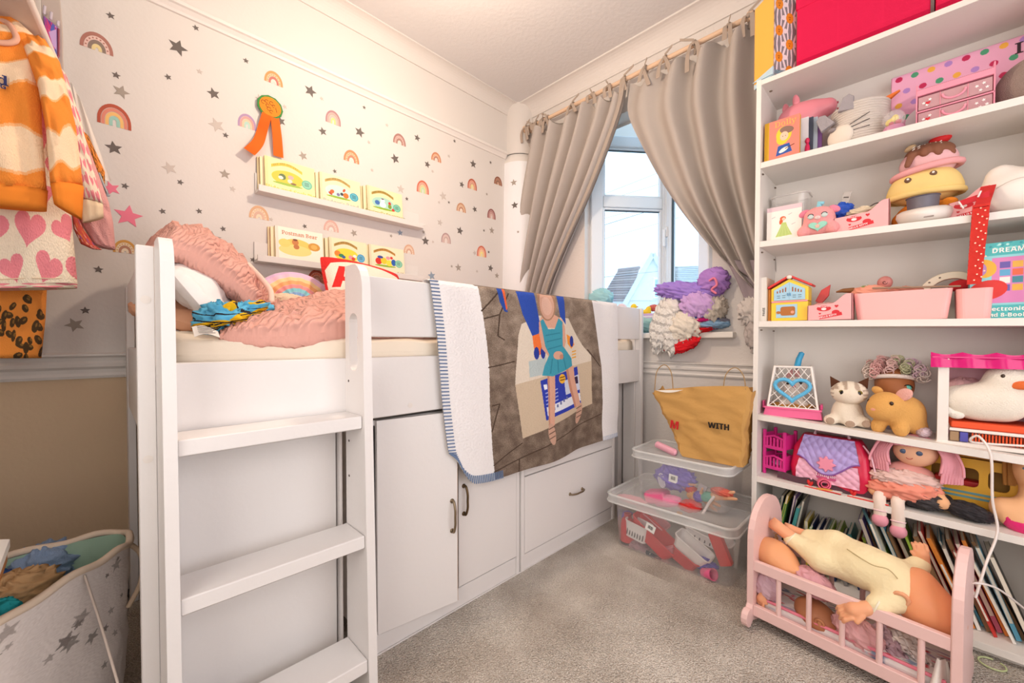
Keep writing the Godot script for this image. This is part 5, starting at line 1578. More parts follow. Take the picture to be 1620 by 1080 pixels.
func sill_things():
	var S := 1.034

	tag(obj("red_garment", rumple(V(2.29, 1.03, -.89), V(.045, .018, .13), 101, .4, rx(-.22)), cloth("#e32a32")), "bright red garment at the bottom of the heap on the window sill", "garment")
	tag(obj("red_garment", rumple(V(2.262, .965, -.916), V(.022, .035, .085), 115, .45, rx(-.35)), cloth("#e32a32")), "bright red sleeve hanging over the front of the window sill", "garment")
	tag(obj("jeans", rumple(V(2.31, 1.075, -.80), V(.055, .028, .10), 102, .3), cloth("#8fb3d4")), "pale blue folded denim under the heap on the window sill", "jeans")
	tag(obj("grey_leggings", rumple(V(2.33, 1.092, -.755), V(.05, .022, .055), 103, .3), cloth("#8d8c9a")), "grey folded leggings at the right of the sill heap", "leggings")
	tag(obj("patterned_shirt", rumple(V(2.3, 1.11, -.824), V(.05, .022, .085), 104, .4), cloth("#3f5a9a")), "dark blue patterned top squashed in the middle of the sill heap", "top")
	tag(obj("magenta_shirt", rumple(V(2.265, 1.101, -.824), V(.02, .014, .05), 105, .4), cloth("#d42a78")), "magenta top showing in front of the dark blue one in the sill heap", "top")
	tag(obj("knit_jumper", rumple(V(2.3, 1.151, -.772), V(.06, .075, .06), 106, .35, rx(.5), 50, 30, 4.0), cloth("#cfc6ba")), "beige ribbed knit jumper at the right side of the sill heap", "jumper")
	var zp := Pic.new(128, 128, Color("#f0ece6"))
	for k in 9: zp.line([Vector2(0, k / 9.0), Vector2(.3, k / 9.0 + .04), Vector2(.7, k / 9.0 - .02), Vector2(1, k / 9.0)], .032, Color("#c6c2be"))
	var zm := pmat(zp.tex(), 1.0, ntex("fur"), .8)
	var st := thing("striped_fleece", "white and grey striped fluffy fleece hanging over the window sill edge", "fleece", V(2.26, 1.055, -1.043))
	obj("fleece_fold", rumple(V(2.262, 1.073, -1.036), V(.035, .145, .06), 107, .3, rx(.2)), zm, st, true)
	obj("fleece_fold", rumple(V(2.258, 1.025, -.979), V(.03, .115, .05), 108, .3, rx(-.05)), zm, st, true)
	tag(obj("cream_fleece", rumple(V(2.262, 1.059, -.91), V(.04, .075, .085), 109, .4, rx(-.1), 50, 30, 3.5), plush("#efe6d8")), "cream fluffy fleece spilling down the middle of the sill heap", "fleece")
	tag(obj("cream_collar", rumple(V(2.275, 1.169, -.987), V(.04, .055, .06), 110, .35), plush("#efeae4")), "white fluffy collar under the lavender top in the sill heap", "garment")
	tag(obj("violet_jumper", rumple(V(2.29, 1.257, -.912), V(.06, .05, .17), 111, .3, rx(.18), 60, 30, 3.0), cloth("#a98ce0")), "violet top draped along the top of the sill heap", "top")
	tag(obj("lilac_jumper", rumple(V(2.262, 1.183, -.84), V(.045, .07, .085), 112, .3, rx(.3), 60, 30, 2.6), cloth("#d3aee6")), "pale lilac velvet bundle in the front of the sill heap", "top")
	tag(obj("mauve_jumper", rumple(V(2.29, 1.298, -.77), V(.05, .07, .075), 113, .35, rx(-.3)), cloth("#b58ad6")), "mauve crumpled top at the highest point of the sill heap", "top")
	tag(obj("pink_strap", G.new().tube(smooth3([V(2.235, 1.299, -.77), V(2.235, 1.309, -.745), V(2.235, 1.275, -.733), V(2.235, 1.252, -.757), V(2.235, 1.23, -.735)], 6), .006, 6), cloth("#f08aa6")), "pink twisted strap on the mauve top of the sill heap", "strap")

	tag(obj("plush_toy", rumple(V(2.42, 1.284, -1.555), V(.05, .06, .10), 120, .25), plush("#a9dde6")), "pale turquoise fluffy toy lying on the bay sill behind the blanket", "plush toy")
	var wt := thing("plush_toy", "white plush toy peeping over the bed rail near the curtain", "plush toy", V(2.4, 1.323, -1.782))
	obj("body", G.new().blob([[V(0, 0, 0), V(.05, .05, .085)], [V(0, .0, -.09), V(.045, .035, .05)], [V(0, .035, .05), V(.03, .03, .035)]], .008), plush("#efece8"), wt)
	for q in [[1000, "larger bright yellow rubber duck on the bay sill above the bed foot", 1.0], [1024, "smaller yellow rubber duck nearer the folded clothes on the bay sill", .8]]:
		var p: Vector3 = V(2.42, 1.179, -1.308) if q[0] == 1000 else V(2.42, 1.166, -1.204)
		var dk := thing("rubber_duck", q[1], "rubber duck", p, -1.0, "yellow ducks on the sill")
		var s: float = q[2] * .9
		obj("body", G.new().blob([[V(0, .0, 0), V(.035, .022, .026) * s], [V(.012, .033, 0) * s, V(.021, .021, .020) * s], [V(-.03, .010, 0) * s, V(.014, .010, .012) * s]], .005, .006), plastic("#f6d21c", .4), dk)
		obj("beak", G.new().ell(V(.034, .031, 0) * s, V(.010, .004, .009) * s), plastic("#ee7a22"), dk)
	tag(obj("toy_ball", G.new().ell(V(2.42, 1.2, -1.381), V(.034, .034, .034)), plastic("#e6cfd2", .5)), "pale pink toy ball on the bay sill left of the larger duck", "ball")
	var bk := thing("toy_box", "flat lilac and white toy box under the ducks on the bay sill", "box", V(2.42, 1.14, -1.158))
	obj("box_body", G.new().box(Vector3.ZERO, V(.12, .03, .16), .004), mat("#d6b8e0", .5), bk)
	obj("white_band", G.new().box(V(0, -.004, 0), V(.122, .008, .162), .001), mat("#f4f0f4", .5), bk)
	tag(obj("teal_cloth", rumple(V(2.4, 1.093, -1.193), V(.06, .05, .10), 123, .3), cloth("#a9cfca")), "pale teal cloth bundle on the bay sill beside the striped fleece", "cloth")
	tag(obj("mixed_toys", rumple(V(2.46, 1.195, -1.181), V(.03, .02, .03), 124, .3), plastic("#d86a5a", .5)), "small red toy on the lilac box near the window mullion", "toy")

func tub(o: Node3D, lo: Vector3, hi: Vector3, taper: float, lid_at: Vector3, lid_to: Vector3):

	var wl := clear("#eef2f4", .07, .06)
	var c := (lo + hi) / 2
	var h := hi - lo
	var ring := func(v: float, off: float, r: float) -> PackedVector2Array:
		var k := lerpf(1.0 - taper, 1.0, v)
		return rr2((h.z - off) * k, (h.x - off) * k, r)
	var g := G.new()
	for s in [0, 1]:
		g.grid(48, 6, func(u, v):
			var q: PackedVector2Array = ring.call(1.0 - v, .006 * s, .035)
			var a: Vector2 = q[int(round((u if s == 0 else 1.0 - u) * 24)) % 24] if true else Vector2.ZERO
			return V(c.x + a.y, lerpf(hi.y, lo.y, v), c.z + a.x))
	obj("walls", g, wl, o, true)
	obj("base", G.new().prism(ring.call(.0, .004, .03), .0, .003, Transform3D(Basis(V(0, 0, 1), V(1, 0, 0), Vector3.UP), V(c.x, lo.y + .001, c.z))), wl, o, true)
	var lm := mat("#eef0f0", .3, "", 1.0, {"alpha": .26, "spec": .5})
	var lc := (lid_at + lid_to) / 2
	var lh := lid_to - lid_at
	var T := Transform3D(Basis(V(0, 0, 1), V(1, 0, 0), Vector3.UP), V(lc.x, lid_to.y, lc.z))
	var lid := obj("lid", G.new().prism(rr2(lh.z, lh.x, .045, 0, 0, 8), -.008, .0, T, .003, true), lm, o, true)
	var rim := PackedVector3Array()
	for q in rr2(lh.z, lh.x, .045, 0, 0, 8): rim.append(V(lc.x + q.y, 0, lc.z + q.x))
	var rg := G.new()
	rg.grid(36, 4, func(u, v):
		var p: Vector3 = rim[int(round(u * 36)) % 36]
		return V(p.x + (p.x - lc.x) * .012 * v, lerpf(lid_to.y - .002, lid_at.y, v), p.z + (p.z - lc.z) * .012 * v))
	var t1 := PackedVector3Array()
	for p in rim: t1.append(V(p.x, lid_to.y, p.z))
	rg.tube(t1, .006, 6, true)
	var t2 := PackedVector3Array()
	for p in rim: t2.append(V(p.x + (p.x - lc.x) * .014, lid_at.y, p.z + (p.z - lc.z) * .014))
	rg.tube(t2, .004, 6, true)
	obj("lid_rim", rg, mat("#f2f3f2", .3, "", 1.0, {"alpha": .45, "spec": .5}), o, true)

func sticker_label(o: Node3D, p: Vector3, w: float, h: float, tilt: float):
	var b := Basis(Vector3.UP, SIDE) * rz(tilt)
	obj("barcode_label", G.new().box(p, V(w, h, .0012), .0004, b), mat("#f4f2ee", .5), o, true)
	var g := G.new()
	for k in 7: g.box(p + b * V((k - 3) * w * .08, h * .05, .001), V(w * (.05 if k % 3 else .03), h * .45, .0006), .0001, b)
	obj("barcode", g, mat("#2a2a2a", .6), o, true)

func boxes():
	var lo := thing("storage_box", "larger clear lidded plastic box of kitchen toys on the carpet", "storage box", V(1.92, 0, -.77), .0, "clear storage boxes")
	tub(lo, V(1.735, .002, -1.03), V(2.12, .225, -.50), .04, V(1.71, .215, -1.062), V(2.14, .248, -.487))
	sticker_label(lo, V(1.737, .139, -.843), .045, .035, -.3)
	var hi := thing("storage_box", "smaller clear lidded plastic box of dolls standing on the larger box", "storage box", V(1.94, .256, -.76), .0, "clear storage boxes")
	tub(hi, V(1.815, .2585, -.965), V(2.09, .435, -.55), .05, V(1.805, .425, -.985), V(2.10, .455, -.533))
	sticker_label(hi, V(1.822, .359, -.777), .04, .036, -.1)

	var red := thing("toy_bottle", "red toy bottle standing in the left corner of the lower box", "toy bottle", V(1.8, -.001, -.99))
	obj("bottle", G.new().lathe(V2([.0, 0, .032, 0, .034, .01, .034, .09, .028, .115, .02, .125, .0, .125]), 20), plastic("#d3242a"), red)
	obj("cap", G.new().lathe(V2([.018, .12, .018, .145, .0, .147]), 16), plastic("#b3222a"), red)
	obj("base_ring", G.new().lathe(V2([.0, -.002, .036, -.002, .036, .012, .033, .013]), 20), plastic("#3a2024"), red)
	var bin := func(called: String, label: String, p: Vector3, w: float, h: float, d: float, col: String, b: Basis, slots: bool):
		var o := thing(called, label, "basket", p)
		var m := plastic(col, .4)
		var g := G.new()
		var T := Transform3D(Basis(Vector3.UP, SIDE) * b, Vector3.ZERO)
		for s in [0, 1]:
			g.grid(40, 5, func(u, v):
				var q: Vector2 = rr2(w * (1 - .18 * v) - .005 * s, d * (1 - .2 * v) - .005 * s, .02)[int(round((u if s == 0 else 1 - u) * 24)) % 24]
				return T * V(q.x, h * (.5 - v), q.y))
		g.prism(rr2(w * .82, d * .8, .015), -.002, .002, T * Transform3D(rx(PI / 2), V(0, -h / 2, 0)))
		var rim := PackedVector3Array()
		for q in rr2(w, d, .02): rim.append(T * V(q.x, h / 2, q.y))
		g.tube(rim, .004, 6, true)
		obj("basket_body", g, m, o)
		if slots:
			var sg := G.new()
			for k in 7: sg.box(T * V((k - 3) * w * .11, -h * .15, d * .43), V(.005, h * .42, .004), .001, T.basis * rx(-.1))
			obj("slots", sg, mat("#6a6262", .7), o)
	bin.call("toy_basket", "white slotted toy basket left of the red tray in the lower box", V(1.79, .085, -.929), .12, .075, .07, "#efe9e6", rz(-.15), true)
	bin.call("toy_basket", "white toy carry basket tilted at the right of the lower box", V(1.8, .079, -.682), .16, .05, .09, "#f0ece8", rz(-.5), false)
	bin.call("toy_tray", "red plastic toy tray lying across the middle of the lower box", V(1.81, .071, -.859), .24, .06, .10, "#d92a30", rz(-.55), false)
	bin.call("toy_tray", "dark red toy dish under the tilted white basket in the lower box", V(1.79, .035, -.705), .12, .05, .07, "#c8262c", rz(-.45), false)
	bin.call("toy_tray", "pink toy dish behind the red tray high in the lower box", V(1.9, .102, -.919), .16, .05, .09, "#f0a0a8", rz(-.5), false)
	bin.call("toy_basket", "white long toy rack under the lid at the right of the lower box", V(1.88, .115, -.644), .2, .04, .08, "#f3efec", rz(-.2), true)
	tag(obj("toy_ball", rumple(V(1.83, .11, -1.004), V(.028, .03, .03), 131, .15), plastic("#7a5ac0", .4)), "purple knobbly ball in the white slotted basket", "ball")
	var pp := Pic.new(128, 64, Color("#27303f"))
	for k in 34: pp.oval(rng.randf(), rng.randf(), .02, .035, [Color("#e9e4da"), Color("#d8a080"), Color("#7fb3c0"), Color("#e0d8c8")][k % 4], k * 1.0)
	tag(obj("patterned_purse", G.new().loft([[V(1.765, .015, -.877), V(1.765, -.011, -.75), .008], [V(1.76, -.014, -.881), V(1.76, -.041, -.744), .018], [V(1.765, -.046, -.883), V(1.765, -.078, -.746), .01]], 20, V(-1, 0, 0), null, 5), pmat(pp.tex(), .8)), "dark navy patterned purse lying at the bottom of the lower box", "purse")
	tag(obj("toy_ring", G.new().tube(arc3(V(1.77, -.016, -.694), .024, V(0, .1, 1).normalized(), V(1, .25, 0).normalized(), 0, TAU, 20), .008, 8, false), plastic("#f08a2a")), "orange toy ring on the floor of the lower box", "ring")
	tag(obj("toy_cup", G.new().lathe(V2([.0, 0, .018, 0, .024, .055, .021, .055, .016, .004, .0, .004]), 18, Transform3D(rx(1.2) * rz(.4), V(1.77, .012, -.623))), plastic("#f06a9a")), "pink toy cup tipped over in the front right of the lower box", "cup")
	tag(obj("toy_cutlery", rumple(V(1.8, .034, -.642), V(.03, .02, .06), 133, .4), plastic("#5a4ac0", .4)), "violet toy pieces behind the pink cup in the lower box", "toy")
	tag(obj("toy_board", G.new().box(V(1.8, .121, -.566), V(.03, .13, .05), .004, rx(-.4)), plastic("#d8342f")), "red upright panel at the right end of the lower box", "toy")
	tag(obj("toy_bits", rumple(V(1.8, -.002, -.933), V(.035, .025, .05), 134, .5), mat("#b08a90", .6)), "muddle of small grey pink toys on the floor of the lower box", "toys")
	tag(obj("pink_toy_case", G.new().box(V(1.8, .036, -.785), V(.04, .03, .07), .006, rx(-.5)), plastic("#ee8a98", .4)), "pink toy handle piece under the red tray in the lower box", "toy")
	tag(obj("pink_net", rumple(V(1.8, .217, -.968), V(.04, .012, .07), 139, .3), mat("#f5a0ac", .7)), "pink striped piece under the lid at the left of the lower box", "toy")

	tag(obj("pink_case", G.new().box(V(1.86, .243, -.868), V(.08, .06, .11), .015, rx(-.25)), plastic("#ee6a98", .4)), "deep pink toy case at the left of the upper box", "toy")
	tag(obj("pink_bag", rumple(V(1.84, .242, -.813), V(.02, .028, .07), 141, .12, rx(-.3)), mat("#f48fb2", .5)), "quilted pink toy bag lying in front in the upper box", "bag")
	tag(obj("purple_doll_dress", rumple(V(1.88, .347, -.792), V(.05, .05, .085), 142, .4), plush("#8a78c8")), "lilac net doll dress filling the middle of the upper box", "doll dress")
	var mir := thing("toy_mirror", "oval white toy mirror behind the front of the upper box", "mirror", V(1.835, .333, -.836))
	mir.rotation = V(0, SIDE, .2)
	obj("mirror_frame", G.new().prism(oval2(.018, .034, 22), -.004, .004, Transform3D(), .002), plastic("#e6e0e8"), mir)
	obj("mirror_face", G.new().prism(oval2(.014, .029, 22), .004, .005), mat("#cfc9d6", .1, "", 1.0, {"metal": .5}), mir)
	for q in [[1090, "first fair plastic doll lying across the upper box"], [1110, "second fair plastic doll lying towards the right of the upper box"]]:
		var d := thing("fashion_doll", q[1], "doll", V(1.87, .311, -.71) if q[0] == 1090 else V(1.85, .308, -.635))
		d.rotation = V(.3, SIDE, -.5 if q[0] == 1090 else .35)
		obj("body", G.new().blob([[V(-.06, 0, 0), V(.022, .018, .018)], [V(-.03, 0, 0), V(.03, 0, 0), .014, .013], [V(.03, .006, 0), V(.12, .014, 0), .01, .006], [V(.03, -.006, 0), V(.12, -.012, .01), .01, .006], [V(-.03, .012, 0), V(.0, .045, .01), .006, .005]], .005, .006), mat("#e0ab86", .5), d)
		obj("dress", rumple(V(.0, 0, .002), V(.035, .02, .02), 147 + q[0], .2), cloth("#c83a34" if q[0] == 1090 else "#6fb3a0"), d)
		obj("hair", rumple(V(-.068, .008, -.006), V(.026, .02, .02), 149, .3), mat("#a8703c" if q[0] == 1090 else "#d8a05a", .8), d)
	tag(obj("doll_dress", rumple(V(1.84, .346, -.576), V(.02, .016, .04), 151, .3), mat("#d86a58", .8)), "red and white floral doll top at the right in the upper box", "doll top")
	tag(obj("white_toy_bone", G.new().tube(smooth3([V(1.83, .235, -.649), V(1.83, .29, -.623), V(1.83, .322, -.603)], 5), .006, 8), plastic("#f0e6e2")), "thin white doll leg standing up in the upper box", "toy")
	tag(obj("doll_label", G.new().box(V(1.86, .325, -.665), V(.01, .05, .035), .003, rx(.3)), mat("#b9b0b4", .6)), "grey paper doll label between the dolls in the upper box", "label")
	tag(obj("toy_disc", G.new().lathe(V2([.0, 0, .012, 0, .012, .006, .0, .007]), 16, at(V(1.85, .197, -.758))), plastic("#f2b52a")), "small yellow disc on the floor of the upper box", "toy")
	tag(obj("violet_ball", rumple(V(1.85, .297, -.675), V(.022, .022, .022), 152, .2), plastic("#6a4ab0")), "violet round toy between the dolls in the upper box", "toy")
	tag(obj("red_pouch", rumple(V(1.84, .249, -.707), V(.02, .026, .05), 153, .3, rx(-.2)), mat("#d8322f", .6)), "red lacy doll dress low in the middle of the upper box", "doll dress")
	tag(obj("pink_roll", G.new().tube(V3([V(1.9, .481, -.889), V(1.86, .468, -.785)]), PackedFloat32Array([.016, .017]), 12), plush("#f3b3c4")), "pink rolled cloth on the upper box lid beside the paper bag", "cloth")

	var kr := thing("paper_bag", "brown paper carrier bag with the word WITH standing on the upper box", "paper bag", V(1.93, .457, -.69))
	var zk := nz(1.0, 3, 161)
	var km := mat("#c99a58", .75, "paint", 4.0, {"ns": .8})
	var shape := func(u: float, v: float, s: float) -> Vector3:
		var rr := rr2(lerpf(.42, .25, v) - s, lerpf(.13, .13, v) - s, .01, 0, 0, 1)
		var pts := [rr[5], rr[6], rr[7], rr[0], rr[1], rr[2], rr[3], rr[4]]
		var f := u * 8.0
		var k := int(f) % 8
		var q: Vector2 = (pts[k] as Vector2).lerp(pts[(k + 1) % 8], f - int(f))
		var w := .012 * zk.get_noise_3d(q.x * 9, v * 3.5, q.y * 9) + .006 * absf(zk.get_noise_3d(q.x * 20 + 5, v * 9, q.y * 20))
		var top := .29 + .015 * sin(u * 19.0) + .10 * (q.x + .2)
		return V(-(-q.y) * 1.0 + w, lerpf(top, .0, v), q.x + lerpf(0, .055, v) + w)
	var kg := G.new()
	for s in [0, 1]:
		kg.grid(96, 26, func(u, v): return shape.call(u if s == 0 else 1.0 - u, v, .003 * s))
	kg.bb(V(-.063, .0, -.06), V(.063, .002, .16), .0005)
	obj("bag_body", kg, km, kr)
	obj("torn_edge", G.new().sheet(12, 2, func(u, v): return V(-.070 - .002 * sin(u * 9), .293 + .012 * u - .012 * v * sin(u * PI), lerpf(-.19, -.06, u)), .0015), mat("#f3ece0", .8), kr)
	for q in [[-.155, -.02], [.15, -.02]]:
		var z: float = q[0]
		obj("handle", G.new().tube(smooth3([V(-.06, .29, z - .045), V(-.06, .38, z - .035), V(-.055, .415, z), V(-.06, .38, z + .035), V(-.06, .29, z + .045)], 6), .0022, 6), mat("#a98a60", .7), kr)
	words("WITH", .034, mat("#1d1a18", .6), kr, Transform3D(Basis(Vector3.UP, SIDE), (V(1.857, .619, -.596) as Vector3) - kr.position), "Droid Sans", true, "lettering", .004)
	words("M", .05, mat("#c8262c", .6), kr, Transform3D(Basis(Vector3.UP, SIDE) * rz(-.1), (V(1.857, .597, -.787) as Vector3) - kr.position), "Droid Sans", true, "lettering", .004)


func on(k: int, x: float, z: float) -> Vector3: return Vector3(x, shy(k, z) + .0006, z)

func bookcase():
	var m := mat("#ebe5de", .4, "paint", 2.0, {"ns": .25})
	var o := thing("bookcase", "tall white open bookcase crowded with toys against the window wall", "bookcase", V(2.07, 0, -.08))
	var zl := -.484
	var zr := .33
	obj("side_panel", G.new().prism(V2([1.915, 0, 2.2, 0, 2.2, 2.062, 1.93, 2.062]), 0, .018, Transform3D(Basis(), V(0, 0, zl)), .0015), m, o, true)
	obj("side_panel", G.new().bb(V(1.93, 0, zr - .018), V(2.2, 2.06, zr), .0015), m, o, true)
	obj("back_panel", G.new().bb(V(2.19, .04, zl), V(2.2, 2.05, zr), .001), m, o, true)
	for k in 7:
		var g := G.new()
		var q := PackedVector2Array([Vector2(zl + .018, shy(k, zl) - .024), Vector2(zr - .018, shy(k, zr) - .024), Vector2(zr - .018, shy(k, zr)), Vector2(zl + .018, shy(k, zl))])
		if k == 0: q = PackedVector2Array([Vector2(zl, 2.04), Vector2(zr, 2.04), Vector2(zr, 2.06), Vector2(zl, 2.06)])
		var fx := lerpf(1.915, 1.93, shy(k, -.4) / 2.06) + .0008
		obj("shelf_board", g.prism(q, -2.19, -fx, Transform3D(Basis(V(0, 0, 1), Vector3.UP, V(-1, 0, 0)), Vector3.ZERO), .0012), m, o, true)
	obj("plinth", G.new().bb(V(1.945, 0, zl + .018), V(1.96, .03, zr - .018), .001), m, o, true)
	var g2 := G.new()
	for y in [1.68, 1.355, 1.03]:
		for x in [1.955, 2.165]: g2.box(V(x, y, zl + .02), V(.012, .005, .008), .001)
	g2.ell(V(1.965, 2.018, -.44), V(.006, .003, .006))
	obj("shelf_pin", g2, mat("#7a6a5c", .5), o, true)

func shelf_top():
	var dp := Pic.new(128, 256, Color("#8d858a"))
	for k in 7:
		var cx := .30 + .48 * (k % 2)
		var cy := .02 + k * .155
		for j in 10: dp.oval(cx + cos(TAU * j / 10) * .27, cy + sin(TAU * j / 10) * .10, .11, .03, Color("#f6e6ea"), TAU * j / 10)
		dp.oval(cx, cy, .17, .062, Color("#f0932a"))
		dp.oval(cx - .03, cy - .01, .015, .008, Color("#7a3a1a")); dp.oval(cx + .03, cy - .01, .015, .008, Color("#7a3a1a")); dp.oval(cx, cy + .015, .025, .008, Color("#7a3a1a"))
	var b := thing("gift_bag", "yellow paper gift bag with a smiling daisy print side on the bookcase top", "gift bag", V(1.995, 2.061, -.435), deg_to_rad(-127))
	obj("bag_side", G.new().bb(V(-.055, .02, .046), V(.055, .34, .05), .001).bb(V(-.055, .02, -.05), V(.055, .34, -.046), .001), mat("#f7b54e", .5), b)
	obj("daisy_side", G.new().bb(V(.051, .0, -.05), V(.055, .34, .05), .0008), pmat(dp.tex(), .5), b)
	obj("plain_side", G.new().bb(V(-.055, .0, -.05), V(-.051, .34, .05), .0008), mat("#f3ece6", .6), b)
	obj("blue_gusset", G.new().prism(V2([-.06, .03, .054, .0, .054, .032]), .044, .054).bb(V(-.055, 0, -.05), V(.055, .02, .05), .002), mat("#b9d6e6", .5), b)
	for q in [[-.355, .02, "hot pink fabric storage box on the bookcase top, the left one"], [.032, .33, "hot pink fabric storage box on the bookcase top, the right one"]]:
		var c := thing("fabric_box", q[2], "storage box", V(2.08, 2.061, (q[0] + q[1]) / 2), SIDE, "pink fabric boxes")
		var w: float = q[1] - q[0]
		obj("box_body", G.new().bb(V(-w / 2, .0, -.11), V(w / 2, .29, .11), .006), mat("#e42a56", .95, "weave", 8.0, {"spec": .1}), c)
		obj("folded_base", G.new().bb(V(-w / 2 + .003, .0, .108), V(w / 2 - .003, .035, .1135), .002), mat("#c81e48", .95, "weave", 8.0, {"spec": .1}), c)
		obj("lid", G.new().bb(V(-w / 2 - .003, .24, -.113), V(w / 2 + .003, .295, .115), .006), mat("#e42a56", .95, "weave", 8.0, {"spec": .1}), c)

func eyes(o: Node3D, p: Vector3, gap: float, r: float, col := "#241c18", flat := .5):
	for s in [-1, 1]: obj("eye", G.new().ell(p + V(s * gap, 0, 0), V(r, r * 1.1, r * flat), Basis(), 12, 8), plastic(col, .1), o)

func shelf_two():

	var dp := Pic.new(192, 256, Color("#f28a78"))
	dp.rect(0, 0, .14, 1, Color("#d9a628"))
	dp.oval(.56, .40, .22, .20, Color("#f4cf3c")); dp.oval(.52, .50, .17, .14, Color("#f4cf3c")); dp.oval(.64, .30, .2, .09, Color("#8d6f62"), .15)
	dp.oval(.57, .44, .12, .11, Color("#f6c9ae")); dp.oval(.53, .44, .012, .01, Color("#3a2a22")); dp.oval(.61, .44, .012, .01, Color("#3a2a22"))
	dp.poly([Vector2(.40, .66), Vector2(.72, .64), Vector2(.80, .86), Vector2(.34, .90)], Color("#2f5aa8"))
	dp.oval(.56, .78, .14, .05, Color("#f4f0ea"), -.3); dp.line([Vector2(.60, .76), Vector2(.86, .70)], .02, Color("#5a3a28"))
	var b := book("picture_book", "coral picture book titled Dolly with a guitar player, standing at the shelf's left end", on(1, 1.968, -.398), .122, .165, .016, pmat(dp.tex(), .4), "#d9a628", -.03, SIDE)
	words("Dolly", .03, mat("#f4c06a", .6), b, at(V(.012, .145, .0172)), "Droid Serif")
	var cs := ["#e8e2e6", "#4a4e5e", "#b9c3d0", "#8a5a9a"]
	for k in 4:
		var o := book("picture_book", ["white", "charcoal", "pale blue", "purple"][k] + " edged thin book leaning behind the coral book", on(1, 1.995 + .012 * k, -.375 + .013 * k), .12, .158, .006, mat(cs[k], .5), cs[k], -.03, SIDE)
	var cab := thing("toy_ladybird", "tiny red toy beside the thin books on the highest shelf", "toy", on(1, 1.985, -.317))
	obj("body", G.new().ell(V(0, .06, 0), V(.008, .012, .008)).ell(V(0, .025, 0), V(.008, .026, .009)), plastic("#d8285a"), cab)

	var pg := thing("toy_pig", "pink plastic toy pig looking right behind the coral book", "toy pig", on(1, 2.09, -.375), SIDE + .2)
	var pm := plastic("#ec8f9c", .35)
	obj("body", G.new().blob([[V(0, .10, 0), V(.085, .10, .06)], [V(.01, .205, .01), V(.075, .058, .05)], [V(.07, .215, .012), V(.105, .218, .014), .04, .033], [V(-.08, .06, .02), V(-.10, .09, .05), .02, .015]], .008, .014), pm, pg)
	for s in [[-.035, .26, -.015], [.0, .265, .03]]: obj("ear", G.new().ell(V(s[0], s[1], s[2]), V(.013, .03, .009), rz(.12)), pm, pg)
	obj("eye", G.new().ell(V(.04, .235, .047), V(.008, .009, .004)), plastic("#2a1c1c", .1), pg)
	for s in [.225, .20]: obj("nostril", G.new().ell(V(.138, s, .018), V(.003, .005, .005)), plastic("#b8505e"), pg)

	var rb := thing("rope_basket", "pale rope basket with two ears and whiskers, right of the pink pig", "basket", on(1, 2.065, -.165), SIDE)
	var rg := G.new()
	for k in 17:
		var r := .085 + .003 * sin(k * .35)
		rg.tube(arc3(V(0, .006 + k * .0092, 0), r, Vector3.RIGHT, Vector3.BACK, 0, TAU, 30), .0058, 6)
	obj("rope_wall", rg, mat("#d9cfc6", .95, "fur", 14.0), rb)
	obj("base", G.new().lathe(V2([.0, .0, .083, .0, .083, .006, .0, .006]), 24), mat("#cfc4ba", .95), rb)
	for s in [[-.10, .115, .075, .9], [-.03, .16, .08, .25]]:
		obj("ear", G.new().prism(V2([-.024, -.026, .024, -.026, .016, .022, .0, .032, -.016, .022]), -.008, .008, Transform3D(rz(s[3] - .4), V(s[0], s[1], s[2])), .003), mat("#a9a2a6", .95, "fur", 14.0), rb)
	obj("muzzle", G.new().ell(V(-.05, .045, .075), V(.045, .04, .02), ry(-.45)), mat("#efe4d6", .95, "weave", 14.0), rb)
	obj("nose", G.new().ell(V(-.075, .075, .082), V(.014, .008, .006), ry(-.4)), mat("#8f8688", .8), rb)
	var wg := G.new()
	for k in 3: wg.tube(V3([V(-.02, .05 + .012 * k, .094), V(.035, .052 + .024 * k, .09)]), .0014, 5)
	obj("whiskers", wg, mat("#4a4444", .8), rb)
	var ct := thing("toy_carrot", "orange carrot shaped tip and pale ear poking up behind the rope basket", "toy", on(1, 2.09, -.085))
	obj("carrot", G.new().tube(V3([V(0, .168, -.025), V(0, .18, .0), V(0, .195, .03)]), PackedFloat32Array([.011, .010, .004]), 10), plastic("#ee7a2a", .5), ct)
	obj("stem_body", G.new().ell(V(0, .07, 0), V(.018, .07, .02)), mat("#cfc6c2", .8), ct)

	var sg := thing("snow_globe", "little snow globe on a pink base in front of the rope basket", "snow globe", on(1, 1.972, -.066), SIDE)
	obj("base", G.new().lathe(V2([.0, 0, .030, 0, .032, .006, .026, .022, .0, .022]), 20), plastic("#c98aa6"), sg)
	obj("globe", G.new().ell(V(0, .048, 0), V(.031, .031, .031), Basis(), 20, 14), clear("#f2f4f6", .22, .03), sg)
	obj("figure", G.new().blob([[V(.004, .05, 0), V(.010, .014, .010)], [V(-.012, .038, .004), V(.010, .012, .008)]], .003, .004), plastic("#e8cf3a"), sg)
	obj("bits", G.new().ell(V(.012, .033, .008), V(.009, .008, .006)).ell(V(-.005, .03, .014), V(.007, .007, .004)), plastic("#c83a4a"), sg)

	var md := thing("mini_drawers", "pink desktop drawer unit with two clear drawers on the highest shelf", "drawers", on(1, 2.04, .078), SIDE)
	var pk := plastic("#f29ab0", .3)
	var w := .089
	obj("case", G.new().bb(V(-w, 0, -.045), V(-w + .004, .135, .05), .001).bb(V(w - .004, 0, -.045), V(w, .135, .05), .001).bb(V(-w, 0, -.045), V(w, .006, .05), .001).bb(V(-w, .056, -.045), V(w, .061, .05), .001).bb(V(-w, .112, -.045), V(w, .135, .052), .004).bb(V(-w, 0, -.05), V(w, .135, -.045), .001), pk, md)
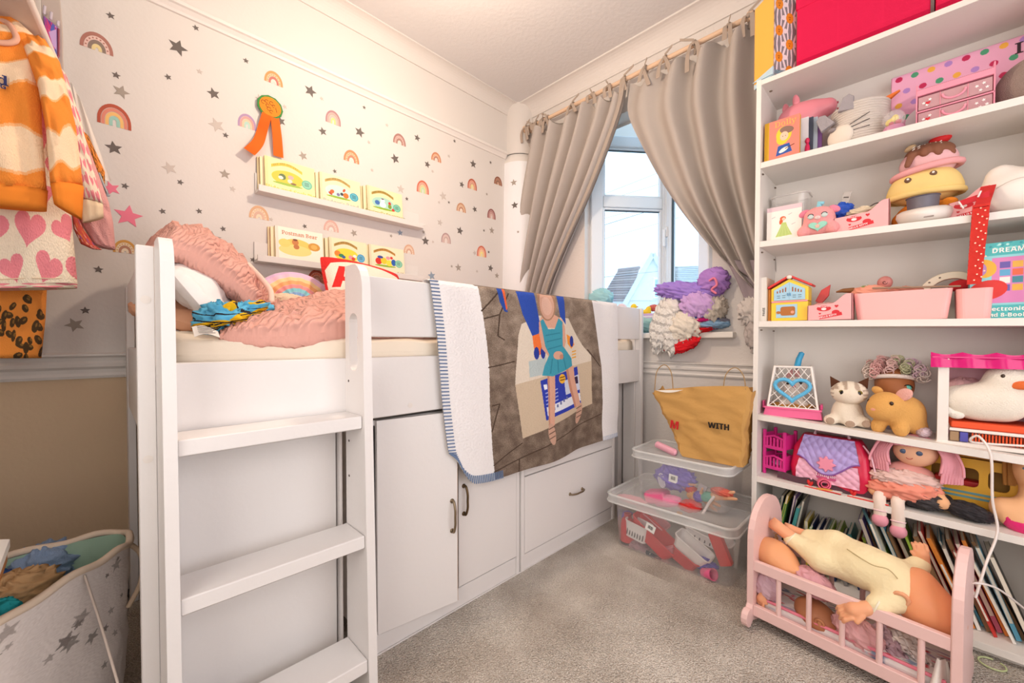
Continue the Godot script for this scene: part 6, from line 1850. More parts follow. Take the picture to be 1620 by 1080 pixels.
	obj("top_tray", G.new().bb(V(-w, .135, -.05), V(-w + .004, .152, .05), .001).bb(V(w - .004, .135, -.05), V(w, .152, .05), .001).bb(V(-w, .135, -.05), V(w, .155, -.046), .001), pk, md)
	obj("red_base", G.new().bb(V(-w, -.0002, .045), V(w, .006, .0525), .001), plastic("#d83a56"), md)
	for y in [.010, .064]:
		var d := obj("drawer", G.new().bb(V(-w + .006, y, .046), V(w - .006, y + .043, .05), .001).bb(V(-w + .006, y, -.04), V(w - .006, y + .002, .046), .0005), mat("#e8b8be", .15, "", 1.0, {"alpha": .55}), md)
		obj("pull", G.new().tube(arc3(V(0, y + .032, .053), .026, Vector3.RIGHT, V(0, .75, .1), PI, TAU, 12), .0035, 7), pk, d)
		obj("divider", G.new().bb(V(-.032, y, .049), V(-.03, y + .043, .0515), .0005).bb(V(.03, y, .049), V(.032, y + .043, .0515), .0005), pk, d)
		var dg := G.new()
		for k in 7: dg.prism(star2(.005, .5, k), .0502, .0510, at(V([-.07, -.055, -.062, .05, .065, .072, .058][k], y + [.02, .028, .012, .025, .03, .015, .01][k], 0)))
		obj("print", dg, mat("#f6f0f0", .5), d)
		obj("print", G.new().prism(heart2(.006), .0502, .0512, at(V(-.06, y + .018, .0))), mat("#d8323e", .5), d)

	var bp := Pic.new(256, 192, Color("#eeb0cf"))
	var dc := ["#c42a5a", "#b58ad0", "#f2b54a", "#4fa07a"]
	for y in 6:
		for x in 9: bp.oval(.05 + x * .11 + .055 * (y % 2), .05 + y * .18, .026, .035, Color(dc[(x * 3 + y * 5) % 4]))
	var bo := thing("spotted_board", "pink board box with coloured spots behind the mini drawers", "box", on(1, 2.15, .10), SIDE)
	obj("box_body", G.new().bb(V(-.18, 0, -.015), V(.21, .275, .012), .002), mat("#e8a6c6", .5), bo)
	obj("printed_face", G.new().bb(V(-.178, .002, .0118), V(.208, .273, .013), .0004), pmat(bp.tex(), .45), bo)
	words("I", .05, mat("#3a2a30", .5), bo, at(V(.128, .235, .0137)), "Droid Serif", true)
	obj("white_oval", G.new().prism(oval2(.07, .05, 24, -.07, .09), .0128, .0136), mat("#f4eef0", .5), bo)
	var gf := thing("fur_toy", "grey brown furry toy at the right end of the highest shelf", "plush toy", on(1, 2.07, .245))
	obj("body", G.new().blob([[V(0, .075, 0), V(.07, .075, .075)], [V(.02, .125, .02), V(.05, .04, .05)]], .008, .02), mat("#9f8c82", 1.0, "fur", 12.0, {"ns": 2.0, "rim": .4}), gf)

func logo_tub(label: String, p: Vector3, w: float, turn := .0) -> Node3D:

	var o := thing("scooped_tub", label, "tub", p, SIDE + turn, "pink scooped tubs")
	var pk := plastic("#f6b0b0", .4)
	var h := .082
	var q := PackedVector2Array([Vector2(-w / 2, 0), Vector2(w / 2, 0)])
	q.append(Vector2(w / 2, h * 1.2))
	for k in 9: q.append(Vector2(w / 2 - .012 - .05 * k / 8.0, h * (1.2 - .42 * (.5 - .5 * cos(PI * k / 8)))))
	q.append(Vector2(-w / 2, h * .72))
	obj("front", G.new().prism(q, .038, .041, Transform3D(), .0008), pk, o)
	obj("shell", G.new().prism(q, -.041, -.038).bb(V(-w / 2, 0, -.041), V(w / 2, .003, .041), .0005).bb(V(-w / 2, 0, -.041), V(-w / 2 + .003, h * .72, .041), .0005).bb(V(w / 2 - .003, 0, -.041), V(w / 2, h * 1.2, .041), .0005), pk, o)
	var red := mat("#d8303a", .5)
	var cx := -w * .12
	obj("oval_print", G.new().prism(oval2(.022, .0105, 24, cx, .046), .041, .0416), red, o)
	obj("oval_print", G.new().prism(oval2(.008, .005, 16, cx, .044), .0416, .0421), mat("#f8e4e2", .5), o)
	words("HELLO KITTY", .0055, mat("#fbeeee", .5), o, at(V(cx, .0525, .0418)), "Droid Sans", true, "lettering", .0006)
	obj("heart_print", G.new().prism(heart2(.006), .041, .0416, at(V(cx + .038, .053, 0))).prism(heart2(.004), .041, .0416, at(V(cx - .012, .027, 0))), red, o)
	obj("banner_print", G.new().prism(V2([-.025, -.006, .045, -.006, .045, .006, -.025, .006]), .041, .0416, Transform3D(rz(.2), V(cx + .01, .016, 0))).prism(oval2(.012, .009, 16), .041, .0417, at(V(cx + .036, .03, 0))), red, o)
	words("HELLO KITTY", .009, mat("#fbeeee", .5), o, Transform3D(rz(.2), V(cx + .012, .0165, .0419)), "Droid Sans", true, "lettering", .0006)
	return o

func shelf_three():

	var gp := Pic.new(128, 160, Color("#f7efe6"))
	gp.rect(0, 0, 1, .13, Color("#e6c9cf"))
	gp.oval(.47, .36, .085, .06, Color("#d8643a")); gp.oval(.42, .44, .05, .09, Color("#d8643a"), .3); gp.oval(.49, .38, .05, .045, Color("#f3cdb4"))
	gp.poly([Vector2(.44, .48), Vector2(.56, .48), Vector2(.60, .60), Vector2(.74, .86), Vector2(.26, .88), Vector2(.40, .60)], Color("#b9cf7a"))
	for k in 4: gp.line([Vector2(.46 + k * .03, .55), Vector2(.34 + k * .11, .86)], .008, Color("#d3e0a0"))
	for q in [[.2, .3], [.68, .26], [.78, .55]]: gp.line([Vector2(q[0] - .06, q[1] + .02), Vector2(q[0], q[1]), Vector2(q[0] + .05, q[1] - .02)], .012, Color("#a8a0a4"))
	var np := thing("notepad", "white notepad with a drawing of a girl in a green dress", "notepad", on(2, 1.968, -.39), SIDE + .05)
	np.rotation.x = -.04
	obj("pad", G.new().bb(V(-.06, 0, -.018), V(.06, .143, .0), .002), mat("#efe2e0", .7), np)
	obj("printed_cover", G.new().bb(V(-.06, 0, -.0005), V(.06, .143, .001), .0003), pmat(gp.tex(), .5), np)
	var tb := thing("clear_tub", "empty clear plastic food tub behind the white notepad", "tub", on(2, 2.10, -.39), SIDE)
	var tg := G.new()
	for s in [0, 1]:
		tg.grid(48, 4, func(u, v):
			var q: Vector2 = rr2(.135 * (1 - .1 * v) - .004 * s, .12 * (1 - .1 * v) - .004 * s, .03)[int(round((u if s == 0 else 1 - u) * 24)) % 24]
			return V(q.x, .205 * (1 - v), q.y))
	obj("tub_wall", tg, clear("#f0ece8", .22), tb)
	var rim := PackedVector3Array()
	for q in rr2(.138, .122, .03): rim.append(V(q.x, .205, q.y))
	obj("rim", G.new().tube(rim, .0035, 6, true), clear("#f6f0ea", .6), tb)

	var up := thing("plush_pouch", "pink plush animal pouch with a mint heart and blue horn", "plush toy", on(2, 1.975, -.275), SIDE)
	var pm := plush("#f2a6a6")
	obj("body", G.new().blob([[V(0, .052, -.01), V(.05, .05, .04)], [V(0, .085, .0), V(.044, .028, .036)], [V(-.05, .022, .012), V(.018, .02, .02)], [V(.048, .022, .012), V(.018, .02, .02)]], .006, .01), pm, up)
	for s in [-1, 1]:
		obj("ear", G.new().ell(V(s * .047, .098, 0), V(.02, .013, .010), rz(-s * .5)), plush("#ee8fa8"), up)
		obj("eye", G.new().ell(V(s * .021, .074, .0345), V(.011, .010, .004)), plastic("#c9d6d2", .2), up)
		obj("eyelid", G.new().tube(arc3(V(s * .021, .074, .0375), .009, Vector3.RIGHT, Vector3.UP, .2, PI - .2, 8), .0013, 5), mat("#3a2a30", .6), up)
	obj("nose", G.new().ell(V(0, .066, .037), V(.010, .007, .006)), plush("#f6d8d4"), up)
	obj("heart_patch", G.new().prism(heart2(.024), .0, .006, Transform3D(Basis(V(1.25, 0, 0), V(0, .85, 0), V(0, 0, 1)), V(0, .036, .027)), .002), mat("#9ad8c4", .5), up)
	obj("flower_print", G.new().prism(star2(.009, .6), .033, .0345, at(V(0, .034, 0))), mat("#f0b8a8", .6), up)
	obj("horn", G.new().tube(V3([V(.0, .105, .01), V(.004, .128, .012), V(.014, .122, .012)]), PackedFloat32Array([.009, .009, .008]), 10), mat("#8ccfe0", .5), up)
	var ac := thing("clear_box", "slim clear plastic packet standing tilted behind the plush pouch", "packet", on(2, 2.10, -.235), SIDE)
	ac.rotation.z = -.18
	obj("packet", G.new().bb(V(-.013, 0, -.008), V(.013, .19, .008), .002), clear("#efe8e2", .35), ac)
	obj("print", G.new().bb(V(.002, .11, .008), V(.006, .14, .0086), .0002).bb(V(-.008, .165, .008), V(.008, .17, .0086), .0002), mat("#6a625e", .6), ac)
	tag(obj("blue_ribbon", rumple(on(2, 2.045, -.215) + V(0, .10, 0), V(.02, .028, .035), 201, .5, rx(-.4), 30, 20, 2.0), mat("#2a58c4", .35)), "bright blue satin ribbon bunched behind the pink tub", "ribbon")
	logo_tub("pink scooped tub with red stickers between the plush pouch and the ice cream toy", on(2, 2.0, -.15), .155)
	logo_tub("pink scooped tub mostly hidden right of the ice cream toy", on(2, 2.03, .115), .09)
	tag(obj("hair_clip", G.new().tube(smooth3([on(2, 2.02, -.135) + V(0, .092, 0), on(2, 2.02, -.115) + V(0, .105, 0), on(2, 2.02, -.10) + V(0, .104, 0), on(2, 2.02, -.115) + V(0, .092, 0)], 5), .0022, 6), plastic("#4a4038")), "dark wire hair clip on the rim of the left pink tub", "hair clip")
	tag(obj("cream_cloth", rumple(on(2, 2.04, -.15) + V(0, .083, 0), V(.03, .018, .05), 203, .4), cloth("#efdfc4")), "cream cloth heaped in the left pink tub", "cloth")

	var ic := thing("ice_cream_plush", "smiling ice cream plush with chocolate sauce and a red cherry", "plush toy", on(2, 2.06, .012), SIDE)
	var ye := mat("#f6d68c", .95, "weave", 12.0, {"spec": .1})
	obj("face", G.new().blob([[V(0, .125, 0), V(.088, .062, .062)], [V(0, .10, 0), V(.095, .035, .062)]], .007, .012), ye, ic)
	obj("lower_edge", G.new().tube(arc3(V(0, .086, 0), .085, Vector3.RIGHT * 1.12, V(0, 0, .75), 0, TAU, 30), .011, 8), ye, ic)
	var cg := plush("#e88a30")
	obj("cone_body", G.new().blob([[V(0, .05, 0), V(.07, .05, .045)], [V(-.06, .03, .025), V(.022, .024, .024)], [V(.06, .03, .025), V(.022, .024, .024)], [V(.062, .068, .045), V(.02, .016, .016)]], .007, .01), cg, ic)
	obj("scoop", G.new().blob([[V(.01, .20, 0), V(.075, .058, .056)]], .006, .008), mat("#efbdc0", .95, "weave", 12.0, {"spec": .1}), ic)
	obj("scoop_frill", G.new().tube(arc3(V(.005, .172, 0), .077, V(1, .12, 0) * 1.1, V(0, 0, .76), 0, TAU, 40), .011, 8), mat("#f2aeb0", .95, "weave", 12.0, {"spec": .1}), ic)
	var sc := G.new()
	sc.blob([[V(.012, .232, 0), V(.064, .034, .049)], [V(-.032, .225, .044), V(-.042, .19, .054), .011, .009], [V(.0, .23, .05), V(.0, .218, .055), .012, .01], [V(.03, .232, .047), V(.034, .212, .051), .011, .009], [V(.058, .225, .03), V(.068, .21, .03), .010, .008]], .005, .006)
	obj("chocolate_sauce", sc, mat("#8a5a44", .8), ic)
	var sp := G.new()
	for k in 12:
		var a := k * .55
		sp.tube(V3([V(-.03 + .013 * (k % 6), .252 - .010 * (k / 6) - .0, .033 + .010 * (k / 6)), V(-.024 + .013 * (k % 6), .256 - .010 * (k / 6), .034 + .010 * (k / 6))]), .0018, 5)
	obj("sprinkles", sp, mat("#f6ece0", .6), ic)
	obj("cherry", G.new().ell(V(.038, .272, .0), V(.029, .017, .022), rz(.15)), mat("#d8262a", .6), ic)
	obj("wafer_button", G.new().ell(V(-.036, .262, .01), V(.017, .010, .012), rz(.5)), mat("#d3b48c", .7), ic)
	for s in [-.040, .022]:
		obj("eye", G.new().ell(V(s, .136 + .12 * (s + .04), .0595), V(.0095, .0095, .004)), mat("#6a4a34", .4), ic)
		obj("eye_shine", G.new().ell(V(s, .139 + .12 * (s + .04), .0632), V(.0035, .0035, .0015)), mat("#f4efe8", .3), ic)
	obj("smile", G.new().tube(arc3(V(-.012, .130, .0618), .018, Vector3.RIGHT, Vector3.UP, PI + .4, TAU - .1, 10), .0014, 5), mat("#5a3a2a", .6), ic)
	for c in ic.get_children():
		if c.name != &"cone_body": c.position.y += .028

	var dh := thing("glitter_cup_stand", "grey glitter cup standing on a white rounded dish before the ice cream toy", "dish", on(2, 1.968, .012), SIDE)
	obj("dish", G.new().lathe(V2([.0, 0, .045, 0, .062, .008, .069, .026, .067, .04, .058, .046, .0, .048]), 32, Transform3D(Basis(V(1, 0, 0), Vector3.UP, V(0, 0, .6)), Vector3.ZERO)), plastic("#efe6de", .3), dh)
	obj("slot", G.new().box(V(.012, .012, .037), V(.024, .004, .004), .001), mat("#9a8c84", .6), dh)
	obj("cup", G.new().lathe(V2([.0, .046, .038, .046, .041, .088, .039, .088, .036, .05, .0, .05]), 28, Transform3D(Basis(V(1, 0, 0), Vector3.UP, V(0, 0, .7)), V(-.002, 0, 0))), mat("#77747e", .35, "fur", 30.0, {"metal": .3}), dh)
	obj("cup_rim", G.new().tube(arc3(V(-.002, .088, 0), .041, Vector3.RIGHT, V(0, 0, .7), 0, TAU, 28), .0022, 6), mat("#5a5660", .4), dh)

	var ly := thing("sequin_lanyard", "red sparkly lanyard hanging over the shelf edge beside the white toy", "lanyard", V(1.92, 1.16, .125), SIDE)
	var lz := nz(3.0, 2, 9)
	obj("strap", G.new().sheet(6, 40, func(u, v): return V((u - .5) * lerpf(.036, .030, v) + .012 * (1 - v), lerpf(.245, .0, v), .004 + .003 * lz.get_noise_2d(u * 4, v * 12)), .004), mat("#e8382e", .3, "fur", 40.0, {"ns": 2.0}), ly)
	obj("strap_top", G.new().sheet(6, 12, func(u, v): return V((u - .5) * .032 + lerpf(.03, .012, v), lerpf(.31, .235, v), -.05 + .056 * v), .004), mat("#d8302e", .3, "fur", 40.0, {"ns": 2.0}), ly)
	obj("buckle_strap", G.new().sheet(4, 8, func(u, v): return V(lerpf(-.032, .03, v), .262 + (u - .5) * .018 + .016 * v, -.018), .004), mat("#c8242e", .6), ly)
	obj("trim", G.new().tube(V3([V(-.034, .268, -.016), V(-.024, .244, -.014)]), .0025, 6).tube(V3([V(.012, .29, -.014), V(.006, .272, -.012)]), .0025, 6), mat("#f2e4e0", .6), ly)
	var sq := G.new()
	for k in 26: sq.prism(oval2(.0022, .0022, 6), .008, .0095, Transform3D(Basis(), V(.012 + (fposmod(k * .618, 1.0) - .5) * .024, .012 + k * .0088, .0)))
	obj("sequins", sq, mat("#f6b49a", .2, "", 1.0, {"metal": .3}), ly)

	var wt := thing("white_toy", "large smooth white moulded toy lying at the right end of the shelf", "toy", on(2, 2.03, .215), SIDE)
	obj("body", G.new().blob([[V(.02, .072, 0), V(.10, .07, .07)], [V(-.03, .135, 0), V(.03, .03, .02), rz(.5)]], .008, .015), mat("#f3ece4", .4), wt)
	obj("seam", G.new().tube(arc3(V(-.01, .07, .0), .068, V(.75, .2, 0), V(0, .4, 1.03), 0, TAU, 30), .0012, 5), mat("#d9cfc6", .6), wt)


func shelf_four():

	var wb := thing("white_book", "white spined paperback standing at the left end above the carrier cage", "book", on(3, 1.96, -.457), SIDE)
	obj("cover", G.new().bb(V(-.010, 0, -.13), V(.010, .185, .0), .0015), mat("#f0e8de", .6), wb)
	obj("pages", G.new().bb(V(-.008, .002, -.128), V(.0115, .183, -.002), .001), mat("#d9c9b0", .8), wb)
	words("PAVEE", .012, mat("#4a4440", .6), wb, Transform3D(rz(PI / 2), V(.001, .04, .0004)), "Droid Sans", true, "lettering", .0006)
	tag(obj("orange_book", G.new().bb(V(1.975, 1.0672, -.444), V(2.08, 1.20, -.434), .001), mat("#d98a3a", .6)), "thin orange spined book between the white book and the toy house", "book")
	var h := thing("toy_house", "yellow toy house with blue upper doors and a red roof", "toy house", on(3, 2.0, -.368), SIDE)
	var ye := plastic("#f5d23c", .35)
	var bl := plastic("#a9d3ea", .35)
	var rd := plastic("#e23a38", .35)
	obj("lower_wall", G.new().bb(V(-.064, 0, -.035), V(.064, .08, .035), .004), ye, h)
	obj("upper_wall", G.new().prism(V2([-.064, .08, .064, .08, .064, .135, 0, .172, -.064, .135]), -.033, .033, Transform3D(), .003), ye, h)
	for s in [-1, 1]:
		obj("roof_slope", G.new().box(V(s * .037, .162, 0), V(.09, .008, .076), .002, rz(-s * .53)), rd, h)
		var d := obj("door", G.new().prism(V2([0, .085, .053, .085, .053, .128, 0, .158] if s > 0 else [-.053, .085, 0, .085, 0, .158, -.053, .128]), .033, .037, Transform3D(), .001), bl, h)
		var sg := G.new()
		for k in 4: sg.box(V(s * (.012 + .0095 * k), .128 - .003 * k, .0375), V(.004, .018 - .003 * k, .001), .0003)
		obj("slots", sg, mat("#a8643a", .6), d)
		var lg := G.new()
		for k in 4: lg.box(V(s * (.018 + .018 * (k % 2)), .096 + .008 * (k / 2), .0375), V(.011, .002, .001), .0003)
		obj("slots", lg, mat("#5a6a72", .6), d)
		obj("knob", G.new().box(V(s * .004, .108, .039), V(.003, .012, .004), .001), plastic("#5a9ac4"), d)
	obj("pink_band", G.new().bb(V(-.062, .077, .033), V(.062, .083, .037), .001), plastic("#f29ab0"), h)
	obj("blue_panel", G.new().bb(V(-.045, .014, .034), V(.028, .068, .0365), .001), bl, h)
	obj("brown_print", G.new().prism(rr2(.05, .036, .008, -.004, .041), .0365, .0375).prism(oval2(.008, .006, 12, -.036, .036), .0365, .0375), mat("#b5713a", .6), h)
	obj("print_spot", G.new().prism(oval2(.006, .006, 12, .012, .036), .0375, .0382), mat("#e8a58a", .6), h)
	obj("ridge", G.new().ell(V(0, .178, .036), V(.010, .008, .008)), plastic("#f2ece0"), h)
	tag(obj("red_fin", G.new().prism(V2([0, 0, .02, .045, .05, .065, .045, .02, .022, -.01]), -.004, .004, Transform3D(Basis(Vector3.UP, SIDE), on(3, 2.09, -.30) + V(0, .085, 0)), .002).bb(on(3, 2.085, -.296), on(3, 2.095, -.284) + V(0, .08, 0), .001), rd), "red plastic fin shaped piece behind the toy house", "toy")
	logo_tub("pink scooped tub with red stickers right of the toy house", on(3, 1.985, -.236), .135)
	tag(obj("pink_cloth", rumple(on(3, 1.985, -.25) + V(0, .058, 0), V(.025, .012, .045), 211, .3), plush("#dba9a4")), "dusty pink fluff inside the scooped tub by the toy house", "cloth")
	for q in [[-.168, .084, "wide pale pink plastic tub in the middle of the third shelf down", .10], [.09, .17, "second pale pink tub squeezed behind the sequin lanyard", .097]]:
		var t := thing("pink_tub", q[2], "tub", on(3, 2.02, (q[0] + q[1]) / 2), SIDE, "pale pink tubs")
		var w: float = q[1] - q[0]
		var tg := G.new()
		for s in [0, 1]:
			tg.grid(48, 4, func(u, v):
				var e: Vector2 = rr2(w * (1 - .09 * v) - .005 * s, .12 * (1 - .12 * v) - .005 * s, .018)[int(round((u if s == 0 else 1 - u) * 24)) % 24]
				return V(e.x, q[3] * (1 - v), e.y))
		tg.prism(rr2(w * .9, .10, .015), .0, .003, Transform3D(rx(-PI / 2), V(0, .001, 0)))
		obj("tub_wall", tg, plastic("#f6b8b4", .4), t)
	var fp := Pic.new(96, 64, Color("#f2a48c"))
	for k in 14: fp.oval(rng.randf(), rng.randf(), .07, .05, [Color("#f6ead8"), Color("#8a9a5a")][k % 2], k * 1.0)
	tag(obj("floral_purse", rumple(on(3, 2.02, -.125) + V(0, .105, 0), V(.035, .026, .052), 213, .2), pmat(fp.tex(), .9)), "coral floral cloth purse at the left in the wide pink tub", "purse")
	tag(obj("floral_purse", rumple(on(3, 2.02, -.035) + V(0, .10, 0), V(.035, .018, .05), 214, .3), mat("#d98a78", .9)), "orange pink trinkets at the right in the wide pink tub", "toys")
	tag(obj("brown_brush", G.new().tube(V3([on(3, 2.03, -.155) + V(0, .108, 0), on(3, 2.03, -.175) + V(0, .117, 0), on(3, 2.03, -.205) + V(0, .118, 0), on(3, 2.03, -.225) + V(0, .114, 0)]), PackedFloat32Array([.008, .011, .008, .003]), 10), mat("#8a5a32", .5)), "brown leaf shaped brush end poking left out of the pink tub", "brush")
	var sn := thing("swirl_toy", "round rose coloured swirl toy on top of the pink tub", "toy", on(3, 2.04, -.085) + V(0, .14, 0), SIDE)
	obj("body", G.new().ell(Vector3.ZERO, V(.022, .024, .014)), plastic("#c97f78", .4), sn)
	var spi := PackedVector3Array()
	for k in 20: spi.append(V(cos(k * .6) * (.001 + .0007 * k), sin(k * .6) * (.001 + .0007 * k), .0135 - .0000018 * k * k * k))
	obj("spiral", G.new().tube(spi, .0016, 5), mat("#6a3a38", .6), sn)
	tag(obj("wand", G.new().tube(V3([on(3, 1.975, -.115) + V(0, .116, 0), on(3, 1.975, .10) + V(0, .107, 0)]), .0032, 6), mat("#a88a72", .5)), "thin tan stick resting across the rim of the wide pink tub", "stick")
	var vi := thing("visor", "curved cream headband arching behind the right pink tub", "headband", on(3, 2.06, .085), SIDE)
	var bnd := oval2(.085, .085, 14, 0, .08, .4, PI - .4)
	var inb := oval2(.06, .065, 14, 0, .076, .4, PI - .4)
	inb.reverse()
	bnd.append_array(inb)
	obj("band", G.new().prism(bnd, -.01, .012, Transform3D(), .003), plastic("#f0e2cc", .5), vi)
	obj("studs", G.new().ell(V(-.055, .133, .012), V(.003, .003, .003)).ell(V(-.03, .147, .012), V(.003, .003, .003)), mat("#8a7a6a", .5), vi)
	obj("red_inside", G.new().ell(V(.025, .115, 0), V(.035, .022, .02)), mat("#c8242c", .8), vi)
	var pp := Pic.new(256, 256, Color("#4fb6b8"))
	for k in 70: pp.oval(rng.randf(), .09 * rng.randf() + (.0 if k % 2 else .86), .016, .014, [Color("#8fd8d4"), Color("#3a9aa4"), Color("#b9e8e0")][k % 3])
	pp.rect(.0, .17, 1, .83, Color("#8fd3d8"))
	pp.rect(.22, .20, 1, .80, Color("#d884b8"))
	for y in 4:
		for x in 6: pp.rect(.30 + x * .12, .26 + y * .1, .405 + x * .12, .345 + y * .1, [Color("#6a5aa8"), Color("#e8b04a"), Color("#5fa8d0"), Color("#e86a4a"), Color("#f0e8e0"), Color("#4a8a9a")][(x + y * 2) % 6])
	pp.oval(.14, .33, .13, .12, Color("#e9b23c"), .5); pp.oval(.10, .34, .07, .09, Color("#b58ac4"))
	pp.oval(.18, .62, .2, .13, Color("#d8302a"), -.2); pp.oval(.10, .70, .09, .1, Color("#8fc4a8"))
	var bx := thing("book_set_box", "turquoise boxed story reader set with pink panel at the right end", "box", on(3, 1.985, .22), SIDE)
	obj("carton", G.new().bb(V(-.10, 0, -.05), V(.11, .24, .0), .002), mat("#4fb6b8", .4), bx)
	obj("printed_front", G.new().bb(V(-.0995, .001, -.0005), V(.1095, .239, .001), .0003), pmat(pp.tex(), .35), bx)
	var wm := mat("#f6f2ec", .5)
	words("DREAM BIG", .02, wm, bx, at(V(.0, .214, .0015)), "Droid Sans", true, "lettering", .0008)
	words("Electronic Reader", .017, wm, bx, at(V(.005, .031, .0015)), "Droid Sans", true, "lettering", .0008)
	words("and 8-Book Library", .016, wm, bx, at(V(.005, .012, .0015)), "Droid Sans", true, "lettering", .0008)

func shelf_five():

	var c := thing("pet_carrier", "white lattice pet carrier with a blue heart door and pink base", "toy carrier", on(4, 2.03, -.362), SIDE + .12)
	var wp := plastic("#f1e9e2", .35)
	var pk := plastic("#ee6a9a", .35)
	obj("base", G.new().prism(V2([-.10, 0, .10, 0, .092, .036, -.092, .036]), -.07, .07, Transform3D(), .004), pk, c)
	obj("base_rim", G.new().bb(V(-.097, .033, -.072), V(.097, .04, .074), .003), pk, c)
	var P := func(u: float, v: float, z: float) -> Vector3: return V((u - .5) * lerpf(.168, .122, v), .04 + v * .165, z * lerpf(.064, .046, v))
	for side in 2:
		var fr := G.new()
		var z := 1.0 if side == 0 else -1.0
		fr.tube(V3([P.call(.0, .0, z), P.call(.0, 1.0, z), P.call(1.0, 1.0, z), P.call(1.0, .0, z)]), .0065, 7, true)
		obj("front_frame" if side == 0 else "rear_frame", fr, wp, c)
	var lat := G.new()
	for k in range(-4, 6):
		for s in [0, 1]:
			var pts := PackedVector3Array()
			for j in 9:
				var v := j / 8.0
				var u := k * .2 + v * .9
				if s == 1: u = 1.0 - u
				if u >= .0 and u <= 1.0: pts.append(P.call(u, v, 1.0))
			if pts.size() > 1: lat.tube(pts, .0018, 5)
	obj("lattice", lat, wp, c)
	var sl := G.new()
	for k in 6:
		for s in [-1, 1]:
			var v := (k + .5) / 6.0
			sl.tube(V3([P.call(.5 + s * .5, v, 1.0), P.call(.5 + s * .5, v, -1.0)]), .003, 5)
	sl.tube(V3([P.call(.0, 1.0, 1.0), P.call(.0, 1.0, -1.0)]), .006, 6).tube(V3([P.call(1.0, 1.0, 1.0), P.call(1.0, 1.0, -1.0)]), .006, 6)
	sl.bb(V(-.06, .20, -.046), V(.06, .208, .046), .002)
	obj("side_slats", sl, wp, c)
	var hp := PackedVector3Array()
	for q in heart2(.058): hp.append(V(q.x * 1.02, .118 + q.y * .85, .064))
	obj("heart_door", G.new().tube(hp, .0075, 8, true), plastic("#5cb8e4", .3), c)
	obj("handle", G.new().tube(V3([V(.012, .20, 0), V(.018, .235, 0), V(.028, .262, .0)]), PackedFloat32Array([.012, .011, .010]), 8), plastic("#2f9fd0", .2), c)
	obj("latch", G.new().box(V(.095, .05, .03), V(.01, .02, .05), .003).box(V(-.10, .045, .03), V(.008, .03, .04), .002), plastic("#d84a82"), c)
	var bn := thing("toy_bunny", "white toy bunny with pink nose sitting inside the pet carrier", "plush toy", on(4, 2.03, -.362) + V(0, .042, 0), SIDE + .1)
	var wf := plush("#f0e4da")
	obj("body", G.new().blob([[V(0, .04, -.01), V(.035, .042, .03)], [V(.005, .088, .0), V(.04, .034, .03)], [V(-.03, .012, .02), V(.018, .012, .02)], [V(.035, .012, .02), V(.018, .012, .02)]], .006, .008), wf, bn)
	for s in [-1, 1]: obj("ear", G.new().ell(V(s * .014, .128, -.008), V(.010, .026, .006), rz(s * .3)), plush("#e2a6a4"), bn)
	eyes(bn, V(.005, .096, .026), .022, .007)
	obj("nose", G.new().ell(V(.005, .082, .031), V(.006, .005, .004)), mat("#e27f8a", .6), bn)
	tag(obj("straw", rumple(on(4, 2.03, -.362) + V(0, .044, 0), V(.05, .006, .075), 221, .4), mat("#e0a050", .9)), "orange straw bedding on the floor of the pet carrier", "straw")

	var k := thing("plush_kitten", "cream and brown tabby plush kitten sitting beside the pet carrier", "plush toy", on(4, 2.0, -.184), SIDE + .15)
	var vf := mat("#ffffff", 1.0, "fur", 8.0, {"spec": .05, "rim": .3, "vc": true})
	var cr1 := lin("#f0e3d0")
	var br := lin("#8a6248")
	obj("body", G.new().blob([[V(0, .05, -.008), V(.045, .05, .038)], [V(.0, .06, .01), V(.03, .04, .03)], [V(-.052, .018, .025), V(.02, .018, .028)], [V(.05, .018, .02), V(.02, .018, .028)], [V(.0, .03, .03), V(.006, .012, .04), .016, .014]], .006, .01), plush("#f0e3d0"), k)
	obj("head", G.new().blob([[V(.004, .125, .008), V(.056, .044, .042)], [V(.008, .112, .04), V(.024, .018, .014)]], .005, .01, func(q):
		if q.y > .138 and sin(q.x * 200.0 + q.y * 60) > .1 and absf(q.x - .006) > .010: return br.lerp(cr1, .4)
		if absf(q.x) > .042 and sin(q.y * 420.0) > .3: return br.lerp(cr1, .35)
		return cr1), vf, k)
	for s in [-1, 1]:
		obj("ear", G.new().prism(V2([-.02, -.014, .02, -.014, .004 * s, .026]), -.006, .006, Transform3D(rz(-s * .45), V(s * .042 + .004, .163, .0)), .003, true), plush("#5e3c2c"), k)
		var e := obj("eye", G.new().ell(V(.006 + s * .024, .126, .044), V(.013, .013, .006), ry(s * .4)), plastic("#8a7a3a", .1), k)
		obj("pupil", G.new().ell(V(.006 + s * .025, .126, .0490), V(.006, .009, .0025), ry(s * .4)), plastic("#15110e", .05), e)
		obj("paw_pad", G.new().ell(V(s * .052, .018, .049), V(.013, .013, .006)), plush("#b39a86"), k)
	obj("paw_pad", G.new().ell(V(.006, .013, .052), V(.014, .012, .005)), plush("#b39a86"), k)
	obj("nose", G.new().ell(V(.009, .117, .053), V(.006, .0045, .003)), mat("#d86a5a", .5), k)

	var gp := thing("plush_guinea_pig", "golden tan plush guinea pig standing in front of the curly haired doll", "plush toy", on(4, 1.985, -.052), SIDE - .35)
	var tn := plush("#e2aa62")
	obj("body", G.new().blob([[V(.02, .075, -.03), V(.05, .058, .062)], [V(-.012, .102, .032), V(.047, .045, .04)], [V(-.02, .082, .062), V(.032, .028, .02)], [V(-.035, .02, .03), V(.019, .024, .022)], [V(.03, .02, .03), V(.02, .024, .022)], [V(.05, .02, -.05), V(.02, .024, .024)], [V(-.01, .02, -.05), V(.02, .024, .024)]], .006, .012), tn, gp)
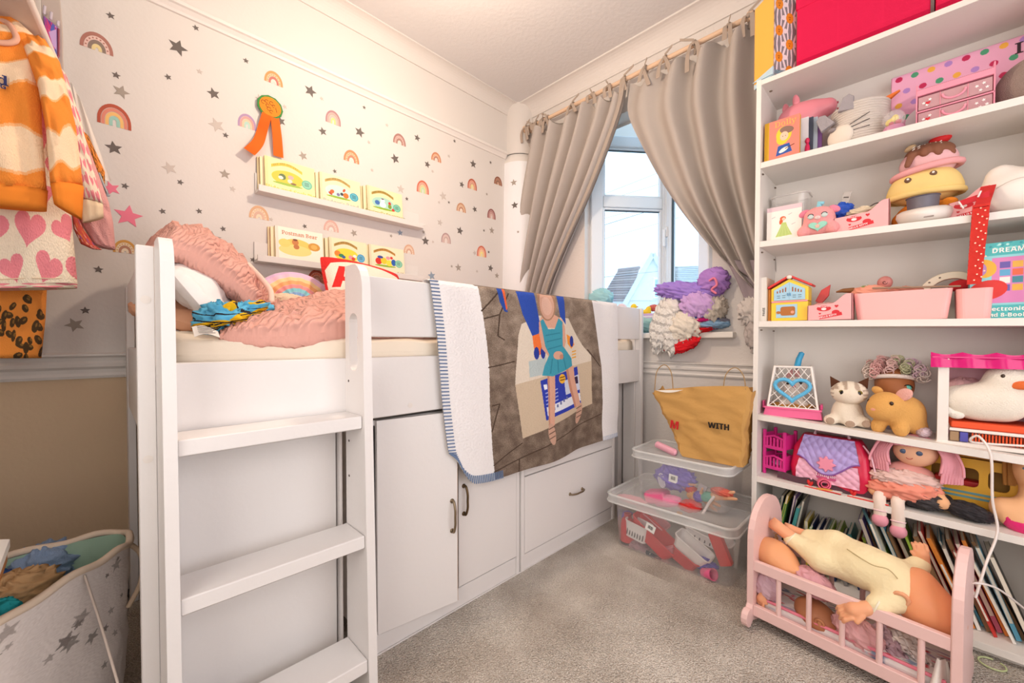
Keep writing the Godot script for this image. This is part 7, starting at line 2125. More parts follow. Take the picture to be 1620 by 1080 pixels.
	obj("ear", G.new().ell(V(.034, .142, .022), V(.026, .020, .008), rz(.7)), plush("#eab0a4"), gp)
	obj("ear", G.new().ell(V(-.045, .148, .012), V(.018, .014, .010), rz(-.5)), tn, gp)
	obj("eye", G.new().ell(V(.018, .112, .067), V(.006, .007, .005)), plastic("#3a2415", .1), gp)
	obj("eye", G.new().ell(V(-.05, .112, .055), V(.006, .007, .005)), plastic("#3a2415", .1), gp)
	obj("nose", G.new().ell(V(-.024, .086, .081), V(.011, .007, .005)), mat("#eba58c", .7), gp)

	var dh := thing("curly_doll", "brown skinned doll with pastel rainbow curls behind the guinea pig", "doll", on(4, 2.10, -.058), SIDE + .1)
	obj("head", G.new().blob([[V(0, .165, 0), V(.056, .06, .05)], [V(.01, .14, .03), V(.035, .03, .025)], [V(0, .06, 0), V(0, .12, 0), .035, .015]], .007, .01), mat("#a8683e", .5), dh)
	obj("dress", G.new().lathe(V2([.0, .0, .05, .0, .045, .03, .03, .07, .0, .085])), cloth("#cfc0d8"), dh)
	obj("headband", G.new().tube(arc3(V(0, .185, 0), .055, Vector3.RIGHT * 1.05, V(0, .25, .9), -.1, PI + .1, 18), .008, 8), plush("#f0e2da"), dh)
	var cols := ["#e8d3c4", "#eeb6b0", "#f0c8c0", "#cfd0a8", "#e9c9d8", "#e3d6cc"]
	for j in 6:
		var hg := G.new()
		for q in 16:
			var a := PI * (.02 + .16 * j + .2 * fposmod(q * .618, 1.0))
			var e := -.5 + 1.7 * fposmod(q * .382 + j * .17, 1.0)
			var b := V(-cos(a) * .068, .198 + sin(a) * .05 * cos(e) + .012 * sin(q * 3.0), sin(e) * .042)
			var cl := PackedVector3Array()
			for w in 14: cl.append(b + V(cos(w * .8 + q) * .013 - cos(a) * w * .001, sin(w * .8 + q) * .012 + w * .0006, .009 * sin(w * .6 + q)))
			hg.tube(cl, .0022, 4)
		obj("curls", hg, mat(cols[j], .7, "fur", 20.0), dh).set_meta("kind", "stuff")
	var ev := obj("eye", G.new().ell(V(.034, .156, .047), V(.010, .012, .004)), plastic("#5fc4b4", .1), dh)
	obj("lashes", G.new().tube(arc3(V(.034, .157, .051), .012, Vector3.RIGHT, Vector3.UP, .1, PI - .2, 8), .0018, 5), mat("#20140f", .6), ev)
	obj("lips", G.new().ell(V(.02, .122, .052), V(.009, .004, .004)), mat("#9a3a48", .5), dh)
	tag(obj("toy_shoe", rumple(on(4, 2.0, .022) + V(0, .017, 0), V(.03, .017, .02), 231, .2), mat("#d9c3cc", .6)), "pale lilac doll shoe right of the guinea pig", "toy shoe")

	var st := thing("duck_stand", "white toy cage frame with a scalloped magenta top at the right end", "toy cage", on(4, 2.02, .20), SIDE)
	obj("upright", G.new().bb(V(-.148, 0, .06), V(-.122, .285, .066), .002), wp, st)
	obj("upright", G.new().bb(V(.09, 0, .06), V(.115, .285, .066), .002), wp, st)
	obj("foot_tray", G.new().bb(V(-.15, 0, -.09), V(.115, .014, .068), .004).bb(V(-.12, .048, -.09), V(.115, .058, .062), .002), wp, st)
	obj("back_panel", G.new().bb(V(-.14, .014, -.095), V(.115, .285, -.09), .002), plastic("#e8b8c8", .4), st)
	obj("canopy", G.new().grid(40, 4, func(u, v): return V(lerpf(-.165, .12, u), .305 - v * .05 - .008 * absf(sin(u * PI * 4)) * (1 - v), .075 - .012 * (1 - v) + .004 * sin(u * PI * 8))).bb(V(-.163, .285, -.095), V(.12, .292, .07), .003), plastic("#d8207a", .2), st)
	obj("orange_cushion", G.new().bb(V(-.118, .058, -.085), V(.115, .08, .058), .008), mat("#ee5a32", .6), st)
	var bk := G.new()
	for j in 26: bk.bb(V(-.07 + j * .007, .016, .045), V(-.066 + j * .007, .046, .055), .0005)
	obj("bristles", bk, mat("#e2582c", .7), st).set_meta("kind", "stuff")
	obj("print_panel", G.new().bb(V(-.118, .016, .05), V(-.098, .046, .062), .001), mat("#a88a6a", .6), st)
	obj("print_panel", G.new().bb(V(-.096, .016, .05), V(-.078, .046, .062), .001), mat("#5a58b0", .6), st)
	var dk := thing("plush_duck", "big cream plush duck with an orange beak sitting on the orange cushion", "plush toy", on(4, 2.0, .165) + V(0, .081, 0), SIDE)
	obj("body", G.new().blob([[V(-.02, .06, 0), V(.075, .058, .055)], [V(-.078, .068, 0), V(.03, .03, .03)], [V(.04, .065, .005), V(.045, .055, .045)], [V(.04, .14, .005), V(.05, .045, .042)]], .006, .014), plush("#f3eadb"), dk)
	obj("beak", G.new().blob([[V(.068, .128, .045), V(.032, .009, .018), ry(-.6)], [V(.06, .118, .042), V(.022, .007, .016), ry(-.6)]], .004, .004), mat("#f0783c", .6), dk)
	obj("eye", G.new().ell(V(.026, .15, .044), V(.005, .006, .004)), plastic("#3a2a1a", .1), dk)
	var sd := thing("small_duck", "tiny white toy duck beside the big duck's tail", "toy duck", on(4, 1.975, .085) + V(0, .081, 0), SIDE - .4)
	obj("body", G.new().blob([[V(.012, .012, 0), V(.02, .013, .013)], [V(-.008, .026, .004), V(.013, .013, .012)]], .004, .005), plush("#f3ece2"), sd)
	obj("beak", G.new().ell(V(-.018, .02, .014), V(.008, .004, .006)), mat("#f0a03a", .6), sd)
	tag(obj("pink_plush", rumple(on(4, 2.08, .12) + V(0, .145, 0), V(.035, .065, .06), 233, .15), plush("#e8c0c4")), "pale pink plush toy half hidden behind the big duck", "plush toy")
	tag(obj("toy_egg", G.new().ell(on(4, 1.985, .275) + V(0, .113, 0), V(.026, .032, .026)), mat("#f0e2cc", .5)), "cream toy egg at the right edge beside the big duck", "egg")
	tag(obj("charging_cord", G.new().tube(smooth3([on(4, 1.94, .24) + V(0, .03, 0), on(4, 1.92, .13) + V(0, .02, 0), V(1.905, .689, .14), V(1.89, .637, .164), V(1.9, .501, .17), V(1.9, .408, .181), V(1.86, .318, .157), V(1.75, .25, .129)], 8), .0035, 7), plastic("#f0e6e0")), "white charging cord hanging down in front of the lower shelves", "cord")
	tag(obj("charging_cord", G.new().tube(smooth3([V(1.78, .22, .093), V(1.74, .272, .106), V(1.7, .312, .127), V(1.76, .288, .172), V(1.85, .218, .228)], 8), .003, 7), plastic("#f0e6e0")), "thin white cord looping over the near end of the cradle", "cord")

func shelf_six():

	var bb := thing("toy_bunk_bed", "magenta doll's bunk bed at the left end of the shelf", "toy bed", on(5, 2.02, -.405), SIDE - .3)
	var mg := plastic("#dc2f8c", .3)
	for x in [-.04, .04]:
		for z in [-.04, .04]: obj("bed_post", G.new().bb(V(x - .006, 0, z - .006), V(x + .006, .19, z + .006), .003), mg, bb)
	for y in [.03, .115]:
		var g := G.new()
		g.bb(V(-.04, y, -.04), V(.04, y + .01, .04), .002)
		for z in [-.042, .042]:
			for k in 5: g.bb(V(-.032 + k * .014, y, z - .002), V(-.024 + k * .014, y + .045, z + .002), .001)
			g.tube(V3([V(-.04, y + .042, z), V(0, y + .054, z), V(.04, y + .042, z)]), .005, 6)
			g.bb(V(-.04, y - .004, z - .003), V(.04, y + .01, z + .003), .001)
		for x in [-.041, .041]: g.bb(V(x - .002, y, -.04), V(x + .002, y + .06, .04), .001)
		obj("bunk", g, mg, bb)
	obj("pillow", G.new().ell(V(0, .048, 0), V(.03, .01, .025)), cloth("#c9c4e0"), bb)

	var cs := thing("play_case", "red plastic play handbag with a lilac quilted flap and pink flower", "toy bag", on(5, 2.02, -.232), SIDE - .12)
	var rd := plastic("#d8204a", .3)
	obj("case_body", G.new().loft([[V(-.09, .195, 0), V(.09, .195, 0), .03], [V(-.118, .14, 0), V(.118, .14, 0), .05], [V(-.128, .06, 0), V(.128, .06, 0), .06], [V(-.122, .01, 0), V(.122, .01, 0), .058], [V(-.115, .0, 0), V(.115, .0, 0), .05]], 40, V(0, 0, 1), null, 5, .35), rd, cs)
	var lp := plastic("#f0b4cc", .35)
	var fl := plastic("#b3a0dc", .35)
	var F := func(u: float, v: float, up: bool) -> Vector3:
		var y := lerpf(.196, .085 + .028 * cos(u * TAU), v) if up else lerpf(.10, .022, v)
		var hw := lerpf(.128, .092, clampf((y - .06) / .135, 0, 1)) * (.86 if up else .78)
		var z := lerpf(.060, .031, clampf((y - .06) / .135, 0, 1)) + (.008 if up else .002)
		return V((u - .5) * 2.0 * hw, y, z + .004 * absf(sin((u * 6.0 + v * 3.0) * PI)) * absf(sin((u * 6.0 - v * 3.0) * PI)))
	obj("pink_panel", G.new().sheet(60, 20, func(u, v): return F.call(u, v, false), .003), lp, cs)
	obj("flap", G.new().sheet(72, 30, func(u, v): return F.call(u, v, true), .004), fl, cs)
	var ed := PackedVector3Array()
	for k in 25: ed.append((F.call(k / 24.0, 1.0, true) as Vector3) + V(0, 0, .001))
	obj("flap_edge", G.new().tube(ed, .003, 6), plastic("#8a5aa8", .35), cs)
	var ft := V2([])
	for k in 40: ft.append(Vector2(cos(TAU * k / 40), sin(TAU * k / 40)) * (.026 + .005 * cos(TAU * k / 40 * 8)))
	obj("flower_clasp", G.new().prism(ft, .066, .074, at(V(.0, .098, 0)), .003, true), plastic("#f79ab4", .4), cs)
	obj("badge", G.new().prism(rr2(.062, .03, .005, .0, .052), .064, .068, Transform3D(), .001), plastic("#c85a8a", .4), cs)
	words("Unique", .018, mat("#f6e0ea", .5), cs, at(V(.0, .054, .0688)), "Droid Serif", true, "lettering", .0008)
	obj("handle", G.new().tube(V3([V(-.055, .195, 0), V(-.05, .214, 0), V(.05, .212, 0), V(.055, .195, 0)]), .006, 8), plastic("#d9c0cc", .3), cs)
	obj("cord", G.new().tube(smooth3([V(.10, .18, .02), V(.125, .15, .04), V(.14, .09, .045), V(.15, .05, .04)], 5), .003, 6), plastic("#f0c4d0"), cs)

	var bl := thing("sparkly_belt", "dark sparkly belt lying along the shelf in front of the play handbag", "belt", on(5, 1.955, -.22))
	obj("belt", G.new().sheet(40, 3, func(u, v): return on(5, 1.963 - .01 * v, lerpf(-.40, -.03, u)) + V(0, .022 * (1 - v) - .004 * u + .004 + .003 * sin(u * 26), 0), .003), mat("#5a3a44", .4, "fur", 30.0, {"ns": 2.0}), bl, true)
	var tp := thing("tape_roll", "pink ribbon roll standing on the shelf edge before the play handbag", "ribbon roll", on(5, 1.945, -.245) + V(0, .022, 0), SIDE + .3)
	obj("roll", G.new().lathe(V2([.017, -.010, .021, -.010, .021, .010, .017, .010, .017, -.010]), 24, Transform3D(rx(PI / 2), Vector3.ZERO), true).lathe(V2([.010, -.009, .013, -.009, .013, .009, .010, .009, .010, -.009]), 20, Transform3D(rx(PI / 2), V(.002, 0, 0)), true), plastic("#f06a8a", .4), tp)
	obj("tan_base", G.new().ell(V(.0, -.019, .01), V(.026, .005, .01)), mat("#d89a4a", .6), tp)
	for q in [[-.245, "white card with red edging lying under the ribbon roll"], [-.115, "white gift card with red bow and barcode on the shelf edge"]]:
		var z: float = q[0]
		var cd := thing("gift_card", q[1], "card", on(5, 1.95, z), SIDE - .1)
		obj("card", G.new().bb(V(-.055, .0006, -.03), V(.055, .003, .025), .0008), mat("#f4ece2", .5), cd)
		obj("red_edge", G.new().bb(V(-.057, .0, .022), V(.057, .0036, .0265), .001), mat("#e03a34", .5), cd)
		obj("bow", G.new().ell(V(-.048, .012, .0), V(.006, .012, .006), rz(.4)).ell(V(-.04, .010, .006), V(.005, .012, .005), rz(-.5)), mat("#d8302e", .5), cd)
		if z > -.2: obj("barcode", G.new().bb(V(.018, .0031, -.015), V(.034, .0036, .01), .0002), mat("#7a706a", .6), cd)

	var rdoll := thing("rag_doll", "rag doll with pink yarn hair sitting with her feet over the shelf edge", "doll", on(5, 2.0, -.02), SIDE)
	obj("head", G.new().blob([[V(.022, .19, 0), V(.058, .052, .048)]], .006, .008), cloth("#f2bd9c"), rdoll)
	obj("torso", G.new().blob([[V(.005, .1, -.005), V(.042, .05, .035)], [V(-.03, .115, .0), V(-.085, .08, .02), .02, .016], [V(.05, .11, .0), V(.075, .05, .03), .02, .017]], .007, .012), cloth("#e8a49c"), rdoll)
	for s in [-1, 1]: obj("arm", G.new().blob([[V(.0 + s * .07, .075, .02), V(s * .08 + .005, .04, .035), .016, .015], [V(s * .083 + .005, .035, .04), V(.017, .015, .015)]], .005, .008), cloth("#f0b98c"), rdoll)
	obj("skirt", rumple(V(-.01, .055, .02), V(.095, .04, .055), 241, .3, rz(.1), 50, 26, 3.0), cloth("#f29a84"), rdoll)
	obj("shawl", rumple(V(-.005, .092, .022), V(.085, .03, .04), 242, .35, Basis(), 50, 26, 3.0), mat("#ecc9c0", .8, "weave", 9.0), rdoll)
	for s in [[-.065, -.035, .062], [-.018, -.06, .066]]:
		obj("leg", G.new().tube(smooth3([V(s[0] + .015, .045, .02), V(s[0], .026, .06), V(s[0], .0, .072), V(s[0] + .002, s[1], .073)], 5), .018, 12), cloth("#f4e2d4"), rdoll)
		obj("shoe", G.new().ell(V(s[0] + .002, s[1] - .018, .078), V(.023, .024, .022)), mat("#f0a4b4", .4, "weave", 9.0), rdoll)
		obj("shoe_tie", G.new().tube(arc3(V(s[0] + .001, s[1] + .014, .073), .019, Vector3.RIGHT, V(0, .2, 1), 0, TAU, 14), .0022, 5, true), cloth("#f6d6dc"), rdoll)
	var ym := mat("#f0a6b2", .9, "fur", 20.0)
	for bunch in 3:
		var yg := G.new()
		for q in 60:
			var f := fposmod(q * .381, 1.0)
			var pth := []
			if bunch < 2:
				var s := -1.0 if bunch == 0 else 1.0
				var a := .25 + 1.25 * fposmod(q * .618, 1.0)
				var b0 := V(.02 + s * .035, .232, -.02 + .05 * f)
				pth = [b0, b0 + V(s * .03 * a, .002, .006), V(.02 + s * (.058 + .035 * a), .19 - .01 * a, .014 + .03 * f), V(.02 + s * (.052 + .042 * a), .135 + .02 * sin(q * 2.1) - (.012 if s > 0 else .0), .02 + .032 * f)]
			else:
				var a2 := lerpf(.25, PI - .25, f)
				pth = [V(.022 + cos(a2) * .02, .243, -.01), V(.022 + cos(a2) * .045, .236, .03), V(.022 + cos(a2) * .056, .213, .042)]
			yg.tube(smooth3(pth, 4), .0042, 5)
		obj("yarn_hair", yg, ym, rdoll).set_meta("kind", "stuff")
	obj("hair_cap", G.new().ell(V(.022, .202, -.008), V(.06, .048, .046)), ym, rdoll)
	obj("eye", G.new().ell(V(.032, .193, .0475), V(.0085, .008, .003)), plastic("#4a5a78", .2), rdoll)
	obj("eye", G.new().ell(V(-.008, .193, .042), V(.0085, .008, .003)), plastic("#4a5a78", .2), rdoll)
	obj("mouth", G.new().tube(arc3(V(.008, .178, .0465), .009, Vector3.RIGHT, Vector3.UP, PI + .5, TAU - .5, 7), .0011, 5), mat("#c04a4a", .6), rdoll)

	var bs: Node3D = thing("toy_bus", "yellow toy camper bus with blue stripes behind the black cloth", "toy bus", on(5, 2.10, .175), SIDE - .12)
	var ye := plastic("#f0b83c", .4)
	var pl := rr2(.30, .13, .02, 0, .085)
	var bus := CSGCombiner3D.new()
	bus.name = "bus_side"
	var cp := CSGPolygon3D.new()
	cp.name = "bus_wall"; cp.polygon = pl; cp.depth = .006; cp.material = ye
	bus.add_child(cp)
	for k in 4:
		var wn := CSGPolygon3D.new()
		wn.name = "bus_window"; wn.polygon = rr2(.046, .052, .014, -.105 + .066 * k, .098); wn.depth = .02; wn.position.z = .006; wn.operation = CSGShape3D.OPERATION_SUBTRACTION; wn.material = ye
		bus.add_child(wn, true)
	bs.scale = V(1.0, 1.22, 1.0)
	bs.add_child(bus, true)
	bus.position.z = .042
	obj("shell", G.new().bb(V(-.148, .02, -.045), V(.148, .15, -.038), .002).bb(V(-.148, .012, -.045), V(.148, .022, .038), .002).bb(V(-.148, .02, -.045), V(-.142, .14, .038), .002), mat("#b8863c", .5), bs)
	obj("roof_rail", G.new().bb(V(-.14, .152, .0), V(.14, .158, .036), .002).bb(V(-.14, .15, -.04), V(-.134, .172, .03), .001).bb(V(-.14, .166, -.04), V(.14, .172, -.034), .001).bb(V(.0, .15, -.04), V(.006, .172, -.034), .001), mat("#c88a3a", .5), bs)
	for y in [.052, .040]: obj("stripe", G.new().bb(V(-.149, y, .0415), V(.149, y + .006, .0432), .0004), mat("#6fa8b4", .5), bs)
	obj("seat", G.new().bb(V(-.125, .03, -.02), V(-.075, .088, .02), .006), plastic("#d8302e", .4), bs)
	obj("seat", G.new().bb(V(-.06, .03, -.02), V(-.01, .085, .02), .006), plastic("#c8282a", .4), bs)
	for x in [-.09, .1]: obj("wheel", G.new().lathe(V2([.0, -.01, .019, -.01, .019, .01, .0, .012]), 18, Transform3D(rx(PI / 2), V(x, .019, .036))), plastic("#4a4a50"), bs)
	tag(obj("glitter_cloth", rumple(on(5, 1.985, .02) + V(0, .035, 0), V(.05, .033, .07), 251, .25, Basis(), 50, 30, 2.0), mat("#4a4648", .3, "fur", 30.0, {"ns": 2.5, "metal": .3})), "crumpled black glittery garment beside the rag doll", "garment")
	tag(obj("glitter_cloth", rumple(on(5, 1.975, .125) + V(0, .028, 0), V(.035, .026, .055), 252, .25, rx(.2), 50, 30, 2.0), mat("#3d3a3e", .3, "fur", 30.0, {"ns": 2.5, "metal": .3})), "smaller black glittery sleeve in front of the toy bus", "garment")

	var bu := thing("doll_bust", "blonde doll styling bust in a pink top at the right edge", "doll", on(5, 2.0, .255), SIDE - .1)
	var sk := mat("#f2bc8c", .4)
	obj("bust", G.new().blob([[V(.005, .20, .0), V(.042, .056, .048)], [V(.008, .17, .018), V(.03, .028, .03)], [V(.0, .09, -.01), V(.0, .15, -.005), .026, .022], [V(-.05, .055, .0), V(.05, .055, .0), .034, .034], [V(0, .03, .01), V(.06, .04, .04)], [V(.012, .185, .05), V(.006, .010, .008)]], .006, .01), sk, bu)
	obj("top", G.new().blob([[V(.0, .022, .012), V(.058, .034, .042)], [V(-.042, .04, .03), V(-.036, .075, .022), .010, .008], [V(.042, .04, .03), V(.036, .075, .022), .010, .008]], .006, .006), plastic("#e22a78", .25), bu)
	var hg := G.new()
	for q in 40:
		var a := PI * (q + .5) / 40.0
		hg.tube(smooth3([V(.01 + cos(a) * .02, .252, .035), V(.005 + cos(a) * .044, .248 + .010 * sin(a), -.002), V(cos(a) * .052, .20, -.03 - .012 * sin(a)), V(cos(a) * .05, .12, -.045 - .01 * sin(a))], 4), .0055, 5)
	obj("hair", hg, mat("#c98f4e", .5, "fur", 20.0), bu).set_meta("kind", "stuff")
	for s in [-1, 1]:
		obj("eye", G.new().ell(V(.008 + s * .018, .198, .0455), V(.009, .006, .003), ry(s * .3)), plastic("#6a8a9a", .1), bu)
		obj("brow", G.new().tube(arc3(V(.008 + s * .018, .200, .047), .014, Vector3.RIGHT, Vector3.UP, .7, PI - .7, 6), .0013, 5), mat("#8a5a34", .7), bu)
	obj("lips", G.new().ell(V(.011, .168, .049), V(.011, .0045, .004)), mat("#d8607a", .4), bu)

func book_row():
	var cols := ["teal", "navy", "cream", "brown", "white", "pink", "green", "grey", "violet", "lime", "red", "sky blue", "orange", "black", "yellow"]
	var hex := {"teal": "#4a9a98", "navy": "#2d3f66", "cream": "#efe2c4", "brown": "#8a6848", "white": "#f0ece4", "pink": "#d8708a", "green": "#5f9a54", "grey": "#8d8a88", "violet": "#8a6aa8", "lime": "#a4c24a", "red": "#c83a34", "sky blue": "#6ab0cc", "orange": "#e28a3c", "black": "#34302e", "yellow": "#e8cc4e"}
	var nth := ["first", "second", "third", "fourth", "fifth", "sixth", "seventh", "eighth", "ninth"]
	var cnt := {}
	var z := -.452
	var k := 0
	while z < .27 and k < 75:
		var big := z > -.06
		var t := .006 + .007 * fposmod(k * .618, 1.0)
		var h := (.25 + .045 * fposmod(k * .37, 1.0)) if big else (.175 + .02 * fposmod(k * .37, 1.0))
		if k < 8: h = .255 + .02 * (k % 3)
		var c: String = cols[(k * 7 + (k / 5) * 3) % 15]
		if k < 2: c = ["teal", "navy"][k]
		var lean := -.18 if k < 8 else (-.03 if z < -.22 else (.30 if z < -.05 else .36))
		if k >= 8 and z < -.22: lean = .10 * (z + .40)
		lean += .03 * sin(k * 2.7)
		var n: int = cnt.get(c, 0)
		cnt[c] = n + 1
		var p := on(6, 2.0 + .025 * sin(k * 1.9), z)
		var o := thing("picture_book", "thin %s spined picture book on the lowest shelf, %s %s from the left" % [c, nth[mini(n, 8)], c], "book", p, SIDE, "picture books on the lowest shelf")
		o.rotation.z = lean
		var m := mat(hex[c], .4)
		obj("cover", G.new().bb(V(0, 0, -.15), V(.0012, h, 0), .0004).bb(V(t - .0012, 0, -.15), V(t, h, 0), .0004).bb(V(0, 0, -.001), V(t, h if k % 3 == 0 else h * .18, .0006), .0003), m, o)
		obj("pages", G.new().bb(V(.0012, .002, -.148), V(t - .0012, h - .002, -.001), .0003), mat("#efe6d4", .9), o)
		if k % 4 == 1: obj("spine_print", G.new().bb(V(t * .25, h * .3, .0005), V(t * .75, h * .7, .0011), .0001), mat("#f4efe4", .6), o)
		z += t / maxf(cos(lean), .5) + .0022
		if k == 7: z += .05
		k += 1
	var q := thing("picture_book", "larger pale blue picture book slanting forward above the doll's hand", "book", on(6, 1.95, -.02), SIDE + .2)
	q.rotation.z = .33
	obj("cover", G.new().bb(V(0, 0, -.14), V(.008, .30, .02), .001), mat("#79b4c4", .4), q)
	obj("pages", G.new().bb(V(.001, .002, -.138), V(.007, .2985, .0206), .0003), mat("#efe6d4", .9), q)

func cradle():
	var o := thing("doll_cradle", "pale pink wooden rocking doll's cradle in front of the bookcase", "cradle", V(1.571, 0, -.41), atan2(-.99096, -.1341))
	var pk := mat("#efc9c4", .4, "paint", 3.0, {"ns": .3})

	var q := PackedVector2Array()
	q.append_array(V2([.0, .075, .0, .30]))
	for k in 13: q.append(Vector2(-.125 + .125 * cos(PI * k / 12), .30 + .125 * sin(PI * k / 12)))
	q.append_array(V2([-.25, .075]))
	for k in 9: q.append(Vector2(-.27 + .028 * cos(PI * .35 + PI * 1.2 * k / 8), .037 + .03 * sin(PI * .35 + PI * 1.2 * k / 8)))
	for k in 9: q.append(Vector2(-.125 + .15 * (k / 4.0 - 1.0) * .82, .0 + .022 * pow(k / 4.0 - 1.0, 2)))
	for k in 9: q.append(Vector2(.02 + .028 * cos(-PI * .55 + PI * 1.2 * k / 8), .037 + .03 * sin(-PI * .55 + PI * 1.2 * k / 8)))
	var T := Basis(V(0, 0, 1), Vector3.UP, V(-1, 0, 0))
	for x in [.022, .507]: obj("end_board", G.new().prism(q, .0, .022, Transform3D(T, V(x, 0, 0)), .004), pk, o)
	for z in [-.012, -.238]:
		obj("side_rail", G.new().bb(V(.02, .192, z - .009), V(.487, .228, z + .009), .003), pk, o)
		obj("side_rail", G.new().bb(V(.02, .036, z - .009), V(.487, .074, z + .009), .003), pk, o)
		for k in 5: obj("spindle", G.new().tube(V3([V(.096 + k * .084, .07, z), V(.096 + k * .084, .195, z)]), .0075, 10), pk, o)
	obj("bottom_board", G.new().bb(V(.022, .045, -.232), V(.487, .053, -.02), .002), pk, o)
	var W := o.transform
	var put := func(called: String, label: String, cat: String, at0: Vector3) -> Node3D: return thing(called, label, cat, W * at0, o.rotation.y)
	var fp := Pic.new(256, 64, Color("#f3ece8"))
	for k in 90: fp.oval(rng.randf(), rng.randf(), .014, .05, [Color("#e88a9a"), Color("#8fa0b8"), Color("#d85a62"), Color("#b9a8c0"), Color("#9ab0a0")][k % 5], k * 1.0)
	var md: Node3D = put.call("cradle_mattress", "pink edged floral mattress pad lining the doll's cradle", "mattress", V(.25, .054, -.125))
	obj("pad", G.new().loft([[V(-.225, .022, .095), V(-.225, .022, -.095), .018], [V(.225, .022, .095), V(.225, .022, -.095), .018]], 30, Vector3.UP, null, 8, .35), pmat(fp.tex(), .9), md)
	for y in [.04, .008]: obj("piping", G.new().tube(V3([V(-.225, y, .095), V(.225, y, .095)]), .005, 7), cloth("#ee8a9c"), md)
	var sk := mat("#eeab82", .5, "", 1.0, {"sss": .15})
	var cream := mat("#f3e3b8", .95, "soft", 6.0, {"spec": .1, "ns": .7})

	var H := [V(.092, .293, -.13), V(.235, .273, -.11), V(.085, .304, -.19), V(.245, .299, -.17), V(.332, .287, -.12), V(.375, .273, -.11), V(.435, .24, -.1)]
	var d: Node3D = put.call("baby_doll", "large baby doll in a cream suit lying across the cradle on its back", "doll", V(.25, .24, -.12))
	var off := V(.25, .24, -.12)
	var A := func(v: Vector3) -> Vector3: return v - off
	var hand := func(g: Array, wrist: Vector3, dirn: Vector3, up: Vector3, s: float):
		var side := dirn.cross(up).normalized()
		g.append([wrist, wrist + dirn * .022 * s, .0145 * s, .016 * s])
		g.append([wrist + dirn * .024 * s, V(.016, .013, .013) * s])
		for f in 4:
			var b := wrist + dirn * .034 * s + side * (f - 1.5) * .0098 * s
			var m1 := b + (dirn * .015 - up * .004 * (1 + f % 2)) * s * (1.0 - .1 * absf(f - 1.3))
			var e := m1 + (dirn * .005 - up * .010) * s * (1.0 - .12 * absf(f - 1.3))
			g.append([b, m1, .0046 * s, .0044 * s]); g.append([m1, e, .0044 * s, .0038 * s])
		var tb := wrist + dirn * .014 * s - side * .014 * s
		g.append([tb, tb + (dirn * .014 - side * .008 - up * .004) * s, .0062 * s, .005 * s])

	obj("suit", G.new().blob([[A.call(H[4]), V(.075, .052, .055)], [A.call(H[5]), V(.055, .05, .06)], [A.call(V(.281, .29, -.13)), V(.055, .045, .055)],
		[A.call(H[0]), A.call(V(.186, .266, -.11)), .024, .032], [A.call(V(.186, .266, -.11)), A.call(V(.28, .264, -.12)), .032, .038],
		[A.call(V(.133, .303, -.18)), A.call(V(.207, .313, -.17)), .023, .030], [A.call(V(.207, .313, -.17)), A.call(V(.289, .297, -.15)), .030, .036],
		[A.call(V(.387, .255, -.075)), A.call(V(.339, .225, -.03)), .032, .027],
		[A.call(V(.386, .285, -.17)), A.call(V(.403, .318, -.19)), .03, .025]], .006, .014), cream, d)
	var sg := G.new()
	sg.tube(arc3(A.call(V(.339, .225, -.03)), .026, V(.3, .9, 0).normalized(), V(0, 0, 1), 0, TAU, 20), .003, 6, true)
	sg.tube(arc3(A.call(H[0]), .024, V(.5, .85, 0).normalized(), V(0, 0, 1), 0, TAU, 20), .003, 6, true)
	obj("cuff", sg, cloth("#f3ead2"), d)
	obj("seam", G.new().tube(smooth3([A.call(V(.253, .332, -.1)), A.call(V(.319, .328, -.055)), A.call(V(.357, .332, -.05)), A.call(V(.377, .312, -.055))], 6), .0016, 5), mat("#cdb98a", .9), d)

	var ft := func(ankle: Vector3, toe: Vector3, s: float) -> G:
		var dr := (toe - ankle).normalized()
		var side := dr.cross(V(0, 0, 1)).normalized()
		var P := [[ankle, ankle.lerp(toe, .8), .018 * s, .017 * s], [ankle.lerp(toe, .8), V(.019, .019, .014) * s]]
		for k in 5:
			var b := toe + side * (k - 2.0) * .0082 * s
			P.append([b, b + dr * (.011 - .0012 * k) * s, .0043 * s - .0002 * k, .0044 * s - .0003 * k])
		return G.new().blob(P, .0024, .0014)
	obj("foot", ft.call(A.call(V(.088, .301, -.13)), A.call(V(.037, .327, -.13)), 1.15), sk, d)
	obj("foot", ft.call(A.call(V(.112, .296, -.19)), A.call(V(.059, .3, -.19)), 1.05), sk, d)
	var hl := []
	hl.append([A.call(V(.345, .228, -.03)), A.call(V(.32, .214, -.015)), .02, .017])
	hand.call(hl, A.call(V(.318, .214, -.012)), ((V(.266, .185, .012) as Vector3) - (V(.318, .214, -.012) as Vector3)).normalized(), V(.1, .8, .55).normalized(), 1.3)
	obj("hand", G.new().blob(hl, .0024, .0014), sk, d)
	var hr := []
	hr.append([A.call(V(.4, .309, -.19)), A.call(V(.409, .325, -.195)), .019, .016])
	hand.call(hr, A.call(V(.411, .325, -.195)), V(-.15, .97, -.1).normalized(), V(.5, .2, .85).normalized(), 1.0)
	obj("hand", G.new().blob(hr, .0024, .0014), sk, d)
	var hc: Vector3 = A.call(V(.43, .241, -.1))
	var hb := rz(-.55)
	obj("head", G.new().blob([[hc, V(.082, .064, .066), hb], [hc + hb * V(-.035, .035, -.012), V(.034, .026, .045), hb], [hc + hb * V(-.045, .055, -.02), V(.010, .010, .010)], [hc + hb * V(-.06, .042, -.02), V(.016, .012, .02)]], .005, .012), mat("#f0a274", .45, "", 1.0, {"sss": .15}), d)
	obj("ear", G.new().tube(arc3(hc + hb * V(-.050, -.004, .058), .017, hb * V(.9, .3, 0), hb * V(-.2, 1, .2), -.4, 4.6, 12), .006, 7).ell(hc + hb * V(-.051, -.005, .056), V(.011, .013, .006)), sk, d)
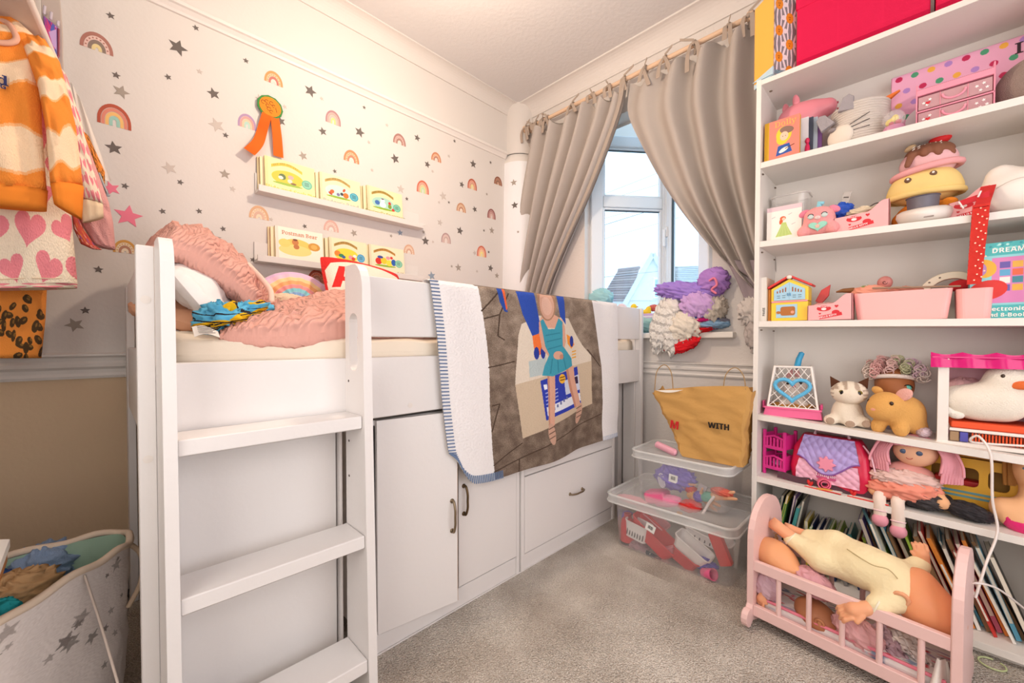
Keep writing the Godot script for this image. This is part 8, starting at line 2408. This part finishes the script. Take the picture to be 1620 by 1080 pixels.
	obj("eyelid", G.new().tube(smooth3([hc + hb * V(-.038, .055, .022), hc + hb * V(-.032, .052, .034), hc + hb * V(-.026, .046, .042)], 4), .0016, 5), mat("#8a4a34", .7), d)

	var off2 := V(.07, .20, -.12)
	var d2: Node3D = put.call("baby_doll", "bald baby doll at the cradle's far end with its face turned right", "doll", off2)
	var c2: Vector3 = V(.06, .23, -.09) - off2
	var b2 := rz(-.5)
	obj("head", G.new().blob([[c2, V(.07, .052, .056), b2], [c2 + b2 * V(.045, -.006, .012), V(.032, .036, .038), b2], [c2 + b2 * V(.082, .003, .022), V(.010, .009, .010)], [c2 + b2 * V(.070, -.020, .022), V(.016, .012, .014)], [c2 + b2 * V(.065, .022, .03), V(.012, .012, .012)]], .0045, .009), mat("#eba878", .45, "", 1.0, {"sss": .15}), d2)
	for s in [[.058, .012, .042], [.067, .028, .018]]: obj("eye", G.new().ell(c2 + b2 * V(s[0], s[1] - .004, s[2]), V(.004, .0045, .006), b2 * rz(.6)), plastic("#3a2018", .1), d2)
	obj("lips", G.new().ell(c2 + b2 * V(.077, -.014, .028), V(.007, .005, .009), b2), mat("#d4786a", .5), d2)
	obj("dress", rumple((V(.174, .194, -.08) as Vector3) - off2, V(.06, .032, .05), 261, .25, rz(-.4)), mat("#d9a0a8", .9, "weave", 9.0), d2)
	obj("sleeve", rumple((V(.05, .133, -.05) as Vector3) - off2, V(.038, .045, .03), 262, .2), mat("#d8b4c0", .9, "weave", 9.0), d2)
	var h2 := []
	hand.call(h2, (V(.042, .112, -.035) as Vector3) - off2, V(-.25, -.95, .2).normalized(), V(-.3, .2, .9).normalized(), .85)
	obj("hand", G.new().blob(h2, .0024, .0014), sk, d2)
	var sw := G.new()
	for k in 60:
		var a := k * .37
		var b: Vector3 = (V(.013, .239, -.13) as Vector3) + V(.03 * sin(a * 3.1), .028 * cos(a * 2.3), .04 * sin(a * 1.7))
		sw.tube(arc3(b, .010 + .006 * sin(k), V(cos(a), .3, sin(a)).normalized(), Vector3.UP, 0, 4.2, 7), .0013, 4)
	var so := obj("straw_wig", sw, mat("#c9964a", .7))
	so.transform = W
	tag(so, "loose golden curly doll wig behind the bald doll's head", "doll wig").set_meta("kind", "stuff")

	var off3 := V(.16, .1, -.09)
	var d3: Node3D = put.call("baby_doll", "third baby doll lying face down seen through the cradle spindles", "doll", off3)
	var c3: Vector3 = V(.18, .095, -.075) - off3
	obj("head", G.new().blob([[c3, V(.06, .044, .05), rz(-.35)], [c3 + V(.045, -.02, 0), V(.03, .03, .04)]], .005, .009), mat("#b97a54", .5), d3)
	obj("ear", G.new().tube(arc3(c3 + V(.024, .006, .047), .011, Vector3.RIGHT, V(0, .95, .2), -1.2, 3.6, 10), .004, 6).ell(c3 + V(.024, .004, .047), V(.007, .009, .004)), mat("#c4845c", .5), d3)
	obj("suit", rumple((V(.292, .108, -.06) as Vector3) - off3, V(.062, .036, .04), 263, .25, rz(-.3)), mat("#eab0b0", .8, "weave", 9.0), d3)

	var cv := func(called: String, label: String, pts: Array, col: String, sd: int):
		var zc := nz(2.0, 2, sd)
		var s := obj(called, G.new().sheet(24, 24, func(u, v):
			var q2: Vector3 = (pts[0] as Vector3).lerp(pts[1], u).lerp((pts[2] as Vector3).lerp(pts[3], u), v)
			return q2 + V(0, .012 * zc.get_noise_2d(u * 2, v * 2), .010 * zc.get_noise_2d(u * 2 + 9, v * 2)), .006), cloth(col))
		s.transform = W
		tag(s, label, "doll blanket")
	cv.call("doll_blanket", "dusky lilac doll blanket sloping down inside the near half of the cradle", [V(.263, .104, -.1), V(.341, .132, -.12), V(.367, .091, -.05), V(.405, .092, -.06)], "#c0a2ac", 271)
	cv.call("doll_blanket", "white doll sheet draped beside the lilac blanket in the cradle", [V(.319, .116, -.12), V(.406, .119, -.14), V(.411, .105, -.06), V(.451, .086, -.08)], "#efe6e0", 272)
	var wc := obj("muslin_cloth", G.new().sheet(16, 20, func(u, v):
		var a: Vector3 = (V(.461, .15, -.03) as Vector3).lerp(V(.477, .142, -.05), u)
		var b: Vector3 = (V(.449, .071, -.02) as Vector3).lerp(V(.492, .076, -.05), u)
		return a.lerp(b, v) + V(0, 0, .014 * sin(u * 7.0) * (.4 + v)), .005), cloth("#f3ece6"))
	wc.transform = W
	tag(wc, "stiff white folded cloth standing at the near end of the cradle", "cloth")
	tag(obj("hair_band", G.new().tube(arc3(V(1.887, .006, .175), .028, V(.9, 0, .4).normalized(), V(-.4, 0, .9).normalized(), .3, 6.0, 18), .0025, 6), plastic("#c3cf9a")), "thin pale green loop lying on the carpet under the bookcase edge", "hair band")
